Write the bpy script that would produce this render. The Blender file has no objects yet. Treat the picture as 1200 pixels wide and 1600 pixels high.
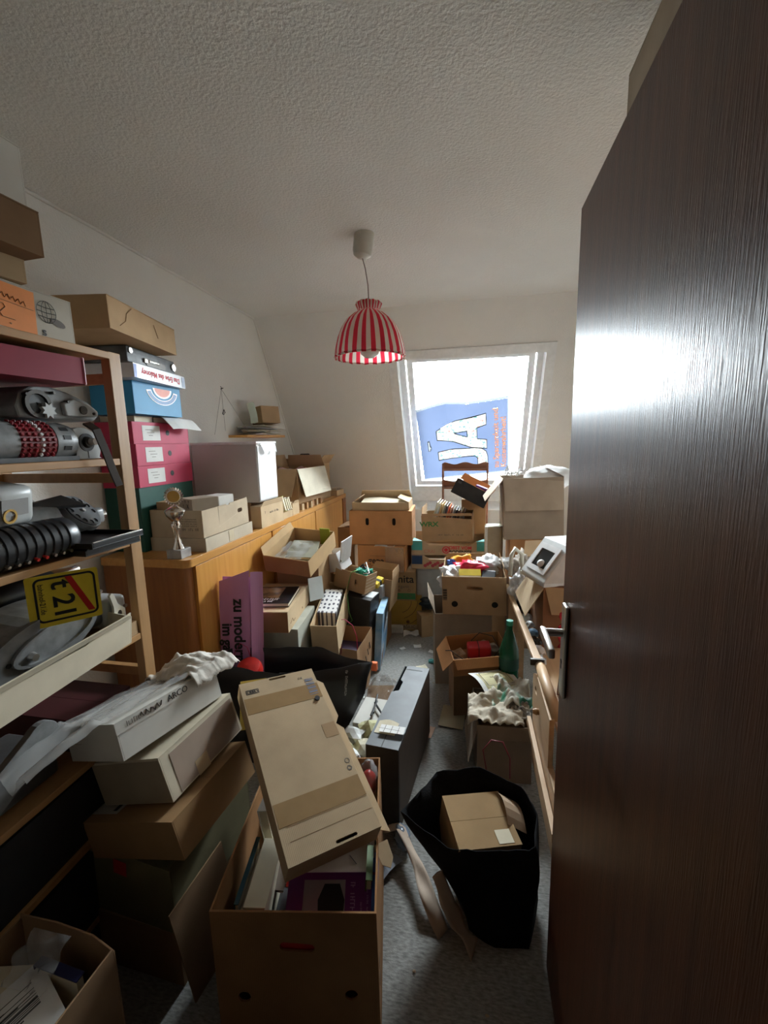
import bpy, bmesh, math, random
from mathutils import Vector, Matrix, Euler, noise
from mathutils.geometry import tessellate_polygon

SC = bpy.context.scene
COL = SC.collection
R = math.radians
random.seed(7)

# ------------------------------------------------------------------ camera
def make_camera():
    yaw, pitch, roll = R(11.249), R(9.161), R(-1.2506)
    f0 = Vector((-math.sin(yaw), math.cos(yaw), 0)); r = Vector((math.cos(yaw), math.sin(yaw), 0)); u0 = Vector((0, 0, 1))
    f = f0 * math.cos(pitch) - u0 * math.sin(pitch)
    u = u0 * math.cos(pitch) + f0 * math.sin(pitch)
    r2 = r * math.cos(roll) + u * math.sin(roll)
    u2 = -r * math.sin(roll) + u * math.cos(roll)
    m = Matrix(((r2.x, u2.x, -f.x, 0), (r2.y, u2.y, -f.y, 0), (r2.z, u2.z, -f.z, 1.507), (0, 0, 0, 1)))
    cd = bpy.data.cameras.new('camera'); cam = bpy.data.objects.new('camera', cd); COL.objects.link(cam)
    cam.matrix_world = m
    cd.sensor_fit = 'HORIZONTAL'; cd.sensor_width = 36.0; cd.lens = 674.1 / 1200 * 36
    cd.clip_start = 0.02
    SC.camera = cam
make_camera()

# ------------------------------------------------------------------ daylight: an overcast sky, seen only through the roof window
SKY = 100.0
w = bpy.data.worlds.new('overcast_sky'); SC.world = w; w.use_nodes = True
nt = w.node_tree; nt.nodes.clear()
out = nt.nodes.new('ShaderNodeOutputWorld'); bg = nt.nodes.new('ShaderNodeBackground')
tc = nt.nodes.new('ShaderNodeTexCoord'); sep = nt.nodes.new('ShaderNodeSeparateXYZ'); rmp = nt.nodes.new('ShaderNodeValToRGB')
nt.links.new(tc.outputs['Generated'], sep.inputs[0]); nt.links.new(sep.outputs['Z'], rmp.inputs[0])
rmp.color_ramp.elements[0].position = 0.0; rmp.color_ramp.elements[0].color = (0.40, 0.405, 0.40, 1)
rmp.color_ramp.elements[1].position = 0.02; rmp.color_ramp.elements[1].color = (0.885, 0.95, 1.0, 1)
nt.links.new(rmp.outputs[0], bg.inputs[0]); bg.inputs[1].default_value = SKY
nt.links.new(bg.outputs[0], out.inputs[0])
SC.view_settings.view_transform = 'Standard'
SC.view_settings.look = 'None'
SC.view_settings.exposure = 0.45
SC.view_settings.gamma = 1.0
SC.view_settings.use_curve_mapping = False
SC.cycles.max_bounces = 14
SC.cycles.diffuse_bounces = 7
SC.cycles.glossy_bounces = 4
SC.cycles.transparent_max_bounces = 12
SC.cycles.sample_clamp_indirect = 6.0

# room dimensions (metres)
XL, XR, ZC, YC, K, YN = -1.755, 1.15, 2.54, 3.49, 0.607, 0.2
SA = math.atan2(1, K)                       # pitch of the roof slope
SDIR = Vector((0, math.cos(SA), -math.sin(SA)))   # down the slope
SNRM = Vector((0, math.sin(SA), math.cos(SA)))    # outwards
S0 = Vector((0, YC, ZC))
def slope(x, s, off=0.0):
    return Vector((x, 0, 0)) + S0 + SDIR * s + SNRM * off

# the window opening guides the sampling of the sky (a portal gives off no light of its own)
pl = bpy.data.lights.new('window_portal', 'AREA'); pl.shape = 'RECTANGLE'; pl.size = 1.16; pl.size_y = 1.62
pl.cycles.is_portal = True
po = bpy.data.objects.new('window_portal', pl); COL.objects.link(po)
c_ = slope(-0.01, 1.24, 0.20)
po.matrix_world = Matrix.Translation(c_) @ Matrix(((1, 0, 0), (0, -SDIR.y, SNRM.y), (0, -SDIR.z, SNRM.z))).to_4x4()

# ------------------------------------------------------------------ materials
MATS = {}
def mat(name, col, rough=0.7, var=0.12, scale=18.0, bump=0.0, bscale=60.0, metal=0.0, spec=0.4, stretch=None, coat=0.0, trans=0.0, alpha=1.0, wave=None, col2=None, coords='Object', detail=4.0, pos=(0.3, 0.7)):
    if name in MATS: return MATS[name]
    m = bpy.data.materials.new(name); m.use_nodes = True
    t = m.node_tree; n = t.nodes; p = n['Principled BSDF']
    p.inputs['Roughness'].default_value = rough; p.inputs['Metallic'].default_value = metal
    p.inputs['Specular IOR Level'].default_value = spec
    p.inputs['Coat Weight'].default_value = coat
    tcd = n.new('ShaderNodeTexCoord'); mp = n.new('ShaderNodeMapping')
    if stretch: mp.inputs['Scale'].default_value = stretch
    t.links.new(tcd.outputs[coords], mp.inputs[0])
    nz = n.new('ShaderNodeTexNoise'); nz.inputs['Scale'].default_value = scale; nz.inputs['Detail'].default_value = detail
    t.links.new(mp.outputs[0], nz.inputs[0])
    cr = n.new('ShaderNodeValToRGB')
    c2 = col2 or tuple(min(1, c * (1 + var)) for c in col)
    c1 = tuple(c * (1 - var) for c in col) if col2 is None else col
    cr.color_ramp.elements[0].position = pos[0]; cr.color_ramp.elements[1].position = pos[1]
    cr.color_ramp.elements[0].color = (*c1, 1); cr.color_ramp.elements[1].color = (*c2, 1)
    t.links.new(nz.outputs['Fac'], cr.inputs[0]); t.links.new(cr.outputs[0], p.inputs['Base Color'])
    if trans: p.inputs['Transmission Weight'].default_value = trans
    if alpha < 1: p.inputs['Alpha'].default_value = alpha
    if bump or wave:
        b = n.new('ShaderNodeBump'); b.inputs['Strength'].default_value = bump if bump else 0.1; b.inputs['Distance'].default_value = 0.004
        if wave:
            wv = n.new('ShaderNodeTexWave'); wv.inputs['Scale'].default_value = wave; wv.inputs['Distortion'].default_value = 1.0
            t.links.new(tcd.outputs[coords], wv.inputs[0]); t.links.new(wv.outputs['Fac'], b.inputs['Height'])
        else:
            nb = n.new('ShaderNodeTexNoise'); nb.inputs['Scale'].default_value = bscale; nb.inputs['Detail'].default_value = 3
            t.links.new(mp.outputs[0], nb.inputs[0]); t.links.new(nb.outputs['Fac'], b.inputs['Height'])
        t.links.new(b.outputs[0], p.inputs['Normal'])
    MATS[name] = m
    return m

def card(name, col, var=0.10):     # corrugated board: faint flutes and blotches
    return mat(name, col, rough=0.85, var=var, scale=9, bump=0.10, wave=70, spec=0.2)
def paper(name, col, var=0.05): return mat(name, col, rough=0.75, var=var, scale=14, bump=0.15, bscale=40, spec=0.3)
def plain(name, col, rough=0.5, **k): return mat(name, col, rough=rough, var=0.06, scale=25, **k)
def wood(name, col, col2, axis='y', rough=0.45, coat=0.0, scale=3.0):
    st = {'x': (1, 14, 14), 'y': (14, 1, 14), 'z': (14, 14, 1)}[axis]
    return mat(name, col, col2=col2, rough=rough, scale=scale, stretch=st, coat=coat, bump=0.06, bscale=9, detail=6)

# plaster with woodchip wallpaper
WALLM = mat('woodchip_wallpaper', (0.78, 0.77, 0.73), rough=0.9, var=0.04, scale=2.0, bump=0.55, bscale=120, spec=0.1)
CEILM = mat('woodchip_ceiling', (0.78, 0.77, 0.73), rough=0.9, var=0.03, scale=2.0, bump=1.0, bscale=95, spec=0.1)
WHITE = plain('white_paint', (0.78, 0.79, 0.78), rough=0.45)
CARPET = mat('grey_carpet', (0.28, 0.275, 0.26), rough=0.97, var=0.35, scale=55, bump=0.5, bscale=240, spec=0.05, stretch=(1, 3, 1))
KRAFT = card('kraft_board', (0.40, 0.265, 0.145))
KRAFT_L = card('light_kraft_board', (0.52, 0.385, 0.235))
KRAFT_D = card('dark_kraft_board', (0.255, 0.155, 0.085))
KRAFT_O = card('orange_kraft_board', (0.44, 0.225, 0.10))
KRAFT_G = card('grey_kraft_board', (0.30, 0.235, 0.175))
CREAM = card('cream_board', (0.60, 0.53, 0.40))
GREYB = card('grey_green_board', (0.40, 0.40, 0.335))
OLIVE = card('olive_board', (0.16, 0.14, 0.075))
WHITEB = card('white_board', (0.62, 0.60, 0.55), var=0.06)
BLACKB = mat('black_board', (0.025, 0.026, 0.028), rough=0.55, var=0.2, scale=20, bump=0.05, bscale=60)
BLACK = plain('black_plastic', (0.012, 0.012, 0.014), rough=0.35)
BLACKC = mat('black_cloth', (0.009, 0.009, 0.010), rough=0.9, var=0.2, scale=80, bump=0.3, bscale=200, spec=0.1)
INK = plain('black_ink', (0.015, 0.015, 0.015), rough=0.6)
GREYINK = plain('grey_ink', (0.13, 0.11, 0.09), rough=0.7)
TAPE = plain('brown_packing_tape', (0.33, 0.21, 0.10), rough=0.22)
TAPEC = plain('cream_tape', (0.55, 0.47, 0.33), rough=0.3)
PAPERW = paper('white_paper', (0.74, 0.74, 0.72))
PAPERC = paper('cream_paper', (0.66, 0.60, 0.45))
PAPERB = paper('brown_paper', (0.42, 0.30, 0.20))
PINE = wood('pine_wood', (0.36, 0.185, 0.07), (0.47, 0.26, 0.105), 'y')
PINEZ = wood('pine_upright', (0.36, 0.195, 0.08), (0.46, 0.265, 0.115), 'z')
CHERRY = wood('cherry_veneer', (0.50, 0.225, 0.045), (0.60, 0.30, 0.075), 'z', rough=0.35, coat=0.15)
CHERRYT = wood('cherry_top', (0.47, 0.215, 0.05), (0.57, 0.29, 0.08), 'y', rough=0.35, coat=0.15)
MAHOG = mat('mahogany_door', (0.052, 0.016, 0.006), col2=(0.098, 0.033, 0.013), rough=0.38, scale=2.2, stretch=(20, 20, 1), bump=0.16, bscale=22, spec=0.3, detail=7)
CHROME = plain('chrome', (0.75, 0.74, 0.72), rough=0.16, metal=1.0)
ALU = plain('brushed_aluminium', (0.62, 0.60, 0.57), rough=0.30, metal=1.0)
GM = mat('grey_hammered_paint', (0.20, 0.205, 0.205), rough=0.38, var=0.25, scale=30, bump=0.08, bscale=90)
GML = mat('light_grey_paint', (0.42, 0.43, 0.42), rough=0.35, var=0.12, scale=22)
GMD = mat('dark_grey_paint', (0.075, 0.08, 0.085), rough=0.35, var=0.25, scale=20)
DARKM = plain('dark_metal', (0.05, 0.045, 0.04), rough=0.4, metal=0.6)
RED = plain('red_plastic', (0.50, 0.025, 0.02), rough=0.35)
MAROON = plain('maroon_leather', (0.16, 0.018, 0.022), rough=0.5)
CRIMSON = plain('crimson_board', (0.26, 0.012, 0.035), rough=0.5)
MAGENTA = mat('magenta_board', (0.47, 0.03, 0.085), rough=0.6, var=0.1, scale=10)
TEALB = plain('dark_green_board', (0.01, 0.075, 0.055), rough=0.6)
BLUEB = mat('sky_blue_board', (0.03, 0.26, 0.50), rough=0.55, var=0.08, scale=7)
TEAL = plain('teal_print', (0.08, 0.42, 0.40), rough=0.5)
GREEN = plain('green_print', (0.05, 0.22, 0.07), rough=0.6)
LIME = plain('lime_card', (0.30, 0.35, 0.03), rough=0.6)
YELLOW = plain('yellow_print', (0.72, 0.55, 0.04), rough=0.5)
ORANGE = plain('orange_paper', (0.72, 0.24, 0.06), rough=0.7)
ORANGEINK = plain('orange_ink', (0.85, 0.20, 0.07), rough=0.6)
REDINK = plain('red_ink', (0.62, 0.03, 0.05), rough=0.6)
PINK = mat('pink_bag_paper', (0.56, 0.26, 0.50), rough=0.55, var=0.06, scale=5)
PINKL = mat('pale_pink_bag_paper', (0.62, 0.32, 0.55), rough=0.55, var=0.06, scale=5)
PURPLE = plain('purple_cover', (0.16, 0.02, 0.19), rough=0.35)
BLUE = plain('blue_print', (0.03, 0.10, 0.42), rough=0.45)
LBLUE = mat('blue_white_print', (0.06, 0.25, 0.50), col2=(0.45, 0.60, 0.72), rough=0.4, scale=9)
GREENP = plain('green_ribbon', (0.03, 0.33, 0.22), rough=0.35)
LGREEN = plain('green_cord', (0.10, 0.30, 0.06), rough=0.5)
GREENBOT = mat('green_bottle_plastic', (0.005, 0.085, 0.04), rough=0.25, var=0.2, scale=8)
GOLD = plain('gold_print', (0.55, 0.33, 0.08), rough=0.4)
CLOTHW = mat('white_cotton', (0.62, 0.58, 0.52), rough=0.95, var=0.08, scale=12, bump=0.5, bscale=50, spec=0.05)
BEIGEP = plain('beige_plastic', (0.55, 0.53, 0.46), rough=0.45)
WHITEP = plain('white_plastic', (0.72, 0.72, 0.72), rough=0.4)
HANDM = plain('ivory_plastic', (0.66, 0.62, 0.52), rough=0.35)

def film(name, col, alpha, rough=0.2):
    if name in MATS: return MATS[name]
    m = mat(name, col, rough=rough, var=0.1, scale=12, bump=0.5, bscale=25, spec=0.8)
    t = m.node_tree; n = t.nodes; p = n['Principled BSDF']; o = n['Material Output']
    tr = n.new('ShaderNodeBsdfTransparent'); mx = n.new('ShaderNodeMixShader'); mx.inputs[0].default_value = alpha
    t.links.new(tr.outputs[0], mx.inputs[1]); t.links.new(p.outputs[0], mx.inputs[2]); t.links.new(mx.outputs[0], o.inputs[0])
    return m
FILM = film('clear_plastic_film', (0.50, 0.51, 0.51), 0.36)
FILMW = film('milky_plastic_film', (0.66, 0.66, 0.66), 0.8, rough=0.3)

# ------------------------------------------------------------------ mesh helpers
class G:
    """collects shapes for ONE mesh object"""
    def __init__(s): s.bm = bmesh.new()
    def poly(s, vs, faces, M=None):
        vv = [s.bm.verts.new((M @ Vector(v)) if M else Vector(v)) for v in vs]
        for f in faces:
            try: s.bm.faces.new([vv[i] for i in f])
            except ValueError: pass
        return s
    def box(s, x0, x1, y0, y1, z0, z1, M=None):
        v = [(x0, y0, z0), (x1, y0, z0), (x1, y1, z0), (x0, y1, z0), (x0, y0, z1), (x1, y0, z1), (x1, y1, z1), (x0, y1, z1)]
        return s.poly(v, [(0, 3, 2, 1), (4, 5, 6, 7), (0, 1, 5, 4), (1, 2, 6, 5), (2, 3, 7, 6), (3, 0, 4, 7)], M)
    def rbox(s, cx, cy, cz, sx, sy, sz, r=0.01, seg=3, M=None):
        b = bmesh.new(); bmesh.ops.create_cube(b, size=1.0)
        for v in b.verts: v.co = Vector((v.co.x * sx, v.co.y * sy, v.co.z * sz))
        bmesh.ops.bevel(b, geom=b.edges[:], offset=min(r, min(sx, sy, sz) * 0.49), segments=seg, profile=0.5, affect='EDGES')
        T = Matrix.Translation((cx, cy, cz)); T = M @ T if M else T
        return s.merge(b, T)
    def merge(s, b, M=None):
        idx = {}
        for v in b.verts: idx[v] = s.bm.verts.new((M @ v.co) if M else v.co.copy())
        for f in b.faces:
            try: s.bm.faces.new([idx[v] for v in f.verts])
            except ValueError: pass
        b.free(); return s
    def cyl(s, p0, p1, r0, r1=None, seg=16, M=None):
        r1 = r0 if r1 is None else r1
        p0, p1 = Vector(p0), Vector(p1); d = (p1 - p0).normalized()
        a = d.orthogonal().normalized(); b = d.cross(a)
        vs = []
        for p, r in ((p0, r0), (p1, r1)):
            for i in range(seg):
                t = 2 * math.pi * i / seg; vs.append(p + (a * math.cos(t) + b * math.sin(t)) * r)
        fs = [(i, (i + 1) % seg, seg + (i + 1) % seg, seg + i) for i in range(seg)]
        fs += [tuple(range(seg - 1, -1, -1)), tuple(range(seg, 2 * seg))]
        return s.poly(vs, fs, M)
    def tube(s, pts, r, seg=8, M=None, closed=False):
        pts = [Vector(p) for p in pts]; n = len(pts); vs = []; up = Vector((0.13, 0.31, 0.94))
        for i, p in enumerate(pts):
            d = (pts[min(i + 1, n - 1)] - pts[max(i - 1, 0)]).normalized()
            a = d.cross(up); a = a.normalized() if a.length > 1e-4 else d.orthogonal().normalized(); b = d.cross(a)
            rr = r(i / (n - 1)) if callable(r) else r
            for j in range(seg):
                t = 2 * math.pi * j / seg; vs.append(p + (a * math.cos(t) + b * math.sin(t)) * rr)
        fs = [(i * seg + j, i * seg + (j + 1) % seg, (i + 1) * seg + (j + 1) % seg, (i + 1) * seg + j) for i in range(n - 1) for j in range(seg)]
        fs += [tuple(range(seg - 1, -1, -1)), tuple(range((n - 1) * seg, n * seg))]
        return s.poly(vs, fs, M)
    def lathe(s, prof, seg=24, M=None, a0=0.0, a1=2 * math.pi, wob=None):
        n = len(prof); vs = []; full = abs(a1 - a0 - 2 * math.pi) < 1e-6; k = seg if full else seg + 1
        for i in range(k):
            t = a0 + (a1 - a0) * i / seg
            for j, (r, z) in enumerate(prof):
                rr = r * (wob(t, j) if wob else 1)
                vs.append((rr * math.cos(t), rr * math.sin(t), z))
        fs = []
        for i in range(seg):
            i2 = (i + 1) % k
            for j in range(n - 1): fs.append((i * n + j, i2 * n + j, i2 * n + j + 1, i * n + j + 1))
        return s.poly(vs, fs, M)
    def plate(s, outer, holes=(), t=0.004, M=None):
        """flat board with outline `outer` and holes, in local xy, thickness t along +z"""
        loops = [list(outer)] + [list(h) for h in holes]
        tri = tessellate_polygon([[Vector((x, y, 0)) for x, y in l] for l in loops])
        pts = [p for l in loops for p in l]; n = len(pts)
        vs = [(x, y, 0) for x, y in pts] + [(x, y, t) for x, y in pts]
        fs = [(a, c, b) for a, b, c in tri] + [(a + n, b + n, c + n) for a, b, c in tri]
        o = 0
        for l in loops:
            m = len(l)
            for i in range(m): fs.append((o + i, o + (i + 1) % m, n + o + (i + 1) % m, n + o + i))
            o += m
        return s.poly(vs, fs, M)
    def sheet(s, nx, ny, fn, M=None):
        vs = [fn(i / nx, j / ny) for j in range(ny + 1) for i in range(nx + 1)]
        fs = [(j * (nx + 1) + i, j * (nx + 1) + i + 1, (j + 1) * (nx + 1) + i + 1, (j + 1) * (nx + 1) + i) for j in range(ny) for i in range(nx)]
        return s.poly(vs, fs, M)
    def blob(s, c, r, amp=0.25, fr=2.0, seed=0, sub=3, flat=None, M=None):
        b = bmesh.new(); bmesh.ops.create_icosphere(b, subdivisions=sub, radius=1.0)
        o = Vector((seed * 3.7, seed * 1.3, seed * 2.1))
        for v in b.verts:
            k = 1 + amp * (noise.noise(v.co * fr + o) * 1.2 + abs(noise.noise(v.co * fr * 2.7 + o)) * 0.9 - 0.3)
            p = Vector((v.co.x * r[0] * k, v.co.y * r[1] * k, v.co.z * r[2] * k)) + Vector(c)
            if flat is not None and p.z < flat: p.z = flat + (p.z - flat) * 0.05
            v.co = p
        return s.merge(b, M)

def build(name, g, material, parent=None, loc=(0, 0, 0), rot=(0, 0, 0), smooth=False, solid=0.0, bev=0.0, fixn=True):
    if fixn: bmesh.ops.recalc_face_normals(g.bm, faces=g.bm.faces[:])
    me = bpy.data.meshes.new(name); g.bm.to_mesh(me); g.bm.free()
    me.materials.append(material)
    if smooth:
        for p in me.polygons: p.use_smooth = True
    o = bpy.data.objects.new(name, me); COL.objects.link(o)
    o.location = loc; o.rotation_euler = Euler(tuple(R(a) for a in rot))
    if parent: o.parent = parent
    if smooth == 'auto':
        for p in me.polygons: p.use_smooth = True
        md = o.modifiers.new('e', 'EDGE_SPLIT'); md.split_angle = R(35)
    if solid:
        md = o.modifiers.new('s', 'SOLIDIFY'); md.thickness = solid; md.offset = 0
    if bev:
        md = o.modifiers.new('b', 'BEVEL'); md.width = bev; md.segments = 2; md.limit_method = 'ANGLE'
    return o

def tag(o, label, cat, group=None, kind=None):
    o['label'] = label; o['category'] = cat
    if group: o['group'] = group
    if kind: o['kind'] = kind
    return o
def thing(name, label, cat, loc=(0, 0, 0), rot=(0, 0, 0), group=None):
    o = bpy.data.objects.new(name, None); COL.objects.link(o); o.empty_display_size = 0.05
    o.location = loc; o.rotation_euler = Euler(tuple(R(a) for a in rot))
    return tag(o, label, cat, group)
def struct(name, g, m, parent=None, **k):
    o = build(name, g, m, parent, **k)
    if not parent: o['kind'] = 'structure'
    return o

def frame(o, x, y):
    """matrix whose local x / y lie along the given directions at o (z = x cross y)"""
    x = Vector(x).normalized(); y = Vector(y).normalized(); z = x.cross(y)
    return Matrix(((x.x, y.x, z.x, o[0]), (x.y, y.y, z.y, o[1]), (x.z, y.z, z.z, o[2]), (0, 0, 0, 1)))

def text(body, size, material, parent, o, x, y, ext=0.0003, off=0.0, name='lettering', align='CENTER', sx=1.0, space=1.0):
    """lettering as thin raised geometry on a face: o centre, x writing direction, y up of the letters"""
    cu = bpy.data.curves.new('t', 'FONT'); cu.body = body; cu.size = size; cu.align_x = align; cu.align_y = 'CENTER'
    cu.extrude = ext; cu.offset = off; cu.resolution_u = 3; cu.space_character = space
    ob = bpy.data.objects.new('t', cu)
    COL.objects.link(ob); dg = bpy.context.evaluated_depsgraph_get()
    me = bpy.data.meshes.new_from_object(ob.evaluated_get(dg)); bpy.data.objects.remove(ob); bpy.data.curves.remove(cu)
    me.transform(frame(o, x, y) @ Matrix.Diagonal((sx, 1, 1, 1)))
    me.materials.clear(); me.materials.append(material)
    r = bpy.data.objects.new(name, me); COL.objects.link(r)
    if parent: r.parent = parent
    return r

def stadium(cx, cy, w, h, n=6):
    r = min(w, h) / 2; pts = []
    if w >= h:
        for i in range(n + 1): a = -math.pi / 2 + math.pi * i / n; pts.append((cx + w / 2 - r + r * math.cos(a), cy + r * math.sin(a)))
        for i in range(n + 1): a = math.pi / 2 + math.pi * i / n; pts.append((cx - w / 2 + r + r * math.cos(a), cy + r * math.sin(a)))
    else:
        for i in range(n + 1): a = math.pi * i / n; pts.append((cx + r * math.cos(a), cy + h / 2 - r + r * math.sin(a)))
        for i in range(n + 1): a = math.pi + math.pi * i / n; pts.append((cx + r * math.cos(a), cy - h / 2 + r + r * math.sin(a)))
    return pts
def rect(x0, x1, y0, y1): return [(x0, y0), (x1, y0), (x1, y1), (x0, y1)]
def circle(cx, cy, r, n=14): return [(cx + r * math.cos(2 * math.pi * i / n), cy + r * math.sin(2 * math.pi * i / n)) for i in range(n)]

def face_M(side, w, d, h, t):
    """outer face frames: local x runs left to right as seen from outside, y up; plate thickness goes inward"""
    if side == 'f': return frame((0, -d / 2 + t, 0), (1, 0, 0), (0, 0, 1))
    if side == 'k': return frame((0, d / 2 - t, 0), (-1, 0, 0), (0, 0, 1))
    if side == 'r': return frame((w / 2 - t, 0, 0), (0, 1, 0), (0, 0, 1))
    if side == 'l': return frame((-w / 2 + t, 0, 0), (0, -1, 0), (0, 0, 1))
def on_face(side, w, d, h, x, y, e=0.0006):
    """point and directions on an outer face (x from its middle, y from the bottom)"""
    if side == 'f': return (x, -d / 2 - e, y), (1, 0, 0), (0, 0, 1)
    if side == 'k': return (-x, d / 2 + e, y), (-1, 0, 0), (0, 0, 1)
    if side == 'r': return (w / 2 + e, x, y), (0, 1, 0), (0, 0, 1)
    if side == 'l': return (-w / 2 - e, -x, y), (0, -1, 0), (0, 0, 1)
    if side == 't': return (x, y, h + e), (1, 0, 0), (0, 1, 0)

def carton(name, label, loc, rot, dim, m, cat='box', lid=False, t=0.004, flaps=None, holes=None, jit=0.004, seed=1, group=None, tops=None, inner=None):
    """cardboard box standing at loc (centre of its base): walls with cut-out holes, floor, hinged flaps"""
    w_, d_, h_ = dim; rnd = random.Random(seed)
    e = thing(name, label, cat, loc, rot, group)
    g = G()
    g.box(-w_ / 2 + t, w_ / 2 - t, -d_ / 2 + t, d_ / 2 - t, 0, t)
    for s in 'fkrl':
        L = w_ if s in 'fk' else d_
        if s in 'rl': L -= 2 * t
        hs = (holes or {}).get(s, [])
        outl = (tops or {}).get(s)
        if outl: o2 = [(-L / 2, 0), (L / 2, 0)] + [(x * L / 2, y * h_) for x, y in outl]
        else: o2 = rect(-L / 2, L / 2, 0, h_)
        g.plate(o2, hs, t, face_M(s, w_, d_, h_, t))
    if jit:
        J = {k: Vector((rnd.uniform(-jit, jit), rnd.uniform(-jit, jit), rnd.uniform(-jit, jit) * 0.5)) for k in ((-1, -1), (1, -1), (-1, 1), (1, 1))}
        for v in g.bm.verts:
            if v.co.z > h_ * 0.55: v.co += J[(1 if v.co.x > 0 else -1, 1 if v.co.y > 0 else -1)] * (v.co.z / h_)
    build('body', g, m, e, bev=0.0008)
    if lid:
        g = G(); hy = d_ / 2
        g.box(-w_ / 2, w_ / 2, -hy, -0.0006, h_, h_ + t * 0.7); build('flap', g, m, e)
        g = G(); g.box(-w_ / 2, w_ / 2, 0.0006, hy, h_, h_ + t * 0.7); build('flap', g, m, e)
    for s, spec in (flaps or {}).items():
        ang, ln = spec[0], spec[1]; taper = spec[2] if len(spec) > 2 else 0.02
        L = (w_ if s in 'fk' else d_) - 2 * t
        g = G(); o2 = [(-L / 2, 0), (L / 2, 0), (L / 2 - taper, ln), (-L / 2 + taper, ln)]
        M = face_M(s, w_, d_, h_, t) @ Matrix.Translation((0, h_, t * 0.5)) @ Matrix.Rotation(R(ang), 4, 'X')
        g.plate(o2, (), t * 0.8, M); build('flap', g, m, e)
    e['dim'] = dim
    return e

def panel(name, e, side, dim, x, y, pw, ph, m, th=0.0005, e0=0.0004, rotz=0):
    """thin label, tape strip or print patch on an outer face of a box"""
    o, xd, yd = on_face(side, *dim, x, y, e0)
    g = G(); M = frame(o, xd, yd) @ Matrix.Rotation(R(rotz), 4, 'Z')
    g.box(-pw / 2, pw / 2, -ph / 2, ph / 2, 0, th, M)
    return build(name, g, m, e)
def scrawl(e, o, x, y, width, height, m, seed=1, name='printed_marks', stroke=0.18, dense=0.75, th=0.0004):
    """a line of print too small or blurred to read: uneven little strokes"""
    rnd = random.Random(seed); g = G(); M = frame(o, x, y); px = -width / 2
    while px < width / 2:
        w_ = height * rnd.uniform(0.25, 0.6)
        if rnd.random() < 0.9:
            g.box(px, px + height * stroke, -height / 2, height / 2 * rnd.uniform(0.5, 1.1), 0, th, M)
            yy = rnd.choice((-0.5, -0.05, 0.35)) * height
            if rnd.random() < dense: g.box(px, px + w_, yy, yy + height * stroke, 0, th, M)
        else: px += height * 0.35
        px += w_ + height * 0.12
    return build(name, g, m, e)
def fscrawl(width, height, m, e, side, dim, x, y, e0=0.0008, seed=1, **k):
    o, xd, yd = on_face(side, *dim, x, y, e0)
    return scrawl(e, o, xd, yd, width, height, m, seed, **k)
def ftext(body, size, m, e, side, dim, x, y, flip=1, e0=0.0008, **k):
    o, xd, yd = on_face(side, *dim, x, y, e0)
    return text(body, size, m, e, o, Vector(xd) * flip, Vector(yd) * flip, **k)

# ================================================================== THE ROOM
g = G(); g.box(XL - 0.1, XR + 0.1, -1.4, 5.2, -0.1, 0.0); struct('floor', g, CARPET)
g = G(); g.box(XL - 0.1, XR + 0.1, YN - 0.12, YC + 0.02, ZC, ZC + 0.1); struct('ceiling', g, CEILM)
g = G(); g.box(XL - 0.1, XL, YN - 0.12, 5.2, 0, ZC + 0.1); struct('wall_left', g, WALLM)
g = G(); g.box(XR, XR + 0.1, YN - 0.12, 5.2, 0, ZC + 0.1); struct('wall_right', g, WALLM)
# near wall with the doorway
g = G(); y0, y1 = YN - 0.12, YN
g.box(XL, -0.64, y0, y1, 0, ZC); g.box(0.27, XR, y0, y1, 0, ZC); g.box(-0.64, 0.27, y0, y1, 2.01, ZC)
struct('wall_near', g, mat('low_bounce_near_wall', (0.17, 0.145, 0.12), rough=0.9))  # unseen wall, coloured dark to keep bounce light off the foreground
# the unlit corridor outside the door
g = G(); g.box(XL - 0.1, XR + 0.1, -1.5, -1.4, 0, ZC + 0.1); g.box(XL - 0.1, XL, -1.4, y0, 0, ZC + 0.1); g.box(XR, XR + 0.1, -1.4, y0, 0, ZC + 0.1)
struct('wall_corridor', g, mat('low_bounce_corridor', (0.07, 0.055, 0.042), rough=0.9))  # unseen walls, dark tone chosen to cut fill light from behind
g = G(); g.box(XL - 0.1, XR + 0.1, -1.5, y0, ZC, ZC + 0.1); struct('ceiling_corridor', g, mat('low_bounce_corridor', (0.07, 0.055, 0.042)))
# sloped roof wall with the window opening, and the low wall below it
WX0, WX1, WS0, WS1, RD = -0.60, 0.585, 0.42, 2.05, 0.17
SB = 2.45
g = G(); T = 0.02
def slab(x0, x1, s0, s1, a, b):
    vs = [slope(x, s, o) for o in (a, b) for s in (s0, s1) for x in (x0, x1)]
    g.poly(vs, [(0, 1, 3, 2), (4, 6, 7, 5), (0, 4, 5, 1), (2, 3, 7, 6), (0, 2, 6, 4), (1, 5, 7, 3)])
slab(XL, WX0, -0.05, SB, 0, T); slab(WX1, XR, -0.05, SB, 0, T); slab(WX0, WX1, -0.05, WS0, 0, T); slab(WX0, WX1, WS1, SB, 0, T)
p_ = slope(0, SB)
g.box(XL, XR, p_.y, p_.y + 0.1, 0, p_.z + 0.03)
struct('wall_far', g, WALLM)
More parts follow.
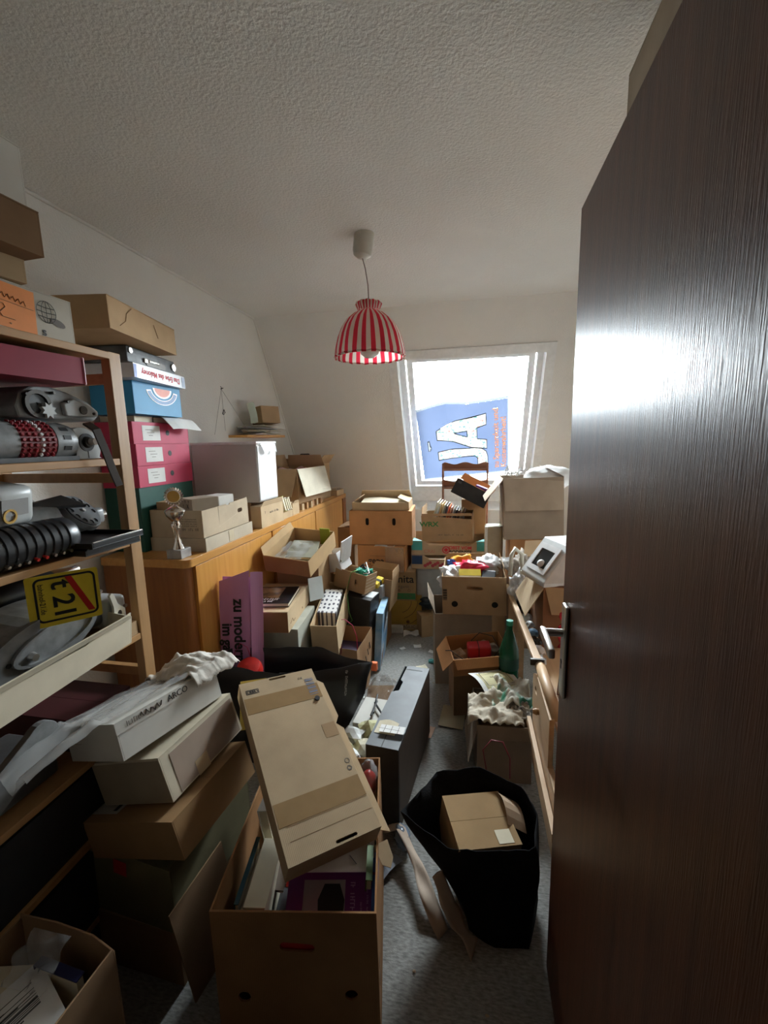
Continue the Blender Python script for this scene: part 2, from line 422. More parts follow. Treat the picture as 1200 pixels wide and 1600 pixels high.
# window: casing, lining, frame, sash, pane
win = bpy.data.objects.new('window_1', None); COL.objects.link(win); win['kind'] = 'structure'
def wslab(name, m, rects, parent=win):
    global g
    g = G()
    for r_ in rects: slab(*r_)
    return build(name, g, m, parent)
cw = 0.07
wslab('casing', WHITE, [(WX0 - cw, WX0, WS0 - 0.075, WS1, -0.012, 0)])
wslab('casing', WHITE, [(WX1, WX1 + cw, WS0 - 0.075, WS1, -0.012, 0)])
wslab('casing', WHITE, [(WX0, WX1, WS0 - 0.075, WS0, -0.012, 0)])
wslab('lining', WHITE, [(WX0 - 0.02, WX0, WS0 - 0.02, WS1 + 0.02, T, RD + 0.1)])
wslab('lining', WHITE, [(WX1, WX1 + 0.02, WS0 - 0.02, WS1 + 0.02, T, RD + 0.1)])
wslab('lining', WHITE, [(WX0, WX1, WS0 - 0.02, WS0, T, RD + 0.1)])
wslab('lining', WHITE, [(WX0, WX1, WS1, WS1 + 0.02, T, RD + 0.1)])
FRM = plain('window_frame_lacquer', (0.80, 0.82, 0.83), rough=0.3)
fr = 0.05
wslab('frame_bar', FRM, [(WX0, WX0 + fr, WS0, 1.87, 0.11, RD)])
wslab('frame_bar', FRM, [(WX1 - fr, WX1, WS0, 1.87, 0.11, RD)])
wslab('frame_bar', FRM, [(WX0, WX1, 1.82, 1.87, 0.11, RD)])
wslab('frame_bar', FRM, [(WX0, WX1, WS0, WS0 + 0.03, 0.11, RD)])
wslab('frame_apron', FRM, [(WX0, WX1, 1.87, WS1, 0.15, RD)])
ss = 0.055; a0, a1, b0, b1 = WX0 + fr + 0.008, WX1 - fr - 0.008, WS0 + 0.038, 1.812
wslab('sash_bar', FRM, [(a0, a0 + ss, b0, b1, 0.125, RD + 0.02)])
wslab('sash_bar', FRM, [(a1 - ss, a1, b0, b1, 0.125, RD + 0.02)])
wslab('sash_bar', FRM, [(a0 + ss, a1 - ss, b1 - ss, b1, 0.125, RD + 0.02)])
wslab('sash_bar', FRM, [(a0 + ss, a1 - ss, b0, b0 + 0.04, 0.125, RD + 0.02)])
GLASS = bpy.data.materials.new('window_glass'); GLASS.use_nodes = True
t_ = GLASS.node_tree; t_.nodes.clear()
o_ = t_.nodes.new('ShaderNodeOutputMaterial'); tr_ = t_.nodes.new('ShaderNodeBsdfTransparent'); gl_ = t_.nodes.new('ShaderNodeBsdfGlossy'); mx_ = t_.nodes.new('ShaderNodeMixShader'); fz_ = t_.nodes.new('ShaderNodeFresnel')
fz_.inputs[0].default_value = 1.45; gl_.inputs['Roughness'].default_value = 0.02; tr_.inputs[0].default_value = (0.95, 0.97, 0.97, 1)
t_.links.new(fz_.outputs[0], mx_.inputs[0]); t_.links.new(tr_.outputs[0], mx_.inputs[1]); t_.links.new(gl_.outputs[0], mx_.inputs[2]); t_.links.new(mx_.outputs[0], o_.inputs[0])
wslab('pane', GLASS, [(a0 + ss, a1 - ss, b0 + 0.04, b1 - ss, RD - 0.004, RD)])
# rounded bead where the left wall meets ceiling and slope
g = G(); pts = [(XL + 0.006, 0.3 + i * 0.2, ZC - 0.006 + 0.002 * math.sin(i * 1.7)) for i in range(16)] + [(XL + 0.006, YC - 0.012, ZC - 0.008)] + [tuple(slope(XL + 0.006, s, -0.006)) for s in (0.05, 0.3, 0.6, 0.9, 1.2, 1.6)]
o = struct('trim_1', g.tube(pts, 0.008, 6), WALLM, smooth=True)

# room door, opened inwards to a right angle
DX, DY0, DY1, DH = 0.232, 0.228, 1.085, 1.995
door = bpy.data.objects.new('door_1', None); COL.objects.link(door); door['kind'] = 'structure'
g = G(); g.box(DX, DX + 0.04, DY0, DY1, 0.008, DH); build('leaf', g, MAHOG, door, bev=0.0015)
g = G(); g.box(DX + 0.04, DX + 0.052, DY1 - 0.013, DY1 + 0.0, 0.008, DH); build('rebate_strip', g, MAHOG, door)
hz = 1.05
def handle(sx):
    f = DX if sx < 0 else DX + 0.04
    g = G(); g.rbox(f + sx * 0.005, DY1 - 0.055, hz - 0.045, 0.010, 0.040, 0.23, 0.004); hp = build('handle_plate', g, ALU, door, smooth='auto')
    g = G(); g.cyl((f + sx * 0.008, DY1 - 0.055, hz), (f + sx * 0.058, DY1 - 0.055, hz), 0.0095, seg=18)
    g.rbox(f + sx * 0.054, DY1 - 0.107, hz, 0.014, 0.125, 0.022, 0.004); build('lever', g, ALU, hp, smooth='auto')
    g = G(); g.cyl((f + sx * 0.0095, DY1 - 0.055, hz - 0.072), (f + sx * 0.0108, DY1 - 0.055, hz - 0.072), 0.006); g.box(min(f + sx * 0.0095, f + sx * 0.0108), max(f + sx * 0.0095, f + sx * 0.0108), DY1 - 0.058, DY1 - 0.052, hz - 0.09, hz - 0.072); build('keyhole', g, INK, hp)
handle(-1); handle(1)
g = G(); g.box(DX + 0.012, DX + 0.03, DY1 - 0.0004, DY1 + 0.0012, 0.93, 1.14); lp = build('lock_plate', g, ALU, door)
g = G(); g.box(DX + 0.014, DX + 0.028, DY1 + 0.001, DY1 + 0.008, 1.03, 1.06); build('latch', g, ALU, lp)

# ================================================================== PENDANT LAMP
def stripes():
    m = bpy.data.materials.new('red_white_striped_cotton'); m.use_nodes = True
    t = m.node_tree; n = t.nodes; p = n['Principled BSDF']; p.inputs['Roughness'].default_value = 0.9
    tcd = n.new('ShaderNodeTexCoord'); sp = n.new('ShaderNodeSeparateXYZ'); at = n.new('ShaderNodeMath'); at.operation = 'ARCTAN2'
    t.links.new(tcd.outputs['Object'], sp.inputs[0]); t.links.new(sp.outputs['Y'], at.inputs[0]); t.links.new(sp.outputs['X'], at.inputs[1])
    mu = n.new('ShaderNodeMath'); mu.operation = 'MULTIPLY'; mu.inputs[1].default_value = 24
    si = n.new('ShaderNodeMath'); si.operation = 'SINE'; gt = n.new('ShaderNodeMath'); gt.operation = 'GREATER_THAN'; gt.inputs[1].default_value = 0.0
    t.links.new(at.outputs[0], mu.inputs[0]); t.links.new(mu.outputs[0], si.inputs[0]); t.links.new(si.outputs[0], gt.inputs[0])
    mx = n.new('ShaderNodeMixRGB'); mx.inputs[1].default_value = (0.72, 0.68, 0.60, 1); mx.inputs[2].default_value = (0.60, 0.03, 0.06, 1)
    t.links.new(gt.outputs[0], mx.inputs[0]); t.links.new(mx.outputs[0], p.inputs['Base Color'])
    o = n['Material Output']; tl = n.new('ShaderNodeBsdfTranslucent'); ms = n.new('ShaderNodeMixShader'); ms.inputs[0].default_value = 0.45
    t.links.new(mx.outputs[0], tl.inputs[0]); t.links.new(p.outputs[0], ms.inputs[1]); t.links.new(tl.outputs[0], ms.inputs[2]); t.links.new(ms.outputs[0], o.inputs[0])
    return m
STRIPE = stripes()
LX, LY = -0.515, 2.30
lamp = thing('pendant_lamp', 'red and white striped fabric pendant lamp hanging from the ceiling', 'lamp', (LX, LY, ZC))
g = G(); Mt = Matrix.Rotation(R(9), 4, 'Y')
g.lathe([(0, 0.01), (0.050, 0.01), (0.050, -0.075), (0.044, -0.098), (0.022, -0.112), (0, -0.112)], 28, Mt @ Matrix.Translation((-0.012, 0, -0.002)))
build('canopy', g, BEIGEP, lamp, smooth='auto')
g = G(); g.tube([(-0.026, 0, -0.108), (-0.012, 0, -0.16), (0.0, 0, -0.24), (0.003, 0, -0.34)], 0.003, 8)
build('cord', g, plain('lamp_cord', (0.30, 0.25, 0.22)), lamp, smooth=True)
wobb = lambda amp, k: (lambda t, j: 1 + amp[j] * math.sin(t * k))
g = G(); zt = -0.335
g.lathe([(0.018, zt - 0.03), (0.060, zt + 0.012), (0.066, zt + 0.004), (0.056, zt - 0.028)], 96, None, wob=lambda t, j: 1 + (0.07 if j in (1, 2) else 0) * math.sin(t * 12))
build('frill', g, STRIPE, lamp, smooth=True)
g = G(); prof = [(0.052, zt - 0.030), (0.082, zt - 0.046), (0.118, zt - 0.075), (0.146, zt - 0.112), (0.165, zt - 0.155), (0.177, zt - 0.20), (0.182, zt - 0.235), (0.183, zt - 0.258), (0.176, zt - 0.262)]
g.lathe(prof, 96, None, wob=lambda t, j: 1 + (0.018 if j < 6 else 0.008) * math.sin(t * 12) - (0.02 if j in (3, 4, 5) else 0) * abs(math.sin(t * 3)))
sh = build('shade', g, STRIPE, lamp, smooth=True)
g = G(); g.tube([(0.1835 * math.cos(2 * math.pi * i / 48), 0.1835 * math.sin(2 * math.pi * i / 48), zt - 0.257 + 0.003 * math.sin(i * 2)) for i in range(49)], 0.004, 6)
build('hem', g, STRIPE, sh, smooth=True)
g = G(); g.lathe([(0, zt - 0.262), (0.025, zt - 0.258), (0.046, zt - 0.24), (0.052, zt - 0.215), (0.044, zt - 0.185), (0.024, zt - 0.15), (0.016, zt - 0.12)], 24)
build('bulb', g, plain('opal_glass', (0.75, 0.74, 0.70), rough=0.2), lamp, smooth=True)
g = G(); g.cyl((0, 0, zt - 0.05), (0, 0, zt - 0.135), 0.018, seg=16); build('socket', g, WHITEP, lamp, smooth='auto')

# ================================================================== PINE SHELVING UNIT (left)
SX0, SX1, SY0, SY1 = -1.55, -1.048, 0.345, 1.196
sh = thing('shelving_unit', 'pine shelving unit packed with old calculating machines', 'shelf', (0, 0, 0))
for x in (SX0, SX1 - 0.030):
    for y in (SY0, SY1 - 0.044):
        g = G(); g.box(x, x + 0.030, y, y + 0.044, 0, 1.79); build('post', g, PINEZ, sh, bev=0.002)
for y in (SY0, SY1 - 0.044):
    for z in (0.12, 0.75, 1.40, 1.70):
        g = G(); g.box(SX0 + 0.03, SX1 - 0.03, y + 0.012, y + 0.032, z, z + 0.03); build('rung', g, PINE, sh)
BOARDS = (0.16, 0.40, 0.63, 0.91, 1.22, 1.476, 1.788)
for z in BOARDS:
    g = G(); yy = 0.046 if z < 1.7 else 0.044
    g.box(SX0 + 0.002, SX1 - 0.001 if z < 1.7 else SX1 + 0.002, SY0 + yy, SY1 - yy, z - 0.02, z); build('board', g, PINE, sh, bev=0.002)

def outline_body(g, pts, x0, x1):
    """solid with outline pts in (y, z) running from x0 to x1"""
    g.plate(pts, (), x1 - x0, frame((x0, 0, 0), (0, 1, 0), (0, 0, 1)))
def ring(g, c, r0, r1, x0, x1, n=24):
    g.plate(circle(c[0], c[1], r1, n), [circle(c[0], c[1], r0, n)], x1 - x0, frame((x0, 0, 0), (0, 1, 0), (0, 0, 1)))
CG = 'calculating machines on the pine shelves'

# key-drum calculator
m = thing('calculating_machine', 'grey drum-shaped calculating machine with rows of small red keys', 'calculator', (-1.135, 0.0, 1.4765), (0, 0, 0), CG)
MX = frame((0, 0.955, 0.052), (0, 0, 1), (-1, 0, 0))
g = G()
def ax_lathe(g, prof, x, z, seg=32): g.lathe(prof, seg, frame((x, 0, z), (0, 0, 1), (1, 0, 0)))
ax_lathe(g, [(0, 0.70), (0.040, 0.70), (0.052, 0.712), (0.052, 0.885)], 0, 0.052); build('drum', g, GM, m, smooth='auto')
g = G(); ax_lathe(g, [(0.0505, 0.885), (0.0505, 0.985)], 0, 0.052); build('key_bed', g, MAROON, m, smooth=True)
g = G(); ax_lathe(g, [(0.052, 0.985), (0.052, 1.03), (0.046, 1.052), (0.03, 1.06), (0, 1.06)], 0, 0.052); build('drum', g, GM, m, smooth='auto')
g = G()
for i in range(6):
    for j in range(10):
        a = R(-55 + j * 15); y = 0.892 + i * 0.0165
        c = Vector((0.05 * math.cos(a), y, 0.052 + 0.05 * math.sin(a))); d = Vector((math.cos(a), 0, math.sin(a)))
        if i == 3: continue
        g.cyl(c, c + d * 0.006, 0.0052, 0.004, 8)
kb = build('red_keys', g, plain('dull_red_keys', (0.26, 0.018, 0.028), rough=0.4), m); kb['kind'] = 'stuff'; kb['label'] = 'rows of small red keys'
g = G()
for j in range(10):
    a = R(-55 + j * 15); c = Vector((0.05 * math.cos(a), 0.892 + 3 * 0.0165, 0.052 + 0.05 * math.sin(a))); d = Vector((math.cos(a), 0, math.sin(a)))
    g.cyl(c, c + d * 0.006, 0.0052, 0.004, 8)
kb = build('white_keys', g, WHITEP, m); kb['kind'] = 'stuff'
for k in (-20, 12, 40):
    a = R(k); M = frame((0.0515 * math.cos(a), 1.015, 0.052 + 0.0515 * math.sin(a)), (0, 1, 0), (-math.sin(a), 0, math.cos(a)))
    g = G(); g.box(-0.011, 0.011, -0.006, 0.006, -0.001, 0.0015, M); build('slot', g, INK, m)
g = G(); g.box(-0.05, 0.045, 0.71, 1.05, 0, 0.012); build('foot', g, GMD, m)

# calculator lying on its side with star wheel
m = thing('calculating_machine', 'grimy grey calculator lying on its side with a star-shaped wheel', 'calculator', (-1.16, 0.0, 1.587), (0, 0, 0), CG)
g = G(); outline_body(g, [(0.905, 0.002), (0.90, 0.03), (0.915, 0.065), (0.945, 0.082), (1.005, 0.086), (1.05, 0.078), (1.11, 0.058), (1.145, 0.035), (1.148, 0.015), (1.13, 0.0)], -0.10, 0.055)
build('housing', g, GM, m, bev=0.006)
g = G(); ring(g, (0.955, 0.038), 0.026, 0.036, 0.055, 0.066); build('rim_ring', g, DARKM, m, smooth='auto')
g = G(); ring(g, (0.955, 0.038), 0.004, 0.024, 0.055, 0.060); build('drum_cover', g, GMD, m)
g = G(); pts = []
for i in range(16):
    a = math.pi * 2 * i / 16; r_ = 0.022 if i % 2 else 0.013; pts.append((0.975 + r_ * math.cos(a), 0.022 + r_ * math.sin(a)))
outline_body(g, pts, 0.062, 0.074); build('star_wheel', g, GML, m)
g = G(); outline_body(g, [(1.03, 0.012), (1.025, 0.045), (1.06, 0.06), (1.11, 0.048), (1.138, 0.03), (1.136, 0.014)], 0.052, 0.066); build('side_cover', g, GML, m, bev=0.004)
g = G(); g.cyl((0.066, 1.085, 0.03), (0.07, 1.085, 0.03), 0.012, seg=16); build('emblem', g, DARKM, m)
for y, z in ((1.0, 0.07), (0.925, 0.06), (1.04, 0.05), (1.12, 0.022)):
    g = G(); g.cyl((0.055, y, z), (0.069, y, z), 0.004, seg=10); build('screw', g, DARKM, m)

# light grey machine with knob and curved slot
m = thing('calculating_machine', 'pale grey D-shaped calculating machine with a white knob', 'calculator', (-1.20, 0.0, 1.476), (0, 0, 0), CG)
dpt = [(1.06, 0.002), (1.06, 0.07)] + [(1.085 + 0.062 * math.cos(R(a)) * 1.0, 0.035 + 0.058 * math.sin(R(a))) for a in range(115, -31, -12)] + [(1.148, 0.002)]
g = G(); outline_body(g, dpt, -0.12, 0.09); build('housing', g, GML, m, bev=0.004)
g = G(); ring(g, (1.098, 0.05), 0.017, 0.026, 0.09, 0.093); build('dial_slot', g, GMD, m)
g = G(); g.cyl((0.09, 1.098, 0.05), (0.102, 1.098, 0.05), 0.017, 0.014, 18); build('hub', g, DARKM, m, smooth='auto')
g = G(); g.cyl((0.10, 1.101, 0.052), (0.118, 1.103, 0.052), 0.009, 0.010, 14); build('knob', g, WHITEP, m, smooth='auto')
g = G(); g.box(0.0895, 0.0908, 1.100, 1.102, 0.004, 0.03); build('seam', g, INK, m)

# long brown strap hanging over the board edge
g = G()
for o0, ww in ((0, 0.0),):
    pts = [(-1.06, 1.055, 1.578), (-1.035, 1.06, 1.56), (-1.028, 1.075, 1.50), (-1.026, 1.092, 1.44), (-1.024, 1.106, 1.397)]
    g.sheet(2, 4, lambda u, v: (Vector(pts[int(round(v * 4))]) + Vector((0.004 * u, 0.021 * (u - 0.5), 0.004 * (u - 0.5)))))
st = build('leather_strap', g, plain('dark_leather', (0.035, 0.020, 0.013), rough=0.5), solid=0.006)
tag(st, 'dark brown leather strap hanging over a shelf board edge', 'strap')

# crimson file box under the top board
cd_ = carton('file_box', 'crimson file box lying open-ended under the top shelf board', (-1.27, 0.86, 1.684), (0, 0, -6), (0.40, 0.44, 0.07), CRIMSON, jit=0)
g = G()
for a, b in (((0.2, 0.222, 0.0), (0.2, 0.222, 0.07)), ((-0.2, 0.222, 0.0), (0.2, 0.222, 0.0)), ((0.2, 0.222, 0.07), (-0.2, 0.222, 0.07))): g.cyl(a, b, 0.0022, seg=6)
build('edge_piping', g, plain('pale_pink_edge', (0.55, 0.25, 0.26)), cd_)

# blue tin and books at the back of that compartment
g = G(); g.rbox(0, 0, 0.06, 0.16, 0.09, 0.12, 0.008)
o = thing('storage_tin', 'small blue tin with a red oval at the back of the shelf', 'tin', (-1.36, 1.09, 1.476)); build('body', g, plain('teal_blue_tin', (0.02, 0.14, 0.22)), o)
g = G(); g.plate(stadium(0.01, 0.075, 0.045, 0.028), (), 0.0015, frame((0.081, 0, 0), (0, 1, 0), (0, 0, 1))); build('emblem', g, RED, o)
g = G(); g.plate(stadium(0.01, 0.075, 0.058, 0.038), (), 0.0008, frame((0.0803, 0, 0), (0, 1, 0), (0, 0, 1))); build('emblem_border', g, CREAM, o)

# ---- third compartment (board at 1.22)
m = thing('calculating_machine', 'silver grey machine with a flat round dial plate ringed by holes', 'calculator', (-1.16, 1.035, 1.262), (0, 0, 8), CG)
Md = frame((0.025, 0.045, 0.06), (0, 1, -0.18), (-0.62, 0.1, 0.75))
g = G(); g.cyl((0, 0, -0.016), (0, 0, 0), 0.062, 0.06, 32, Md); build('dial_base', g, GM, m, smooth='auto')
g = G(); hs = [circle(0.043 * math.cos(2 * math.pi * i / 12), 0.043 * math.sin(2 * math.pi * i / 12), 0.0075, 10) for i in range(11)]
g.plate(circle(0, 0, 0.056, 32), hs, 0.004, Md); dd = build('dial_plate', g, GMD, m)
g = G(); g.cyl((0, 0, 0.004), (0, 0, 0.009), 0.006, seg=10, M=Md); build('centre_screw', g, ALU, dd)
g = G(); g.cyl((-0.03, -0.125, 0.055), (-0.01, -0.03, 0.05), 0.040, 0.042, 24); build('motor', g, GM, m, smooth='auto')
g = G(); g.cyl((-0.032, -0.132, 0.055), (-0.03, -0.125, 0.055), 0.034, 0.04, 24); build('motor_cap', g, GMD, m, smooth='auto')
g = G(); g.rbox(-0.03, 0.0, 0.022, 0.13, 0.21, 0.044, 0.012); build('housing', g, GM, m, smooth='auto')
g = G(); g.rbox(0.0, 0.115, 0.035, 0.06, 0.045, 0.05, 0.012); build('end_block', g, GM, m, smooth='auto')
g = G(); g.cyl((0.005, 0.125, 0.035), (0.012, 0.152, 0.035), 0.016, 0.014, 16); build('chrome_knob', g, CHROME, m, smooth='auto')
g = G(); g.poly([(-0.05, -0.08, 0.09), (0.0, 0.0, 0.108), (0.05, 0.03, 0.075), (-0.03, -0.1, 0.085), (-0.045, -0.08, 0.098), (0.004, 0.0, 0.115), (0.054, 0.03, 0.083), (-0.026, -0.1, 0.093)], [(0, 1, 2, 3), (7, 6, 5, 4), (0, 4, 5, 1), (1, 5, 6, 2), (2, 6, 7, 3), (3, 7, 4, 0)]); build('loose_cover', g, GMD, m)
# trays under it
for i, (dz, dx, rz) in enumerate(((0.0, 0.0, 6), (0.019, 0.012, 9))):
    e = thing('desk_tray', ('lower' if i == 0 else 'upper') + ' of two flat black desk trays beside the ribbed drum', 'tray', (-1.13 + dx, 1.045, 1.221 + dz), (0, 0, rz - 8), 'black desk trays')
    g = G(); g.box(-0.13, 0.13, -0.095, 0.095, 0, 0.003)
    for a in ((-0.13, 0.13, -0.095, -0.091), (-0.13, 0.13, 0.091, 0.095), (-0.13, -0.126, -0.091, 0.091), (0.126, 0.13, -0.091, 0.091)): g.box(*a, 0.003, 0.016)
    build('tray', g, BLACK, e, bev=0.001)
    g = G(); g.tube([(0.128, -0.09, 0.017), (0.128, 0.0, 0.0185), (0.128, 0.093, 0.017)], 0.0022, 6); build('rim', g, CHROME, e)
# ribbed black drum calculator lying along the edge
m = thing('calculating_machine', 'black ribbed drum calculating machine with chrome levers', 'calculator', (-1.085, 0, 1.225), (0, 0, 0), CG)
g = G(); prof = [(0, 0.64), (0.046, 0.64), (0.052, 0.66)]
for i in range(11):
    y = 0.70 + i * 0.023; prof += [(0.052, y), (0.0485, y + 0.002), (0.0485, y + 0.006), (0.052, y + 0.008)]
prof += [(0.050, 0.965), (0.040, 0.978), (0, 0.98)]
ax_lathe(g, prof, 0, 0.05, 36); build('drum', g, BLACK, m, smooth='auto')
for i in range(8):
    a = R(-38); y = 0.775 + i * 0.023; c = Vector((0.05 * math.cos(a), y, 0.05 + 0.05 * math.sin(a)))
    g = G(); g.cyl(c, c + Vector((0.012, 0, -0.004)), 0.0032, 0.0042, 8); build('lever', g, RED if i in (3, 4) else ALU, m)
g = G(); g.cyl((0.0, 0.975, 0.05), (0.0, 0.992, 0.05), 0.03, 0.022, 20); build('end_cap', g, ALU, m, smooth='auto')
g = G(); g.rbox(0, 0, 0.05, 0.16, 0.115, 0.10, 0.022)
m = thing('calculating_machine', 'rounded grey calculating machine tilted above the ribbed black drum', 'calculator', (-1.17, 0.842, 1.332), (0, 8, 6), CG); build('housing', g, GML, m, smooth='auto')
g = G(); g.box(0.079, 0.082, -0.04, 0.03, 0.03, 0.07); build('paper_flap', g, paper('grey_paper', (0.30, 0.29, 0.28)), m)
g = G(); ring(g, (-0.02, 0.03), 0.013, 0.018, 0.08, 0.084); build('ring_mark', g, GOLD, m)
g = G(); g.rbox(0, 0, -0.053, 0.14, 0.10, 0.106, 0.02); build('lower_housing', g, GMD, m, smooth='auto')
# beige round-cornered case at the back of the compartment, and a black one
g = G(); g.rbox(-1.40, 1.10, 1.291, 0.10, 0.075, 0.14, 0.03); o = thing('machine_cover', 'beige rounded plastic machine cover at the back of the shelf', 'cover'); build('shell', g, plain('dull_beige', (0.22, 0.21, 0.18)), o, smooth='auto')
g = G(); g.rbox(-1.42, 0.98, 1.296, 0.14, 0.13, 0.15, 0.006); o = thing('machine_case', 'flat black machine case against the wall behind the dial machine', 'case'); build('shell', g, BLACK, o); g = G(); g.box(-1.351, -1.349, 0.93, 1.03, 1.33, 1.334); build('lid_seam', g, GMD, o)

# yellow and black place-name sign hanging from the board edge
sg = thing('sign_card', 'yellow town-sign sticker with a red diagonal bar on the board edge', 'sign', (-1.005, 0.872, 1.135), (0, 0, 0))
Ms = frame((0, 0, 0), (0.62, 0.78, 0.0), (0, 0, 1))
def rr(w_, h_, r_, n=5):
    p = []
    for cx, cy, a0 in ((w_ / 2 - r_, h_ / 2 - r_, 0), (-w_ / 2 + r_, h_ / 2 - r_, 90), (-w_ / 2 + r_, -h_ / 2 + r_, 180), (w_ / 2 - r_, -h_ / 2 + r_, 270)):
        for i in range(n + 1): a = R(a0 + 90 * i / n); p.append((cx + r_ * math.cos(a), cy + r_ * math.sin(a)))
    return p
g = G(); g.plate(rr(0.150, 0.132, 0.006), (), 0.0012, Ms); build('card', g, YELLOW, sg)
g = G(); g.plate(rr(0.128, 0.114, 0.014), [rr(0.118, 0.104, 0.010)], 0.0005, Ms @ Matrix.Translation((0.004, 0.002, 0.0013))); build('border', g, INK, sg)
g = G(); g.plate([(0.000, 0.053), (0.014, 0.053), (0.056, -0.047), (0.042, -0.047)], (), 0.0005, Ms @ Matrix.Translation((0.004, 0.002, 0.0015))); build('red_bar', g, RED, sg)
xd = Ms.to_3x3() @ Vector((0, -1, 0)); yd = Ms.to_3x3() @ Vector((1, 0, 0))
text('t 21', 0.062, INK, sg, Ms @ Vector((-0.005, -0.002, 0.0022)), xd, yd, off=0.0012)
text('bahnhof-21.de', 0.0165, INK, sg, Ms @ Vector((-0.046, 0.006, 0.0018)), xd, yd, sx=0.82)

# ---- fourth compartment (board at 0.91)
m = thing('calculating_machine', 'black and chrome calculating machine behind the silver lever', 'calculator', (-1.24, 0, 0.911), (0, 0, 0), CG)
g = G(); ax_lathe(g, [(0, 0.86), (0.036, 0.86), (0.04, 0.87), (0.04, 1.03)], 0, 0.2, 24); build('drum', g, BLACK, m, smooth='auto')
g = G(); g.rbox(0, 1.075, 0.2, 0.075, 0.085, 0.07, 0.014); build('chrome_end', g, CHROME, m, smooth='auto')
g = G(); g.box(-0.05, 0.04, 0.86, 1.11, 0, 0.165); build('base_block', g, GMD, m)
m = thing('calculating_machine', 'silver lever calculator with a white teardrop crank handle', 'calculator', (-1.135, 1.022, 0.955), (0, 0, 2), CG)
g = G(); g.rbox(0.0, 0.085, 0.045, 0.10, 0.09, 0.088, 0.016); build('end_housing', g, GML, m, smooth='auto')
g = G(); g.rbox(-0.02, -0.03, 0.05, 0.12, 0.15, 0.06, 0.012); build('mechanism', g, GMD, m, smooth='auto')
g = G(); g.tube([(0.05, -0.10, 0.088), (0.055, -0.05, 0.096), (0.05, 0.0, 0.102), (0.04, 0.045, 0.125)], lambda t: 0.008 - 0.002 * t, 8); build('lever', g, ALU, m, smooth=True)
for i in range(5):
    g = G(); g.tube([(0.045 - i * 0.012, -0.09 + i * 0.02, 0.085), (0.03, -0.01, 0.10 + i * 0.005), (0.02, 0.04, 0.115 + i * 0.002)], 0.003, 6); build('rod', g, ALU, m)
g = G(); pts = [(0.052, 0.114), (0.060, 0.108)]
tear = [(0.045, 0.108), (0.052, 0.114), (0.062, 0.108), (0.072, 0.075)] + [(0.076 + 0.022 * math.cos(R(a)), 0.042 + 0.022 * math.sin(R(a))) for a in range(60, -190, -25)] + [(0.055, 0.07)]
g.plate(tear, [circle(0.076, 0.042, 0.010, 12)], 0.008, frame((0.06, 0, 0), (0, 1, 0), (0, 0, 1))); build('crank_handle', g, HANDM, m)
g = G(); g.cyl((0.055, 0.076, 0.042), (0.066, 0.076, 0.042), 0.010, seg=14); build('pivot', g, DARKM, m)
g = G(); g.cyl((0.05, 0.118, 0.05), (0.056, 0.118, 0.05), 0.006, seg=10); build('screw', g, ALU, m)
carton('flat_box', 'flat tan cardboard box under the silver lever calculator', (-1.15, 1.075, 0.9105), (0, 0, 2), (0.20, 0.13, 0.042), KRAFT, lid=True, jit=0)
tr = carton('cardboard_tray', 'torn cream cardboard tray jutting over the shelf edge', (-1.135, 0.82, 0.934), (0, 9, 4), (0.27, 0.50, 0.085), CREAM, flaps={'r': (20, 0.02)}, tops={'r': [(1, 1.15), (0.55, 1.0), (0.3, 0.86), (-1, 1.0)]}, jit=0.006)
m = thing('calculating_machine', 'large dark oval calculating machine sitting in the torn cream tray', 'calculator', (-1.105, 0.0, 0.958), (0, 5, 0), CG)
ov = [(0.84 + 0.155 * math.cos(R(a)), 0.072 + 0.070 * math.sin(R(a)) + 0.018 * math.cos(R(a))) for a in range(0, 360, 12)]
g = G(); outline_body(g, ov, -0.09, 0.055); build('housing', g, GM, m, bev=0.012)
ov2 = [(0.865 + 0.115 * math.cos(R(a)), 0.076 + 0.044 * math.sin(R(a)) + 0.016 * math.cos(R(a))) for a in range(0, 360, 12)]
ov3 = [(0.865 + 0.105 * math.cos(R(a)), 0.076 + 0.036 * math.sin(R(a)) + 0.015 * math.cos(R(a))) for a in range(0, 360, 12)]
g = G(); g.plate(ov2, [ov3], 0.008, frame((0.055, 0, 0), (0, 1, 0), (0, 0, 1))); build('raised_rim', g, GM, m, bev=0.002)
g = G(); g.cyl((0.055, 0.80, 0.055), (0.068, 0.80, 0.055), 0.012, 0.009, 14); build('bolt', g, ALU, m)
for y, z in ((0.745, 0.06), (0.965, 0.10), (0.86, 0.03)):
    g = G(); g.cyl((0.055, y, z), (0.058, y, z), 0.006, seg=10); build('hole_plug', g, INK, m)

# ---- fifth compartment (board at 0.63): dim machine with a curved arm
m = thing('calculating_machine', 'dusty grey machine with a rounded crank arm on the dark low shelf', 'calculator', (-1.12, 0.76, 0.631), (0, 0, 0), CG)
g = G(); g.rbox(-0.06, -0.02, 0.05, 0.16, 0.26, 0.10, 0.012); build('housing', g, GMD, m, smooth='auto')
arm = [(0.06 + 0.045 * math.cos(R(a)), 0.135 + 0.045 * math.sin(R(a))) for a in range(-30, 150, 15)] + [(-0.10, 0.10), (-0.13, 0.05), (-0.10, 0.02), (-0.06, 0.03)]
g = G(); g.plate(arm, (), 0.02, frame((0.025, 0, 0), (0, 1, 0), (0, 0, 1))); build('crank_arm', g, GM, m, bev=0.003)
g = G(); g.cyl((0.03, -0.09, 0.055), (0.06, -0.09, 0.055), 0.016, 0.013, 16); build('crank_knob', g, GML, m, smooth='auto')
carton('file_box', 'dark maroon document box on the dark low shelf board', (-1.24, 1.03, 0.631), (0, 0, 0), (0.30, 0.19, 0.10), plain('deep_maroon_board', (0.06, 0.008, 0.01), rough=0.6), lid=True, jit=0)
